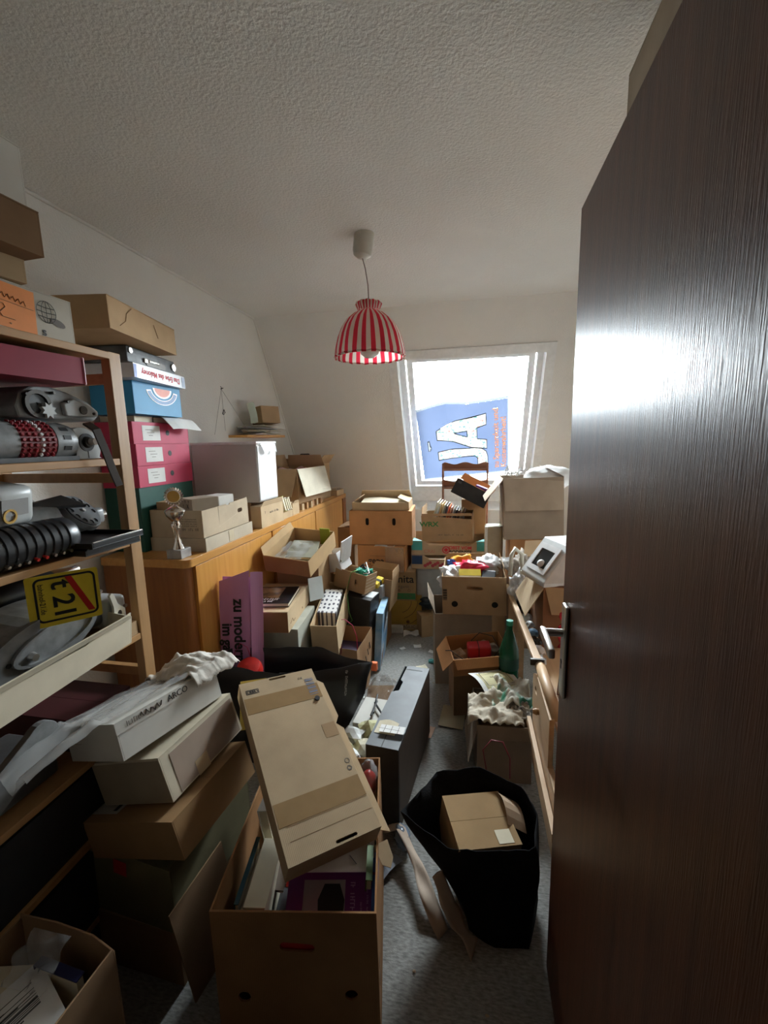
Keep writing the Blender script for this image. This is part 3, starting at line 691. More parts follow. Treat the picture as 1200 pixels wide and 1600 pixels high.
carton('storage_box', 'dark cardboard box on the second lowest shelf board', (-1.26, 0.77, 0.401), (0, 0, 0), (0.40, 0.72, 0.19), BLACKB, jit=0.0, lid=True)
carton('storage_box', 'black filler box added to darken the lowest shelf compartment', (-1.26, 0.77, 0.161), (0, 0, 0), (0.42, 0.74, 0.20), BLACKB, jit=0.0, lid=True)  # this and the next box are added to keep the low shelves dark
carton('storage_box', 'black filler box added to darken the floor under the lowest shelf board', (-1.27, 0.77, 0.0), (0, 0, 0), (0.42, 0.74, 0.12), BLACKB, jit=0.0, lid=True)

# ================================================================== BOXES ON TOP OF THE SHELVING UNIT
D_ = (0.30, 0.40, 0.105)
b = carton('storage_box', 'cream cardboard box with a hand-drawn globe on top of the shelves', (-1.205, 0.850, 1.7885), (0, 0, 0), D_, card('pale_grey_board', (0.50, 0.46, 0.385)), lid=True, jit=0.001)
panel('orange_note', b, 'r', D_, 0.03, 0.052, 0.13, 0.10, ORANGE, rotz=-2)
o0 = on_face('r', *D_, 0.03, 0.052, 0.0014)[0]; Mn = frame(o0, (0, 1, 0), (0, 0, 1)); g = G()
g.tube([(-0.05 + 0.004 * i, 0.028 - 0.0006 * i + 0.006 * math.sin(i * 2.1), 0) for i in range(24)], 0.0007, 5, Mn); g.tube([(-0.06, 0.012, 0), (0.06, 0.004, 0)], 0.0006, 5, Mn)
g.tube([(-0.03, 0.0, 0), (-0.012, 0.002, 0), (-0.008, -0.006, 0), (-0.022, -0.02, 0), (-0.016, -0.028, 0), (0.012, -0.03, 0)], 0.0007, 5, Mn); g.plate(circle(0.0, -0.04, 0.002, 8), (), 0.0004, Mn); build('handwriting', g, KRAFT_D, b)
ftext('s', 0.028, INK, b, 'r', D_, 0.113, 0.012, off=0.0006)
g = G(); o0 = on_face('r', *D_, 0.125, 0.062, 0.001)[0]; Mg = frame(o0, (0, 1, 0), (0, 0, 1))
for k in (1.0, 0.5, 0.0): g.tube([(0.026 * k * math.cos(2 * math.pi * i / 24), 0.026 * math.sin(2 * math.pi * i / 24), 0) for i in range(25)], 0.0006, 5, Mg)
for zz in (-0.012, 0.0, 0.012):
    hw = math.sqrt(0.026 ** 2 - zz ** 2); g.tube([(-hw, zz, 0), (0, zz - 0.002, 0), (hw, zz, 0)], 0.0009, 5, Mg)
build('globe_drawing', g, INK, b)
g = G(); g.plate([(0.02 * math.cos(R(a)), 0.009 * math.sin(R(a))) for a in range(0, 360, 20)], (), 0.0004, frame(on_face('r', *D_, 0.155, 0.042, 0.0008)[0], (0, 1, -0.25), (0, 0.25, 1))); build('ink_smudge', g, GREYINK, b)
D_ = (0.24, 0.16, 0.05); carton('flat_box', 'small flat tan box between the globe box and the brown box', (-1.17, 0.86, 1.899), (0, 0, -8), D_, KRAFT_L, lid=True, jit=0)
D_ = (0.34, 0.40, 0.095); b = carton('storage_box', 'dark brown cardboard box jutting out high on the shelf top stack', (-1.165, 0.735, 1.953), (0, 0, -3), D_, KRAFT_D, lid=True, jit=0.002)
D_ = (0.20, 0.32, 0.18); b = carton('storage_box', 'tall white-sided box topmost on the shelf stack under the ceiling', (-1.185, 0.83, 2.0525), (0, 0, -2), D_, WHITEB, lid=True, jit=0.002)
panel('brown_side', b, 'r', D_, -0.08, 0.09, 0.15, 0.176, KRAFT)

# ================================================================== SIDEBOARD
CX0, CX1, CY0, CY1, CZ = -1.70, -1.238, 1.676, 4.24, 1.0
sb = thing('sideboard', 'long cherry veneer sideboard along the white wall', 'sideboard', (0, 0, 0))
g = G()
def rounded(x0, x1, y0, y1, r_):
    return [(x0, y0)] + [(x1 - r_ + r_ * math.sin(R(a)), y0 + r_ - r_ * math.cos(R(a))) for a in range(0, 91, 15)] + [(x1, y1), (x0, y1)]
g.plate(rounded(CX0, CX1, CY0, CY1, 0.03), (), 0.038, Matrix.Translation((0, 0, CZ - 0.038))); build('top', g, CHERRYT, sb, bev=0.003)
CHERRYD = wood('dark_cherry_side', (0.24, 0.085, 0.025), (0.32, 0.125, 0.035), 'z', rough=0.4)
g = G(); g.plate(rounded(CX0, CX1 - 0.022, CY0 + 0.01, CY1 - 0.005, 0.03), (), CZ - 0.038 - 0.06, Matrix.Translation((0, 0, 0.06))); build('body', g, CHERRYD, sb)
g = G(); g.box(CX0 + 0.02, CX1 - 0.05, CY0 + 0.03, CY1 - 0.03, 0, 0.06); build('plinth', g, BLACK, sb)
for a, b_ in ((1.735, 2.528), (2.546, 3.336), (3.354, 4.118)):
    g = G(); g.box(CX1 - 0.022, CX1 - 0.006, a, b_, 0.08, CZ - 0.043); build('door', g, CHERRY, sb, bev=0.002)
g = G(); g.box(CX1 - 0.022, CX1 - 0.002, 4.135, 4.235, 0.06, CZ - 0.04); build('end_stile', g, CHERRYD, sb)
TOP = CZ + 0.0005

# tall stack on its near end
D_ = (0.19, 0.42, 0.312); carton('storage_box', 'dark green box at the bottom of the tall stack behind the trophy', (-1.648, 2.0, TOP), (0, 0, 1), D_, TEALB, lid=True, jit=0)
z = TOP + 0.3155
for i in range(3):
    D_ = (0.20, 0.42, 0.101)
    lab = ('lowest of three magenta file boxes with white labels', 'middle of three magenta file boxes with white labels', 'topmost of three magenta file boxes, papers lying on it')[i]
    b = carton('file_box', lab, (-1.648 + 0.002 * i, 1.998 + (0.004, -0.003, -0.008)[i], z), (0, 0, (1, 2, 1)[i]), D_, MAGENTA, lid=True, jit=0, group='magenta file boxes')
    lp = panel('label', b, 'r', D_, -0.085, 0.052, 0.125, 0.072, PAPERW if i else PAPERW)
    g = G(); o0 = on_face('r', *D_, 0.035, 0.055, 0.0004)[0]; g.cyl(o0, Vector(o0) + Vector((0.0008, 0, 0)), 0.014, seg=18); build('finger_hole', g, INK, b)
    g = G()
    for k in range(3):
        oo = on_face('r', *D_, -0.085, 0.068 - k * 0.014, 0.001)[0]; g.box(oo[0], oo[0] + 0.0004, oo[1] - 0.04 + 0.01 * k, oo[1] + 0.012 * (k % 2) + 0.008, oo[2] - 0.001, oo[2] + 0.001)
    build('handwriting', g, GREYINK, b)
    z += 0.1045
def book(name, label, loc, rot, dim, cover, pages=PAPERC, cat='book', group=None):
    w_, d_, h_ = dim; e = thing(name, label, cat, loc, rot, group); c = min(0.003, h_ * 0.15)
    g = G(); g.box(-w_ / 2, w_ / 2, -d_ / 2, d_ / 2, 0, c); g.box(-w_ / 2, w_ / 2, -d_ / 2, d_ / 2, h_ - c, h_); g.box(-w_ / 2, -w_ / 2 + c, -d_ / 2, d_ / 2, c, h_ - c); build('cover', g, cover, e)
    g = G(); g.box(-w_ / 2 + c, w_ / 2 - 0.003, -d_ / 2 + 0.003, d_ / 2 - 0.003, c, h_ - c); build('pages', g, pages, e)
    return e
book('book', 'worn grey paperback on the topmost magenta box', (-1.65, 1.88, z), (0, 0, 5), (0.18, 0.14, 0.030), plain('grey_cover', (0.25, 0.24, 0.22)))
book('book', 'dark green book lying between papers on the topmost magenta box', (-1.65, 2.06, z), (0, 0, -3), (0.17, 0.18, 0.030), TEALB)
g = G(); g.sheet(8, 8, lambda u, v: (-1.62 + 0.14 * u, 1.99 + 0.24 * v, z + 0.031 + 0.004 * math.sin(5 * v) - (0.055 * max(0, u - 0.55) ** 1.2 * 3 if u > 0.55 else 0)))
tag(build('paper_sheet', g, PAPERW, solid=0.0008), 'white sheet of paper curling over the topmost magenta box', 'paper')
zb = z + 0.033
D_ = (0.22, 0.36, 0.145)
b = carton('storage_box', 'sky blue box with a round white and red emblem', (-1.62, 1.94, zb), (0, 0, 3), D_, BLUEB, lid=True, jit=0.002)
def emblem(e, D_):
    o0 = on_face('r', *D_, 0.03, 0.10, 0.0006)[0]; M = frame(o0, (0, 1, 0), (0, 0, 1))
    def arc(r0, r1, a0, a1): return [(r0 * 1.25 * math.cos(R(a)), r0 * math.sin(R(a)) * 0.8 + 0.03) for a in range(a0, a1 + 1, 10)] + [(r1 * 1.25 * math.cos(R(a)), r1 * math.sin(R(a)) * 0.8 + 0.03) for a in range(a1, a0 - 1, -10)]
    g = G(); g.plate(arc(0.070, 0.098, 190, 350), (), 0.0005, M); build('emblem_band', g, WHITEP, e)
    g = G(); g.plate(arc(0.074, 0.094, 195, 345), (), 0.0009, M); build('emblem_ribbon', g, plain('steel_blue_print', (0.12, 0.25, 0.48)), e)
    g = G(); g.plate([(x * 1.25, y * 0.8 + 0.03) for x, y in [(0.058 * math.cos(R(a)), 0.058 * math.sin(R(a))) for a in range(180, 361, 12)]], (), 0.0005, M); build('emblem_disc', g, WHITEP, e)
    g = G(); g.plate([(x * 1.25, y * 0.8 + 0.03) for x, y in [(0.048 * math.cos(R(a)), 0.048 * math.sin(R(a))) for a in range(180, 361, 12)]], (), 0.0009, M); build('emblem_centre', g, plain('salmon_print', (0.75, 0.22, 0.14)), e)
emblem(b, D_)
zg = zb + 0.149
D_ = (0.26, 0.44, 0.058)
b = carton('game_box', 'white game box with red upside-down lettering under the black case', (-1.59, 1.90, zg), (0, 0, 8), D_, plain('glossy_white_card', (0.66, 0.66, 0.70), rough=0.3), lid=True, jit=0)
ftext('Das Erbe des Maloney', 0.036, REDINK, b, 'r', D_, 0.0, 0.030, flip=-1, off=0.0008)
panel('blue_edge', b, 'r', D_, -0.208, 0.029, 0.022, 0.056, BLUE); panel('blue_edge', b, 'r', D_, 0.20, 0.029, 0.03, 0.05, plain('grey_blue_print', (0.30, 0.36, 0.48)))
zc_ = zg + 0.062
cs = thing('instrument_case', 'worn black leather case with a silver clasp in the tall stack', 'case', (-1.59, 1.86, zc_), (0, 0, 9))
g = G(); g.rbox(0, 0, 0.034, 0.24, 0.40, 0.068, 0.006); build('shell', g, mat('worn_black_leather', (0.035, 0.037, 0.04), col2=(0.14, 0.15, 0.16), rough=0.5, scale=14), cs, smooth='auto')
g = G(); g.rbox(0.124, 0.0, 0.028, 0.010, 0.085, 0.012, 0.003); g.rbox(0.123, -0.065, 0.026, 0.010, 0.03, 0.02, 0.003); build('clasp', g, CHROME, cs)
g = G(); g.plate(stadium(0, 0.022, 0.17, 0.03), (), 0.003, frame((0.12, 0.02, 0), (0, 1, 0), (0, 0, 1))); build('clasp_plate', g, DARKM, cs)
g = G(); g.cyl((0.119, -0.175, 0.05), (0.126, -0.175, 0.05), 0.012, seg=12); g.cyl((0.117, 0.18, 0.035), (0.127, 0.18, 0.035), 0.018, seg=12); build('corner_stud', g, ALU, cs)
D_ = (0.35, 0.51, 0.115)
b = carton('storage_box', 'long tan cardboard box topmost on the tall stack by the shelves', (-1.521, 1.672, zc_ + 0.0715), (0, 0, 10.7), D_, KRAFT, lid=True, jit=0.003)
g = G(); o0 = on_face('r', *D_, -0.14, 0.06, 0.0006)[0]
g.tube([(o0[0], o0[1] - 0.05, o0[2] - 0.035), (o0[0], o0[1] - 0.01, o0[2] - 0.01), (o0[0], o0[1], o0[2] + 0.02), (o0[0], o0[1] + 0.04, o0[2] + 0.05)], 0.0012, 5)
g.tube([(o0[0], o0[1] + 0.20, o0[2] + 0.03), (o0[0], o0[1] + 0.23, o0[2] - 0.02)], 0.0012, 5); build('crease', g, KRAFT_D, b)

# trophy
tp = thing('trophy', 'silver cup trophy with a laurel wreath on a grey block', 'trophy', (-1.318, 1.728, TOP))
g = G(); g.rbox(0, 0, 0.021, 0.075, 0.075, 0.042, 0.003); build('plinth', g, mat('grey_stone', (0.33, 0.32, 0.31), rough=0.4, scale=30, var=0.2), tp)
CH = plain('trophy_silver', (0.72, 0.66, 0.60), rough=0.2, metal=1.0)
g = G(); g.lathe([(0.026, 0.042), (0.024, 0.05), (0.014, 0.075), (0.010, 0.10), (0.013, 0.125), (0.017, 0.14), (0.011, 0.147), (0.022, 0.153), (0.022, 0.16), (0.014, 0.166), (0.024, 0.178), (0.038, 0.195), (0.043, 0.21), (0.045, 0.217), (0.040, 0.225), (0.022, 0.236), (0.010, 0.243), (0, 0.245)], 28); build('cup', g, CH, tp, smooth='auto')
for i in range(4):
    a = R(45 + 90 * i); g = G(); g.tube([(0.022 * math.cos(a), 0.022 * math.sin(a), 0.045), (0.009 * math.cos(a), 0.009 * math.sin(a), 0.08), (0.014 * math.cos(a), 0.014 * math.sin(a), 0.13), (0.020 * math.cos(a), 0.020 * math.sin(a), 0.155)], 0.0035, 6); build('stem_rib', g, CH, tp)
Mw = frame((0, 0, 0.285), (math.cos(R(25)), math.sin(R(25)), 0), (0, 0, 1))
g = G(); ring_pts = circle(0, 0, 0.027, 24); g.plate(circle(0, 0, 0.030, 24), [ring_pts], 0.006, Mw)
for i in range(22):
    a = 2 * math.pi * i / 22; c = Vector((0.034 * math.cos(a), 0.034 * math.sin(a), 0.003)); d = Vector((math.cos(a + 0.6), math.sin(a + 0.6), 0)); nrm = Vector((-d.y, d.x, 0))
    g.poly([c - d * 0.006, c + nrm * 0.0045 + Vector((0, 0, 0.004)), c + d * 0.011, c - nrm * 0.0045 + Vector((0, 0, -0.003))], [(0, 1, 2, 3)], Mw)
build('laurel_wreath', g, CH, tp, solid=0.002)
g = G(); g.plate(circle(0, 0, 0.027, 24), (), 0.003, Mw @ Matrix.Translation((0, 0, 0.001))); build('medallion', g, GOLD, tp)
g = G(); g.plate(stadium(0, 0, 0.022, 0.046), (), 0.0012, Mw @ Matrix.Translation((0, 0, -0.0012))); build('medallion_inset', g, plain('medal_bronze', (0.30, 0.22, 0.15), metal=0.5), tp)

# two-part carton behind the trophy
D_ = (0.30, 0.47, 0.066)
b = carton('storage_box', 'pale shallow cardboard box lid holding the taller open carton', (-1.396, 2.062, TOP), (0, 0, 0.5), D_, card('pale_tan_board', (0.47, 0.40, 0.30)), jit=0.001)
panel('tape', b, 'r', D_, 0.0, 0.033, 0.05, 0.06, TAPEC)
D_ = (0.285, 0.44, 0.135)
b = carton('storage_box', 'open tan carton with pale scuffed side behind the trophy', (-1.398, 2.055, TOP + 0.0665), (0, 0, 0), D_, card('scuffed_tan_board', (0.48, 0.385, 0.27)), tops={'r': [(1, 1.08), (0.15, 1.02), (0.12, 0.96), (0.02, 0.96), (-0.02, 1.02), (-1, 0.99)]}, jit=0.003, holes={'r': [stadium(0.13, 0.085, 0.05, 0.022)]})
for k in range(5): fscrawl(0.10 if k < 4 else 0.115, 0.005 if k < 4 else 0.013, GREYINK, b, 'f', D_, 0.06, 0.092 - k * 0.011 - (0.006 if k == 4 else 0), seed=k)
D_ = (0.13, 0.10, 0.125)
b = carton('small_carton', 'small box with ink stamps inside the open carton', (-1.34, 1.94, TOP + 0.071), (0, 0, -25), (0.12, 0.14, 0.18), card('stamped_grey_board', (0.36, 0.30, 0.23)), lid=True, jit=0)
for a_, x_, y_ in (('X', 0.02, 0.145), ('!', -0.03, 0.165), ('Y', 0.0, 0.168), ('Y', 0.03, 0.168), ('?', -0.02, 0.145)): ftext(a_, 0.03 if a_ == 'X' else 0.02, INK, b, 'f', (0.12, 0.14, 0.18), x_, y_)
carton('small_carton', 'white small box beside the ink-stamped box in the open carton', (-1.345, 2.12, TOP + 0.071), (0, 0, -8), (0.11, 0.12, 0.17), WHITEB, lid=True, jit=0)
carton('small_carton', 'little tan box at the back of the open carton', (-1.48, 1.95, TOP + 0.071), (0, 0, 6), (0.09, 0.18, 0.165), KRAFT, lid=True, jit=0)

# large white box and the small cartons under it
carton('storage_box', 'tan printed carton holding up the large white box', (-1.275, 2.56, TOP), (0, 0, -2), (0.07, 0.30, 0.135), KRAFT_L, jit=0.002, flaps={'r': (18, 0.03)})
o = [x for x in COL.objects if x.get('label', '').startswith('tan printed carton')][0]
fscrawl(0.12, 0.012, GREYINK, o, 'r', (0.07, 0.30, 0.135), 0.02, 0.085, seed=4); ftext('7', 0.022, GREYINK, o, 'r', (0.07, 0.30, 0.135), -0.10, 0.09)
carton('storage_box', 'brown carton hidden behind the printed one under the large white box', (-1.505, 2.57, TOP), (0, 0, 0), (0.36, 0.26, 0.150), KRAFT_D, lid=True, jit=0)
wb = thing('plastic_bin', 'large white box on the sideboard, shaded sides and lit end coloured in', 'box', (-1.486, 2.575, TOP + 0.1545), (0, 0, 0))
g = G(); g.rbox(0, 0, 0.18, 0.44, 0.27, 0.36, 0.008); build('shell', g, mat('shaded_white_shell', (0.50, 0.48, 0.45), rough=0.6, var=0.04, scale=5), wb, smooth='auto')  # greyer shell colour carries the shade on the side away from the window
g = G(); g.rbox(0, 0, 0.366, 0.45, 0.28, 0.018, 0.006); build('lid', g, WHITEP, wb, smooth='auto')
g = G(); g.box(0.2202, 0.223, -0.125, 0.125, 0.012, 0.345); build('lit_end', g, WHITEP, wb, bev=0.003)  # whiter panel colours in the window light falling on this end
g = G(); g.sheet(6, 4, lambda u, v: (0.228 + 0.012 * v + 0.004 * math.sin(u * 9), -0.09 + 0.2 * u, 0.36 - 0.07 * v * (0.4 + 0.6 * abs(math.sin(u * 7))))); build('torn_film', g, FILMW, wb)
for i, (y, w_, h_, mm) in enumerate(((2.755, 0.028, 0.15, LIME), (2.79, 0.02, 0.13, PAPERW), (2.82, 0.02, 0.12, paper('dark_booklet', (0.12, 0.12, 0.14))), (2.85, 0.02, 0.125, PAPERC))):
    book('booklet', ('lime green', 'white', 'dark', 'cream')[i] + ' booklet standing beside the white box on the sideboard', (-1.275, y, TOP + 0.045), (0, -14, 0), (0.09, w_ * 0.8, h_ * 0.7), mm, cat='book', group='booklets on the sideboard')
carton('small_carton', 'little tan carton under the standing booklets', (-1.28, 2.80, TOP), (0, 0, -4), (0.075, 0.145, 0.043), KRAFT_L, lid=True, jit=0)
carton('small_carton', 'low tan carton at the sideboard edge beside the booklets', (-1.275, 2.955, TOP), (0, 0, -6), (0.06, 0.10, 0.085), KRAFT_L, jit=0.002, flaps={'r': (25, 0.02)})

# carton with hanging flaps and pink plastic
D_ = (0.36, 0.50, 0.265)
b = carton('storage_box', 'open carton with drooping pale flaps and pink plastic on the sideboard', (-1.43, 3.36, TOP + 0.055), (0, 0, -6), D_, KRAFT, flaps={'r': (165, 0.22, 0.01), 'f': (160, 0.22, 0.02), 'k': (-20, 0.10), 'l': (10, 0.10)}, jit=0.008)
fl = [x for x in b.children if x.name.startswith('flap')]; fl[0].data.materials[0] = card('pale_flap_board', (0.62, 0.57, 0.45))
g = G(); g.sheet(16, 16, lambda u, v: (-0.16 + 0.32 * u, -0.23 + 0.46 * v, 0.235 + 0.05 * noise.noise(Vector((u * 4, v * 4, 1))) + 0.02 * noise.noise(Vector((u * 11, v * 11, 5)))))
o = build('plastic_sheet', g, mat('pink_white_plastic', (0.70, 0.70, 0.70), col2=(0.62, 0.10, 0.20), rough=0.25, scale=4), loc=(-1.43, 3.36, TOP + 0.055), rot=(0, 0, -6), smooth=True); tag(o, 'crumpled pink and white plastic inside the open carton', 'plastic')
for i in range(7):
    g = G(); g.box(-0.05, 0.05, -0.016, 0.016, 0, 0.05)
    o = tag(build('wood_offcut', g, PINE if i % 2 else KRAFT_L, loc=(-1.31 + 0.005 * (i % 3), 3.14 + i * 0.075, TOP), rot=(0, 0, -10 + 7 * (i % 3))), ('tan', 'pine')[i % 2] + ' wooden offcut propping the flapped carton, number %s from the near side' % ('first', 'second', 'third', 'fourth', 'fifth', 'sixth', 'seventh')[i], 'offcut', 'wooden offcuts under the flapped carton')
    o['label'] = '%s small wooden block under the open carton, counted from the white box' % ('first', 'second', 'third', 'fourth', 'fifth', 'sixth', 'seventh')[i]
D_ = (0.26, 0.26, 0.23)
b = carton('storage_box', 'brown open box behind the carton with drooping flaps', (-1.48, 3.80, TOP), (0, 0, -4), (0.34, 0.30, 0.33), KRAFT, flaps={'r': (40, 0.10), 'f': (30, 0.06)}, jit=0.006)
g = G(); g.rbox(0, 0, 0.03, 0.17, 0.20, 0.06, 0.012); g.rbox(0.03, 0.11, 0.06, 0.09, 0.05, 0.05, 0.012)
o = thing('power_adapter', 'black plastic device lying on the brown open box', 'device', (-1.50, 3.74, TOP + 0.3345), (0, 0, 20)); build('housing', g, BLACK, o, smooth='auto'); g = G(); g.cyl((0.075, 0.11, 0.065), (0.079, 0.11, 0.065), 0.01, seg=12); build('dial', g, ALU, o)
D_ = (0.16, 0.18, 0.055); b = carton('wooden_tray', 'small tan tray of cards at the far end of the sideboard', (-1.33, 4.10, TOP), (0, 0, -5), D_, KRAFT_L, cat='tray', jit=0.002)
for i in range(5):
    g = G(); g.box(-0.06, 0.06, -0.06 + i * 0.028, -0.056 + i * 0.028, 0.005, 0.068); tag(build('index_card', g, PAPERW if i % 2 else PAPERC, loc=(-1.33, 4.10, TOP), rot=(0, 0, -5)), 'index card standing in the small tan tray on the sideboard', 'card', 'index cards in the small tray')
g = G(); g.blob((0, 0, 0.07), (0.05, 0.07, 0.07), 0.5, 2.5, 4)
tag(build('crumpled_paper', g, PAPERB, loc=(-1.36, 3.93, TOP + 0.0), smooth=True), 'crumpled brown paper beside the drooping-flap carton', 'paper')

# ---- small hanging shelf on the left wall
ws = thing('hanging_shelf', 'small wooden wall shelf hung on strings from a hook', 'shelf', (XL, 3.28, 1.566))
g = G(); g.poly([(0.0, -0.31, 0), (0.15, -0.31, 0), (0.24, 0.05, 0), (0.24, 0.16, 0), (0.0, 0.33, 0), (0.0, -0.31, 0.018), (0.15, -0.31, 0.018), (0.24, 0.05, 0.018), (0.24, 0.16, 0.018), (0.0, 0.33, 0.018)], [(4, 3, 2, 1, 0), (5, 6, 7, 8, 9), (0, 1, 6, 5), (1, 2, 7, 6), (2, 3, 8, 7), (3, 4, 9, 8), (4, 0, 5, 9)]); build('board', g, wood('honey_wood', (0.50, 0.24, 0.06), (0.60, 0.31, 0.09), 'y'), ws)
g = G(); g.tube([(0.004, -0.365, 0.345), (0.13, -0.22, 0.02)], 0.0013, 5); g.tube([(0.004, -0.365, 0.345), (0.006, -0.48, 0.06), (0.008, -0.5, 0.02)], 0.0011, 5); g.tube([(0.004, -0.365, 0.345), (0.006, -0.355, 0.05)], 0.0011, 5); build('string', g, plain('grey_string', (0.30, 0.29, 0.27)), ws)
g = G(); g.cyl((0, -0.365, 0.345), (0.02, -0.365, 0.35), 0.003, seg=8); g.tube([(0.012, -0.385, 0.36), (0.014, -0.37, 0.347), (0.012, -0.352, 0.352)], 0.002, 6); build('hook', g, DARKM, ws)
g = G(); g.tube([(0.006, -0.375, 0.17), (0.01, -0.36, 0.20), (0.008, -0.345, 0.18), (0.006, -0.36, 0.165), (0.006, -0.375, 0.17)], 0.003, 6); build('turnbuckle', g, DARKM, ws)
z0 = 1.585
for i in range(9):
    rnd = random.Random(i)
    g = G(); ll = 0.26 + rnd.random() * 0.12; ww = 0.16 + 0.04 * rnd.random()
    g.sheet(4, 4, lambda u, v: ((u - 0.5) * ww, (v - 0.5) * ll, 0.012 * (v - 0.5) ** 2 + 0.003 * math.sin(7 * u + i)))
    mm = (PAPERW, PAPERC, paper('dull_paper', (0.50, 0.46, 0.38)))[i % 3]
    tag(build('paper_sheet', g, mm, loc=(XL + 0.125, 3.22 + rnd.uniform(-0.05, 0.08), z0 + i * 0.0085), rot=(rnd.uniform(-4, 4), 0, rnd.uniform(-35, 35)), solid=0.003), 'loose paper in the heap on the hanging wall shelf', 'paper', 'papers on the hanging shelf')
D_ = (0.14, 0.17, 0.13)
b = carton('small_carton', 'small tan box on the paper heap of the hanging shelf', (XL + 0.135, 3.33, z0 + 0.090), (0, -6, -28), D_, KRAFT, lid=True, jit=0.003)
g = G(); o0 = on_face('f', *D_, -0.02, 0.075, 0.0006)[0]; g.cyl(o0, Vector(o0) + Vector((0, -0.0008, 0)), 0.012, seg=14); build('dark_stain', g, KRAFT_D, b)
g = G(); g.sheet(6, 8, lambda u, v: (0.05 * math.sin(3 * u) + 0.02 * v, 0.10 * (u - 0.5) + 0.03 * math.sin(4 * v), 0.15 * v))
tag(build('paper_sheet', g, paper('sage_paper', (0.42, 0.46, 0.38)), loc=(XL + 0.10, 3.15, z0 + 0.085), rot=(0, -15, 20), solid=0.001), 'curled sage-green paper leaning on the small box of the hanging shelf', 'paper')

# ================================================================== FOREGROUND
# tall book carton in the middle, open
D_ = (0.40, 0.51, 0.405)
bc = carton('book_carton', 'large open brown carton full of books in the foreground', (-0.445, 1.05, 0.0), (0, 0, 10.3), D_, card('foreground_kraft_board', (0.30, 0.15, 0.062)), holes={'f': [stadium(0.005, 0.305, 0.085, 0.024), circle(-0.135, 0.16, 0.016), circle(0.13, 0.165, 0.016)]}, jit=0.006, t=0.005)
panel('torn_label', bc, 'f', D_, 0.16, 0.05, 0.05, 0.05, PAPERC)
for y in (0.24, 0.19): panel('dark_patch', bc, 'r', D_, -0.235, y, 0.02, 0.022, INK)
MB = Matrix.Translation((-0.445, 1.05, 0.0)) @ Matrix.Rotation(R(10.3), 4, 'Z')
def inb(x, y, z): return tuple(MB @ Vector((x, y, z)))
# red folder seen through the hand slot
book('folder', 'red folder just behind the hand slot of the book carton', inb(-0.0, -0.234, 0.19), (90, 0, 10.3), (0.20, 0.34, 0.012), RED)
o = book('book', 'purple book with a black silhouette on its cover in the book carton', inb(0.075, -0.165, 0.30), (38, 0, 10.3), (0.235, 0.15, 0.022), PURPLE)
def cover(e, x0, x1, y0, y1, z, m, name='cover_picture'):
    g = G(); g.box(x0, x1, y0, y1, z, z + 0.0004); return build(name, g, m, e)
cover(o, -0.075, 0.035, -0.055, 0.06, 0.0222, paper('grey_picture', (0.33, 0.30, 0.34)))
g = G(); g.plate([(-0.03, -0.05), (0.028, -0.05), (0.034, 0.02), (0.02, 0.052), (-0.02, 0.052), (-0.036, 0.02)], (), 0.0004, Matrix.Translation((0, 0, 0.0227))); build('silhouette', g, INK, o)
LIL = plain('lilac_ink', (0.45, 0.25, 0.5)); scrawl(o, (0.055, 0.0, 0.0225), (0, -1, 0), (1, 0, 0), 0.11, 0.012, LIL, 3); scrawl(o, (0.078, 0.0, 0.0225), (0, -1, 0), (1, 0, 0), 0.03, 0.005, LIL, 4); scrawl(o, (0.094, 0.01, 0.0225), (0, -1, 0), (1, 0, 0), 0.08, 0.005, LIL, 5)
o = book('book', 'white comic book with black line drawing above the purple book', inb(0.085, -0.055, 0.355), (30, 0, 12), (0.20, 0.14, 0.016), paper('offwhite_cover', (0.52, 0.45, 0.38)))
g = G()
g.tube([(0.0, 0.02, 0.0165), (0.02, 0.04, 0.0165), (0.06, 0.035, 0.0165), (0.085, 0.015, 0.0165)], 0.0012, 5); g.tube([(-0.03, 0.0, 0.0165), (-0.045, 0.03, 0.0165), (-0.025, 0.045, 0.0165), (-0.005, 0.02, 0.0165), (-0.02, -0.01, 0.0165), (-0.045, 0.005, 0.0165)], 0.0012, 5); g.tube([(-0.045, 0.03, 0.0165), (-0.06, 0.0, 0.0165), (-0.05, -0.03, 0.0165)], 0.0008, 5)
g.tube([(0.03, -0.01, 0.0165), (0.05, -0.03, 0.0165)], 0.0008, 5); build('line_drawing', g, INK, o)
scrawl(o, (0.0, 0.06, 0.0166), (1, 0, 0), (0, 1, 0), 0.07, 0.005, INK, 6)
book('book', 'red-covered book under the tilted lid box in the book carton', inb(-0.01, -0.035, 0.33), (26, 0, 8), (0.09, 0.16, 0.018), RED)
book('book', 'off-white paperback beside the red book in the carton', inb(-0.075, -0.03, 0.32), (24, 0, 4), (0.06, 0.17, 0.02), paper('pinkish_cover', (0.48, 0.42, 0.38)))
for i, (x, y, wd, ht, cm, lab) in enumerate(((-0.125, -0.12, 0.055, 0.36, PAPERC, 'thick cream book standing on end in the book carton'), (-0.160, -0.12, 0.018, 0.33, paper('tan_cover', (0.40, 0.33, 0.24)), 'thin tan book standing beside the thick cream one'), (-0.178, -0.10, 0.012, 0.35, plain('petrol_cover', (0.01, 0.06, 0.08)), 'petrol blue book standing at the carton side'), (-0.06, -0.13, 0.03, 0.30, plain('dark_cover', (0.03, 0.025, 0.03)), 'dark book standing beside the thick cream book'))):
    o = book('book', lab, inb(x, y, 0.006 + wd * 0.12), (0, 2.5, 10.3), (wd, 0.19, ht), cm, cat='book', group='books standing in the book carton')
o = book('book', 'pale folded booklet sticking up behind the cream book', inb(-0.125, 0.03, 0.28), (0, -8, 6), (0.03, 0.06, 0.16), PAPERW)
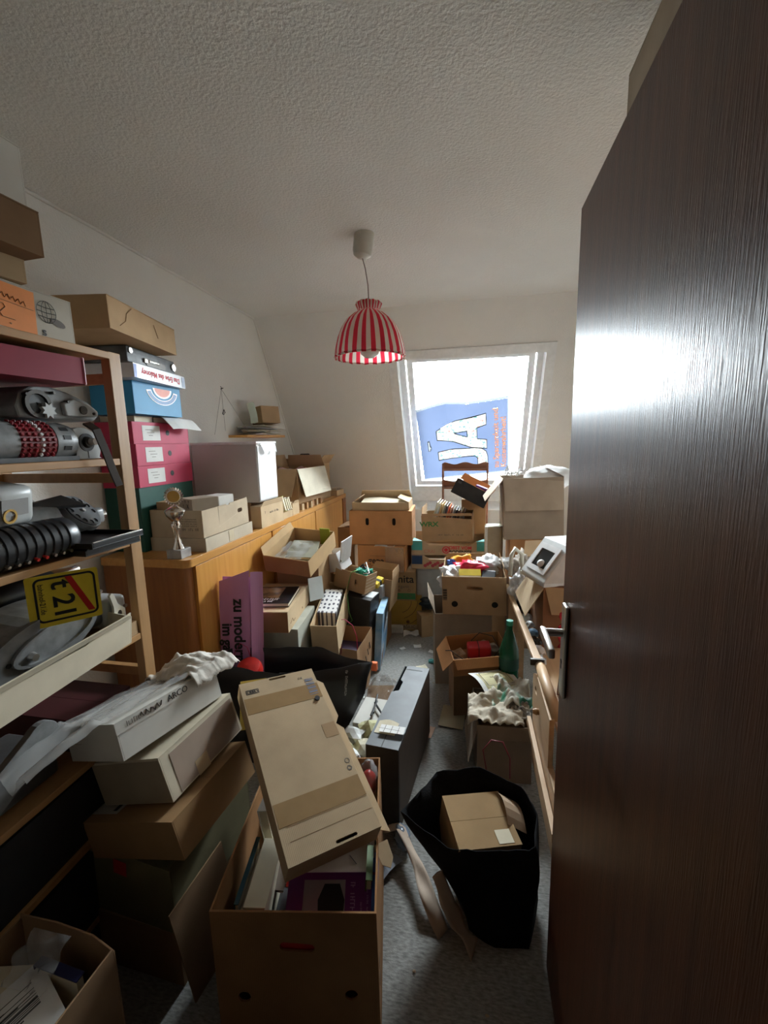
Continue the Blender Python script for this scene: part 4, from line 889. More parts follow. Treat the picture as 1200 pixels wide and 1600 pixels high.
book('book', 'green book at the right-hand carton wall', inb(0.165, -0.05, 0.25), (0, 4, 10.3), (0.018, 0.2, 0.125), plain('olive_green_cover', (0.10, 0.18, 0.04)))
book('book', 'blue book beside the purple one at the carton wall', inb(0.183, -0.14, 0.24), (0, 3, 10.3), (0.016, 0.16, 0.12), BLUE)
book('book', 'wide black book deep in the carton under the purple book', inb(0.03, -0.02, 0.18), (0, 0, 10.3), (0.30, 0.38, 0.05), BLACK)
o = book('book', 'slim white booklet standing at the back of the book carton', inb(0.135, 0.03, 0.29), (0, -10, 20), (0.008, 0.05, 0.13), PAPERW)
# clear bag with red content in the far corner of the carton
g = G(); g.blob((0, 0, 0.0), (0.035, 0.045, 0.075), 0.25, 2, 3); o = thing('plastic_bag', 'clear plastic bag with something red in the carton corner', 'bag', inb(0.155, 0.19, 0.38), (12, 0, 10)); build('film', g, FILM, o, smooth=True)
g = G(); g.blob((0, 0, -0.022), (0.028, 0.038, 0.048), 0.1, 2, 5); build('red_content', g, RED, o, smooth=True)

# flat shipping box lying tilted across the carton
D_ = (0.262, 0.575, 0.062)
KR = card('fresh_kraft_board', (0.50, 0.375, 0.235))
ik = carton('shipping_box', 'flat kraft shipping box tilted across the book carton', (-0.513, 1.133, 0.528), (21, 4.2, 41.6), D_, KR, jit=0)
g = G(); g.plate(rect(-0.131, 0.131, -0.2875, 0.2875), [stadium(0.03, -0.278, 0.062, 0.0085), stadium(0.0, 0.279, 0.06, 0.0085)], 0.003, Matrix.Translation((0, 0, 0.0621))); build('top_panel', g, KR, ik)
for y in (0.19, -0.165): panel('packing_tape', ik, 't', D_, 0, y, 0.255, 0.062, TAPE, e0=0.0032)
g = G(); g.box(-0.11, 0.125, -0.2, -0.198, 0.0652, 0.0656); g.box(-0.11, 0.125, -0.235, -0.234, 0.0652, 0.0656); build('crease', g, KRAFT, ik)
panel('torn_patch', ik, 't', D_, 0.105, 0.03, 0.045, 0.05, KRAFT, e0=0.0032)
g = G(); g.plate([(0.131, -0.26), (0.175, -0.285), (0.178, 0.06), (0.160, 0.085), (0.178, 0.11), (0.178, 0.26), (0.155, 0.285), (0.131, 0.27)], (), 0.003, Matrix.Translation((0, 0, 0.001))); build('side_flap', g, KR, ik)
g = G(); g.plate([(0.134, -0.286), (0.178, -0.286), (0.176, -0.33), (0.158, -0.35), (0.138, -0.335)], (), 0.003, Matrix.Translation((0, 0, -0.004)) @ Matrix.Rotation(R(8), 4, 'X')); build('tuck_tab', g, KR, ik)
g = G(); g.box(-0.128, -0.076, 0.245, 0.271, 0.0654, 0.0657)
g = G(); M = Matrix.Translation((-0.095, 0.245, 0.0654)); g.plate(rect(-0.021, 0.021, -0.009, 0.009), [rect(-0.019, 0.019, -0.007, 0.007)], 0.0003, M); g.plate(stadium(0, 0, 0.036, 0.0125), [stadium(0, 0, 0.033, 0.0105)], 0.0003, M); build('logo_frame', g, INK, ik)
text('IKEA', 0.0105, INK, ik, (-0.095, 0.245, 0.0656), (1, 0, 0), (0, 1, 0), off=0.0005, sx=0.95)
g = G()
for k in range(9): g.box(0.088, 0.118, 0.176 + k * 0.0085, 0.178 + k * 0.0085 + 0.003 * (k % 2), 0.0660, 0.0663)
build('printed_label', g, plain('slate_blue_print', (0.16, 0.20, 0.30)), ik); text('C E', 0.011, GREYINK, ik, (0.075, 0.255, 0.0656), (1, 0, 0), (0, 1, 0))
g = G(); M = Matrix.Translation((0.115, -0.085, 0.0654)); g.plate(circle(0, 0, 0.008), [circle(0, 0, 0.0062)], 0.0003, M); M = Matrix.Translation((0.113, -0.108, 0.0654)); g.plate(circle(0, 0, 0.0085, 6), [circle(0, 0, 0.005, 6)], 0.0003, M); build('recycling_mark', g, GREYINK, ik)
g = G(); g.cyl((0.105, 0.155, 0.0652), (0.105, 0.155, 0.070), 0.009, seg=14); build('rubber_dot', g, BLACK, ik)

# ---- leaning stack beside it
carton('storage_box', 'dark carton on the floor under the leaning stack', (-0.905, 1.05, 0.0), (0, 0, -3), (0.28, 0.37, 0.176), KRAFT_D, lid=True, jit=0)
D_ = (0.294, 0.36, 0.213)
b = carton('storage_box', 'sagging olive-brown open carton with a red sticker', (-0.905, 1.047, 0.18), (0, 0, -5), D_, OLIVE, tops={'f': [(1, 0.95), (0.3, 0.97), (-0.5, 1.04), (-1, 1.10)]}, jit=0.008)
panel('red_sticker', b, 'f', D_, -0.03, 0.165, 0.045, 0.045, RED, rotz=-5)
D_ = (0.335, 0.318, 0.107)
b = carton('storage_box', 'tan carton wedged tilted in the olive carton', (-0.858, 1.015, 0.402), (0, -15.5, -6), D_, card('warm_tan_board', (0.30, 0.175, 0.08)), lid=True, jit=0.002)
panel('white_label', b, 't', D_, -0.115, -0.07, 0.10, 0.12, paper('grey_label', (0.42, 0.39, 0.34)), e0=0.0035); panel('barcode', b, 't', D_, -0.085, -0.09, 0.014, 0.06, INK, e0=0.0041, rotz=0)
D_ = (0.259, 0.314, 0.130)
b = carton('storage_box', 'cream-edged carton with wide brown tape in the leaning stack', (-0.889, 1.068, 0.518), (0.4, -15.8, -5.5), D_, CREAM, lid=True, jit=0.002)
panel('brown_tape', b, 'r', D_, 0.012, 0.062, 0.27, 0.115, card('mauve_tape_paper', (0.36, 0.275, 0.215))); panel('tape_tab', b, 'r', D_, -0.03, 0.02, 0.05, 0.045, KRAFT_L, e0=0.001)
panel('front_shade', b, 'f', D_, 0.0, 0.064, 0.252, 0.124, card('shaded_cream_board', (0.34, 0.28, 0.20)))  # darker panel paints shade over the whole front of the cream box
D_ = (0.225, 0.35, 0.097)
b = carton('storage_box', 'white lidded archive box on top of the leaning stack', (-0.948, 1.048, 0.659), (-3, -15.8, -11), D_, WHITEB, lid=True, jit=0.001)
g = G()
for a in ((0.1127, 0.1142, -0.177, 0.177), (-0.1142, -0.1127, -0.177, 0.177)): g.box(*a, 0.070, 0.1008)
g.box(-0.1142, 0.1142, -0.1765, -0.1752, 0.070, 0.1008); g.box(-0.1142, 0.1142, 0.1752, 0.1765, 0.070, 0.1008); g.box(-0.1142, 0.1142, -0.1765, 0.1765, 0.1, 0.1015); build('lid', g, WHITEB, b)
ftext('ARCO', 0.026, INK, b, 'r', D_, 0.02, 0.086, e0=0.0025); fscrawl(0.05, 0.014, GREYINK, b, 'r', D_, -0.135, 0.086, e0=0.0025, seed=2, stroke=0.12); g = G(); o0 = on_face('r', *D_, -0.07, 0.086, 0.003)[0]; g.tube([(o0[0], o0[1] - 0.035 + 0.005 * i, o0[2] + 0.008 * math.sin(i * 1.9)) for i in range(15)], 0.0016, 5); build('ornament', g, GREYINK, b)
g = G(); g.box(-0.09, -0.045, -0.1772, -0.1768, 0.060, 0.0612); g.box(-0.09, -0.045, -0.1772, -0.1768, 0.050, 0.0508); build('pencil_line', g, GREYINK, b)
MW = Matrix.Translation((-0.948, 1.048, 0.659)) @ Euler((R(-3), R(-15.8), R(-11))).to_matrix().to_4x4()
# clear bag draped over the white box, white cloth bundled at its far end
def drape(u, v):
    y = -0.37 + 0.50 * v; x = -0.112 + 0.205 * u + (0.055 * (1 - u) * max(0, -0.18 - y) / 0.19)
    z = 0.110 + 0.010 * noise.noise(Vector((u * 5, v * 5, 2))) + 0.012 * abs(noise.noise(Vector((u * 9, v * 8, 7))))
    if y < -0.18: z -= (-0.18 - y) * 0.22 - 0.02 * math.sin(u * 9)
    return MW @ Vector((x, y, z))
g = G(); g.sheet(30, 26, drape); tag(build('plastic_bag', g, film('cloudy_plastic_film', (0.55, 0.55, 0.54), 0.45, 0.25), smooth=True), 'clear plastic bag draped over the white archive box', 'bag')
def cloth(u, v):
    x = -0.10 + 0.235 * u; y = 0.075 + 0.19 * v
    z = 0.108 + 0.045 * math.sin(math.pi * min(1, u * 1.1)) * math.sin(math.pi * min(1, v * 1.05)) + 0.020 * noise.noise(Vector((u * 6, v * 6, 3))) + 0.014 * abs(noise.noise(Vector((u * 14, v * 13, 9))))
    if x > 0.115: z -= (x - 0.115) * 1.6
    return MW @ Vector((x, y, z))
g = G(); g.sheet(36, 36, cloth); tag(build('cloth_bundle', g, CLOTHW, smooth=True, solid=0.002), 'bundled white cotton cloth at the far end of the archive box', 'cloth')
# yellow envelope between stack and shipping box
g = G(); g.sheet(3, 4, lambda u, v: (0.09 * u, 0.02 * u + 0.02 * v, 0.16 * v)); tag(build('envelope', g, paper('yellow_envelope', (0.50, 0.40, 0.10)), loc=(-0.78, 1.245, 0.52), rot=(-20, 0, 20), solid=0.002), 'yellow envelope stuck between the leaning stack and the shipping box', 'envelope')

# ---- box of papers by the door, lower left
D_ = (0.28, 0.36, 0.42)
b = carton('paper_carton', 'dark open carton of papers at the lower left', (-0.905, 0.48, 0.0), (0, 0, -4), D_, KRAFT_D, tops={'k': [(1, 1.02), (0.2, 1.05), (-0.6, 1.04), (-1, 0.98)]}, jit=0.006)
g = G(); g.box(-0.082, 0.082, -0.125, 0.125, 0, 0.001)
o = thing('printed_sheet', 'white printed letter lying in the dark carton of papers', 'paper', (-0.90, 0.475, 0.37), (6, 6, -24)); build('sheet', g, PAPERW, o)
g = G()
for k in range(12): g.box(-0.03 + 0.006 * (k % 3) - 0.03 * (k > 8), -0.0285 + 0.006 * (k % 3) - 0.03 * (k > 8), -0.10, 0.10, 0.001, 0.0013, Matrix.Translation((0.008 * (k % 4), 0, 0)))
for k in range(7): g.box(-0.05 + 0.011 * k, -0.0475 + 0.011 * k, -0.11, 0.03 + 0.02 * (k % 3), 0.001, 0.0014)
build('printed_lines', g, INK, o)
g = G(); g.box(-0.09, 0.09, -0.13, 0.13, 0, 0.002); tag(build('paper_sheet', g, PAPERC, loc=(-0.965, 0.50, 0.34), rot=(4, 10, 20)), 'cream sheet beside the printed letter in the dark carton', 'paper')
g = G(); g.sheet(10, 10, lambda u, v: (0.10 * (u - 0.5), 0.09 * (v - 0.5), 0.03 * noise.noise(Vector((u * 3, v * 3, 0))) + 0.02 * noise.noise(Vector((u * 8, v * 8, 4))))); tag(build('plastic_bag', g, FILM, loc=(-0.90, 0.60, 0.425), rot=(30, 0, 0), smooth=True), 'crumpled clear bag on the dark carton of papers', 'bag')
book('folder', 'dark blue folder standing in the dark carton of papers', (-0.86, 0.61, 0.01), (0, 0, -4), (0.12, 0.02, 0.39), plain('navy_cover', (0.01, 0.012, 0.06)))
book('folder', 'thick stack of documents filling the dark carton', (-0.905, 0.46, 0.006), (0, 0, -4), (0.24, 0.27, 0.32), KRAFT_D)
# loose flattened carton between
g = G(); g.plate([(-0.10, 0), (0.11, 0), (0.10, 0.30), (-0.11, 0.28)], (), 0.004); tag(build('cardboard_sheet', g, KRAFT_D, loc=(-0.71, 0.93, 0.0), rot=(80, 0, 82)), 'dark loose cardboard sheet leaning beside the book carton', 'cardboard')

# ---- black carrier bag behind the foreground boxes
def loft(top, bot, n=6, bulge=0.0, wav=0.0, seed=0):
    """bag wall from bottom polygon to top polygon"""
    def dens(pl, k=6):
        out = []
        for i in range(len(pl)):
            a, b = Vector(pl[i]), Vector(pl[(i + 1) % len(pl)])
            for j in range(k): out.append(a.lerp(b, j / k))
        return out
    t_, b_ = dens(top), dens(bot); m = len(t_); g = G(); vs = []; c = sum(b_, Vector()) / m
    for r_ in range(n + 1):
        v = r_ / n
        for i in range(m):
            p = b_[i].lerp(t_[i], v); d = (p - c); d.z = 0; d = d.normalized() if d.length else d
            p = p + d * (bulge * math.sin(math.pi * v) + wav * noise.noise(Vector((p.x * 9 + seed, p.y * 9, p.z * 7))))
            if r_ == n: p.z += wav * 0.7 * noise.noise(Vector((i * 0.5, seed, 3)))
            vs.append(p)
    fs = [(r_ * m + i, r_ * m + (i + 1) % m, (r_ + 1) * m + (i + 1) % m, (r_ + 1) * m + i) for r_ in range(n) for i in range(m)]
    fs.append(tuple(range(m - 1, -1, -1)))
    return g.poly(vs, fs)
bb = thing('carrier_bag', 'large black paper carrier bag standing open in front of the sideboard', 'bag')
top = [(-1.19, 1.70, 0.505), (-0.95, 1.675, 0.49), (-0.74, 1.70, 0.485), (-0.45, 1.88, 0.465), (-0.56, 1.91, 0.46), (-0.77, 1.985, 0.47), (-1.04, 1.92, 0.475), (-1.17, 1.88, 0.49)]
bot = [(-1.12, 1.70, 0), (-0.95, 1.69, 0), (-0.80, 1.70, 0), (-0.62, 1.82, 0), (-0.62, 1.90, 0), (-0.80, 1.94, 0), (-1.02, 1.90, 0), (-1.12, 1.86, 0)]
BAGP = plain('black_kraft_paper', (0.016, 0.016, 0.018), rough=0.45)
build('bag_body', loft(top, bot, 6, 0.012, 0.016, 4), BAGP, bb, smooth=True, solid=0.001)
scrawl(bb, (-0.555, 1.793, 0.40), (-0.06, -0.10, -1), (0.85, 0.5, -0.05), 0.12, 0.012, plain('silver_print', (0.5, 0.5, 0.5)), 7)
g = G(); g.tube([(-0.63, 1.955, 0.45), (-0.625, 1.96, 0.49), (-0.62, 1.955, 0.51), (-0.622, 1.95, 0.46)], 0.0018, 6); build('cord_handle', g, MAROON, bb)
g = G(); g.lathe([(0, 0.03), (0.035, 0.027), (0.055, 0.018), (0.062, 0.0), (0.062, -0.03), (0, -0.03)], 28); o = thing('red_tin', 'round red tin inside the black carrier bag', 'tin', (-1.03, 1.765, 0.445), (25, 5, 0)); build('lid', g, RED, o, smooth='auto'); g = G(); g.lathe([(0.058, -0.03), (0.058, -0.10), (0, -0.10)], 24); build('can', g, MAROON, o, smooth='auto')
book('folder', 'grey folder lying inside the black carrier bag', (-0.80, 1.83, 0.33), (0, 4, 12), (0.24, 0.16, 0.03), plain('slate_cover', (0.10, 0.09, 0.10)))
book('folder', 'thick pile of papers at the bottom of the black carrier bag', (-0.88, 1.80, 0.004), (0, 0, 6), (0.28, 0.10, 0.28), KRAFT_D)

# ---- tall flat black carton standing on its edge
D_ = (0.131, 0.616, 0.354)
bf = carton('black_carton', 'tall narrow black carton standing on the carpet', (-0.286, 1.757, 0.0), (0, 0, -5.9), D_, BLACKB, jit=0)
g = G(); g.plate([(-0.0655, -0.308), (0.0655, -0.308), (0.0655, 0.308), (-0.05, 0.308), (-0.05, 0.17), (-0.035, 0.155), (-0.035, 0.08), (-0.0655, 0.06)], (), 0.003, Matrix.Translation((0, 0, 0.3545))); build('top_flap', g, mat('scuffed_black_board', (0.085, 0.092, 0.10), rough=0.5, var=0.2, scale=12), bf)
g = G(); g.box(-0.05, 0.035, 0.270, 0.276, 0.3578, 0.3584); g.box(-0.004, 0.0, -0.308, -0.23, 0.3578, 0.3584); build('fold_line', g, INK, bf)
panel('brown_side', bf, 'r', D_, 0.0, 0.175, 0.60, 0.34, mat('dark_brown_board', (0.075, 0.055, 0.042), rough=0.7, scale=8))
g = G(); g.sheet(6, 6, lambda u, v: (-0.055 + 0.085 * u, -0.235 + 0.075 * v, 0.359 + 0.012 * math.sin(3 * u) * v)); o = thing('paper_note', 'torn cream note with a delivery label on the black carton', 'paper', (-0.286, 1.757, 0.0), (0, 0, -5.9)); build('note', g, PAPERC, o, solid=0.0006)
g = G(); g.box(-0.045, 0.055, -0.24, -0.195, 0.372, 0.3726, Matrix.Rotation(R(3), 4, 'Z')); lb = build('label', g, PAPERW, o)
g = G()
for k in range(3): g.box(-0.015 + 0.028 * k, -0.013 + 0.028 * k, -0.24, -0.197, 0.3727, 0.373)
g.box(-0.04, 0.05, -0.22, -0.219, 0.3727, 0.373); build('printed_lines', g, GREYINK, lb)
# litter between the bags: white pad with black sticks, plastic, papers
g = G(); g.rbox(0, 0, 0.05, 0.13, 0.20, 0.10, 0.004); tag(build('white_carton', g, WHITEB, loc=(-0.46, 1.90, 0.10), rot=(4, 0, -6)), 'flat white carton on the floor beside the black carton', 'box')
g = G(); g.rbox(0, 0, 0.05, 0.16, 0.24, 0.10, 0.004); tag(build('flat_box', g, KRAFT_D, loc=(-0.46, 1.90, 0.0), rot=(0, 0, -6)), 'dark flat box under the white carton on the floor', 'box')
for i, (a, b) in enumerate((((-0.452, 1.995, 0.225), (-0.445, 1.86, 0.214)), ((-0.443, 1.94, 0.225), (-0.452, 1.84, 0.212)), ((-0.452, 1.93, 0.222), (-0.405, 1.865, 0.213)))):
    g = G(); g.cyl(a, b, 0.005, seg=10); tag(build('black_stick', g, BLACK), ('longest', 'shortest', 'the slanting one')[i] + ' of three black plastic sticks on the white carton', 'stick', 'black sticks on the white carton')
g = G(); g.sheet(20, 20, lambda u, v: (0.20 * (u - 0.5), 0.20 * (v - 0.5), 0.008 + 0.16 * math.sin(math.pi * u) * math.sin(math.pi * v) * (0.55 + 0.5 * noise.noise(Vector((u * 4, v * 4, 8)))) + 0.03 * abs(noise.noise(Vector((u * 9, v * 9, 2)))))); tag(build('plastic_bag', g, FILM, loc=(-0.47, 2.21, 0.10)), 'crumpled translucent bag beyond the white carton', 'bag')
g = G(); g.rbox(0, 0, 0.05, 0.16, 0.16, 0.10, 0.004); tag(build('flat_box', g, KRAFT_D, loc=(-0.48, 2.21, 0.0), rot=(0, 0, 10)), 'dark little box under the translucent bag', 'box')
g = G(); g.rbox(0, 0, 0.02, 0.035, 0.03, 0.05, 0.006); tag(build('orange_cap', g, ORANGEINK, loc=(-0.535, 2.30, 0.19)), 'orange plastic cap peeking over the translucent bag', 'cap')
for i in range(6):
    rnd = random.Random(30 + i); g = G(); g.blob((0, 0, 0.03), (0.045, 0.05, 0.035), 0.6, 1.7, 20 + i, flat=0.0, sub=2)
    tag(build('crumpled_paper', g, (PAPERC, PAPERW, paper('yellowish_paper', (0.55, 0.52, 0.30)))[i % 3], loc=(-0.50 + 0.055 * (i % 2) + rnd.uniform(-0.02, 0.02), 1.50 + 0.05 * i, 0.16 + 0.01 * (i % 3)), rot=(0, 0, 60 * i)), ('cream', 'white', 'yellowish')[i % 3] + ' crumpled paper between the carrier bag and the black carton, ' + ('nearest the books', 'second nearest the books', 'third from the books', 'fourth from the books', 'next to the white carton', 'touching the white carton')[i], 'paper', 'crumpled papers by the black carton')
g = G(); g.rbox(0, 0, 0.08, 0.15, 0.36, 0.16, 0.004); tag(build('flat_box', g, KRAFT_D, loc=(-0.475, 1.62, 0.0), rot=(0, 0, -6)), 'dark box on the floor under the crumpled papers', 'box')

# ---- black fabric bag with a box in it, lower right
fb = thing('shopping_bag', 'black fabric shopping bag sagging on the carpet by the door', 'bag')
top = [(-0.205, 1.25, 0.285), (-0.06, 1.16, 0.265), (0.08, 1.145, 0.30), (0.205, 1.165, 0.315), (0.235, 1.30, 0.30), (0.19, 1.40, 0.31), (0.05, 1.44, 0.325), (-0.10, 1.41, 0.31)]
bot = [(-0.03, 1.24, 0.004), (0.01, 1.14, 0.004), (0.09, 1.11, 0.004), (0.19, 1.12, 0.004), (0.215, 1.27, 0.004), (0.18, 1.36, 0.004), (0.08, 1.39, 0.004), (0.0, 1.36, 0.004)]
build('bag_body', loft(top, bot, 7, 0.006, 0.022, 11), BLACKC, fb, smooth=True, solid=0.003)
g = G(); g.tube([(0.075, 1.45, 0.30), (0.06, 1.47, 0.38), (0.09, 1.475, 0.42), (0.13, 1.47, 0.42), (0.155, 1.455, 0.37), (0.155, 1.44, 0.30)], 0.0025, 8); build('cord_handle', g, plain('dark_red_cord', (0.22, 0.02, 0.04)), fb, smooth=True)
D_ = (0.205, 0.19, 0.165)
b = carton('small_carton', 'tan box sticking out of the black fabric bag', (0.03, 1.285, 0.112), (6, 4, 20), D_, card('bag_tan_board', (0.33, 0.215, 0.105)), lid=True, jit=0.002)
panel('address_label', b, 't', D_, 0.055, -0.065, 0.05, 0.045, PAPERC, e0=0.0035)
g = G(); g.sheet(4, 6, lambda u, v: (0.07 * u, 0.13 * v, 0.03 * math.sin(3 * v) - 0.03 * u)); tag(build('paper_sheet', g, PAPERB, loc=(0.135, 1.27, 0.275), rot=(0, 10, 15), solid=0.001), 'brown packing paper tucked beside the box in the fabric bag', 'paper')
def ribbon(pts, wd, m, label, seed=0):
    g = G(); P = [Vector(p) for p in pts]; n = 24
    def at_(t):
        k = t * (len(P) - 1); i = min(int(k), len(P) - 2); return P[i].lerp(P[i + 1], k - i)
    def f(u, v):
        p = at_(v); d = (at_(min(1, v + 0.02)) - at_(max(0, v - 0.02))).normalized(); s = d.cross(Vector((0, 0, 1))).normalized()
        return p + s * wd * (u - 0.5) * (1 + 0.25 * math.sin(9 * v + seed)) + Vector((0, 0, 0.006 * math.sin(14 * v + 4 * u) + 0.008 * u * math.sin(5 * v)))
    g.sheet(5, n, f); return tag(build('packing_paper', g, m, smooth=True, solid=0.0008), label, 'paper')
BP = paper('grey_brown_packing_paper', (0.46, 0.36, 0.28))
ribbon([(-0.30, 1.44, 0.02), (-0.24, 1.40, 0.06), (-0.16, 1.27, 0.06), (-0.12, 1.19, 0.05), (-0.065, 1.11, 0.015)], 0.042, BP, 'long strip of brown packing paper beside the fabric bag', 1)
ribbon([(-0.085, 1.17, 0.16), (-0.05, 1.12, 0.11), (-0.01, 1.10, 0.06), (0.03, 1.085, 0.015)], 0.05, BP, 'short strip of brown packing paper hanging from the fabric bag', 4)
g = G(); g.sheet(3, 3, lambda u, v: (0.035 * (u - 0.5), 0.10 * (v - 0.5), 0.012 + 0.01 * math.sin(3 * v))); tag(build('paper_sheet', g, paper('blue_grey_paper', (0.30, 0.33, 0.38)), loc=(-0.265, 1.29, 0.0), rot=(0, 0, -35), solid=0.001), 'bluish strip of paper on the carpet beside the book carton', 'paper')
g = G(); g.blob((0, 0, 0.03), (0.03, 0.05, 0.03), 0.4, 2, 6, flat=0.0); tag(build('plastic_bag', g, film('bluish_film', (0.20, 0.25, 0.32), 0.8), loc=(-0.235, 1.40, 0.0), rot=(0, 0, 20), smooth=True), 'bluish crumpled plastic in front of the fabric bag', 'bag')

# ---- litter on the carpet
LIT = [((-0.33, 0.965), 0.035, 0.02, PAPERW, 'small white ticket on the carpet beside the book carton', 5), ((-0.30, 2.70), 0.07, 0.05, PAPERC, 'cream note on the carpet behind the black carton', 30), ((-0.365, 3.0), 0.055, 0.045, PAPERW, 'white scrap on the carpet near the yellow box', 15), ((-0.25, 2.93), 0.05, 0.035, PAPERW, 'white scrap on the carpet near the tall brown carton', -20), ((-0.47, 2.95), 0.04, 0.03, PAPERW, 'tiny white scrap on the carpet by the blue printed box', 40), ((-0.185, 2.05), 0.03, 0.09, paper('salmon_paper', (0.45, 0.28, 0.20)), 'salmon paper strip on the carpet by the black carton', -12)]
for (x, y), a, b_, mm, lab, rz in LIT:
    g = G(); g.sheet(4, 4, lambda u, v: (a * (u - 0.5), b_ * (v - 0.5), 0.003 + 0.004 * (u - 0.5) ** 2 * 4 * (1 if v > 0.5 else 0.3))); tag(build('paper_scrap', g, mm, loc=(x, y, 0.0), rot=(0, 0, rz), solid=0.0008), lab, 'paper')
g = G(); g.blob((0, 0, 0.012), (0.03, 0.018, 0.012), 0.4, 2, 9); tag(build('teal_wrapper', g, TEAL, loc=(-0.235, 2.78, 0.0)), 'small teal wrapper on the carpet', 'wrapper')
for i in range(18):
    rnd = random.Random(90 + i); x, y = (rnd.uniform(-0.5, -0.2), rnd.uniform(2.0, 3.15)) if i < 15 else (rnd.uniform(-0.22, 0.1), rnd.uniform(0.85, 1.12))
    s_ = rnd.uniform(0.003, 0.007); g = G(); g.blob((0, 0, s_ * 0.3), (s_, s_ * 0.7, s_ * 0.4), 0.4, 2, i, sub=1)
    if i == 0: crumbs = G()
    crumbs.merge(g.bm, Matrix.Translation((x, y, 0.001)))
o = build('crumbs', crumbs, PAPERB); tag(o, 'scattered pale crumbs and paper bits on the carpet', 'crumbs', kind='stuff')
g = G(); g.box(-0.065, 0.065, -0.075, 0.075, 0, 0.004); o = tag(build('cardboard_sheet', g, GREYB, loc=(-0.075, 2.17, 0.02), rot=(10, 0, -8)), 'loose square of grey-green cardboard on the carpet', 'cardboard')
o.active_material = card('olive_tan_board', (0.36, 0.32, 0.22))

# ================================================================== HEAP IN FRONT OF THE SIDEBOARD
# pink paper bag with black lettering
pb = thing('paper_bag', 'pink paper bag with black lettering leaning on the sideboard', 'bag', (-1.165, 1.87, 0.35), (-4, 3, 12))
g = G(); vs = [(-0.075, -0.01, 0), (0.07, -0.01, 0), (0.06, 0.0, 0.555), (-0.075, 0.0, 0.495)]
g.sheet(6, 10, lambda u, v: (-0.078 + 0.15 * u + 0.004 * math.sin(5 * v), -0.012 - 0.006 * math.sin(3 * u), (0.485 + 0.06 * u) * v)); build('front_panel', g, PINK, pb, solid=0.001)
g = G(); g.sheet(6, 10, lambda u, v: (0.072 + 0.055 * u + 0.012 * (1 - v), -0.012 + 0.012 * u + 0.02 * math.sin(2 * u), (0.535 - 0.005 * u) * v)); build('side_panel', g, PINKL, pb, solid=0.001)
g = G(); g.sheet(4, 6, lambda u, v: (-0.078 + 0.2 * u, 0.028, 0.50 * v)); build('back_panel', g, PINK, pb, solid=0.001)
g = G(); g.box(-0.078, 0.12, -0.012, 0.028, 0, 0.002); build('base', g, PINK, pb)
text('zu modern', 0.078, INK, pb, (0.022, -0.0225, 0.235), (0.03, 0, -1), (1, 0, 0.03), off=0.0022, sx=0.95)
text('im ganz', 0.070, INK, pb, (-0.038, -0.0215, 0.17), (0.03, 0, -1), (1, 0, 0.03), off=0.002, sx=0.95)
g = G(); g.tube([(-0.005, -0.025, 0.02), (0.0, -0.03, 0.12), (0.03, -0.034, 0.175), (0.065, -0.032, 0.155), (0.085, -0.028, 0.09), (0.09, -0.024, 0.02)], 0.002, 6); build('cord_handle', g, plain('crimson_cord', (0.40, 0.02, 0.08)), pb, smooth=True)
carton('storage_box', 'brown carton on the floor under the pink paper bag', (-1.13, 1.99, 0.0), (0, 0, 0), (0.18, 0.11, 0.345), KRAFT_D, lid=True, jit=0)

D_ = (0.285, 0.46, 0.112)
b = carton('storage_box', 'tan carton with a glossy book on it in front of the sideboard', (-1.087, 2.20, 0.533), (0, 0, 7), D_, KRAFT_L, lid=True, jit=0.002)
panel('near_side_shade', b, 'f', D_, 0, 0.056, 0.28, 0.108, card('shaded_tan_board', (0.30, 0.165, 0.085)))  # shade on the face away from the window, put in as darker colour
g = G(); o0 = on_face('r', *D_, 0.05, 0.03, 0.0005)[0]; g.cyl(o0, Vector(o0) + Vector((0.0008, 0, 0)), 0.006, seg=10)
g.tube([(o0[0], o0[1] - 0.24, 0.035), (o0[0], o0[1] - 0.2, 0.05), (o0[0], o0[1] - 0.18, 0.025), (o0[0], o0[1] - 0.15, 0.03)], 0.0012, 5); build('tear', g, KRAFT_D, b)
carton('storage_box', 'grey-green carton at the base of the heap under the tan one', (-1.06, 2.20, 0.0), (0, 0, 5), (0.31, 0.34, 0.527), GREYB, lid=True, jit=0)
o = book('book', 'glossy black art book lying on the tan carton', (-1.095, 2.165, 0.6495), (0, 0, 10), (0.27, 0.27, 0.022), plain('glossy_black_cover', (0.02, 0.021, 0.025), rough=0.15))
cover(o, -0.13, 0.06, -0.055, 0.12, 0.0222, mat('painting_print', (0.03, 0.03, 0.025), col2=(0.42, 0.28, 0.15), rough=0.2, scale=16))
scrawl(o, (-0.03, -0.075, 0.0224), (1, 0, 0), (0, 1, 0), 0.19, 0.024, WHITEP, 8, stroke=0.3); scrawl(o, (-0.03, -0.105, 0.0224), (1, 0, 0), (0, 1, 0), 0.19, 0.024, WHITEP, 9, stroke=0.3)
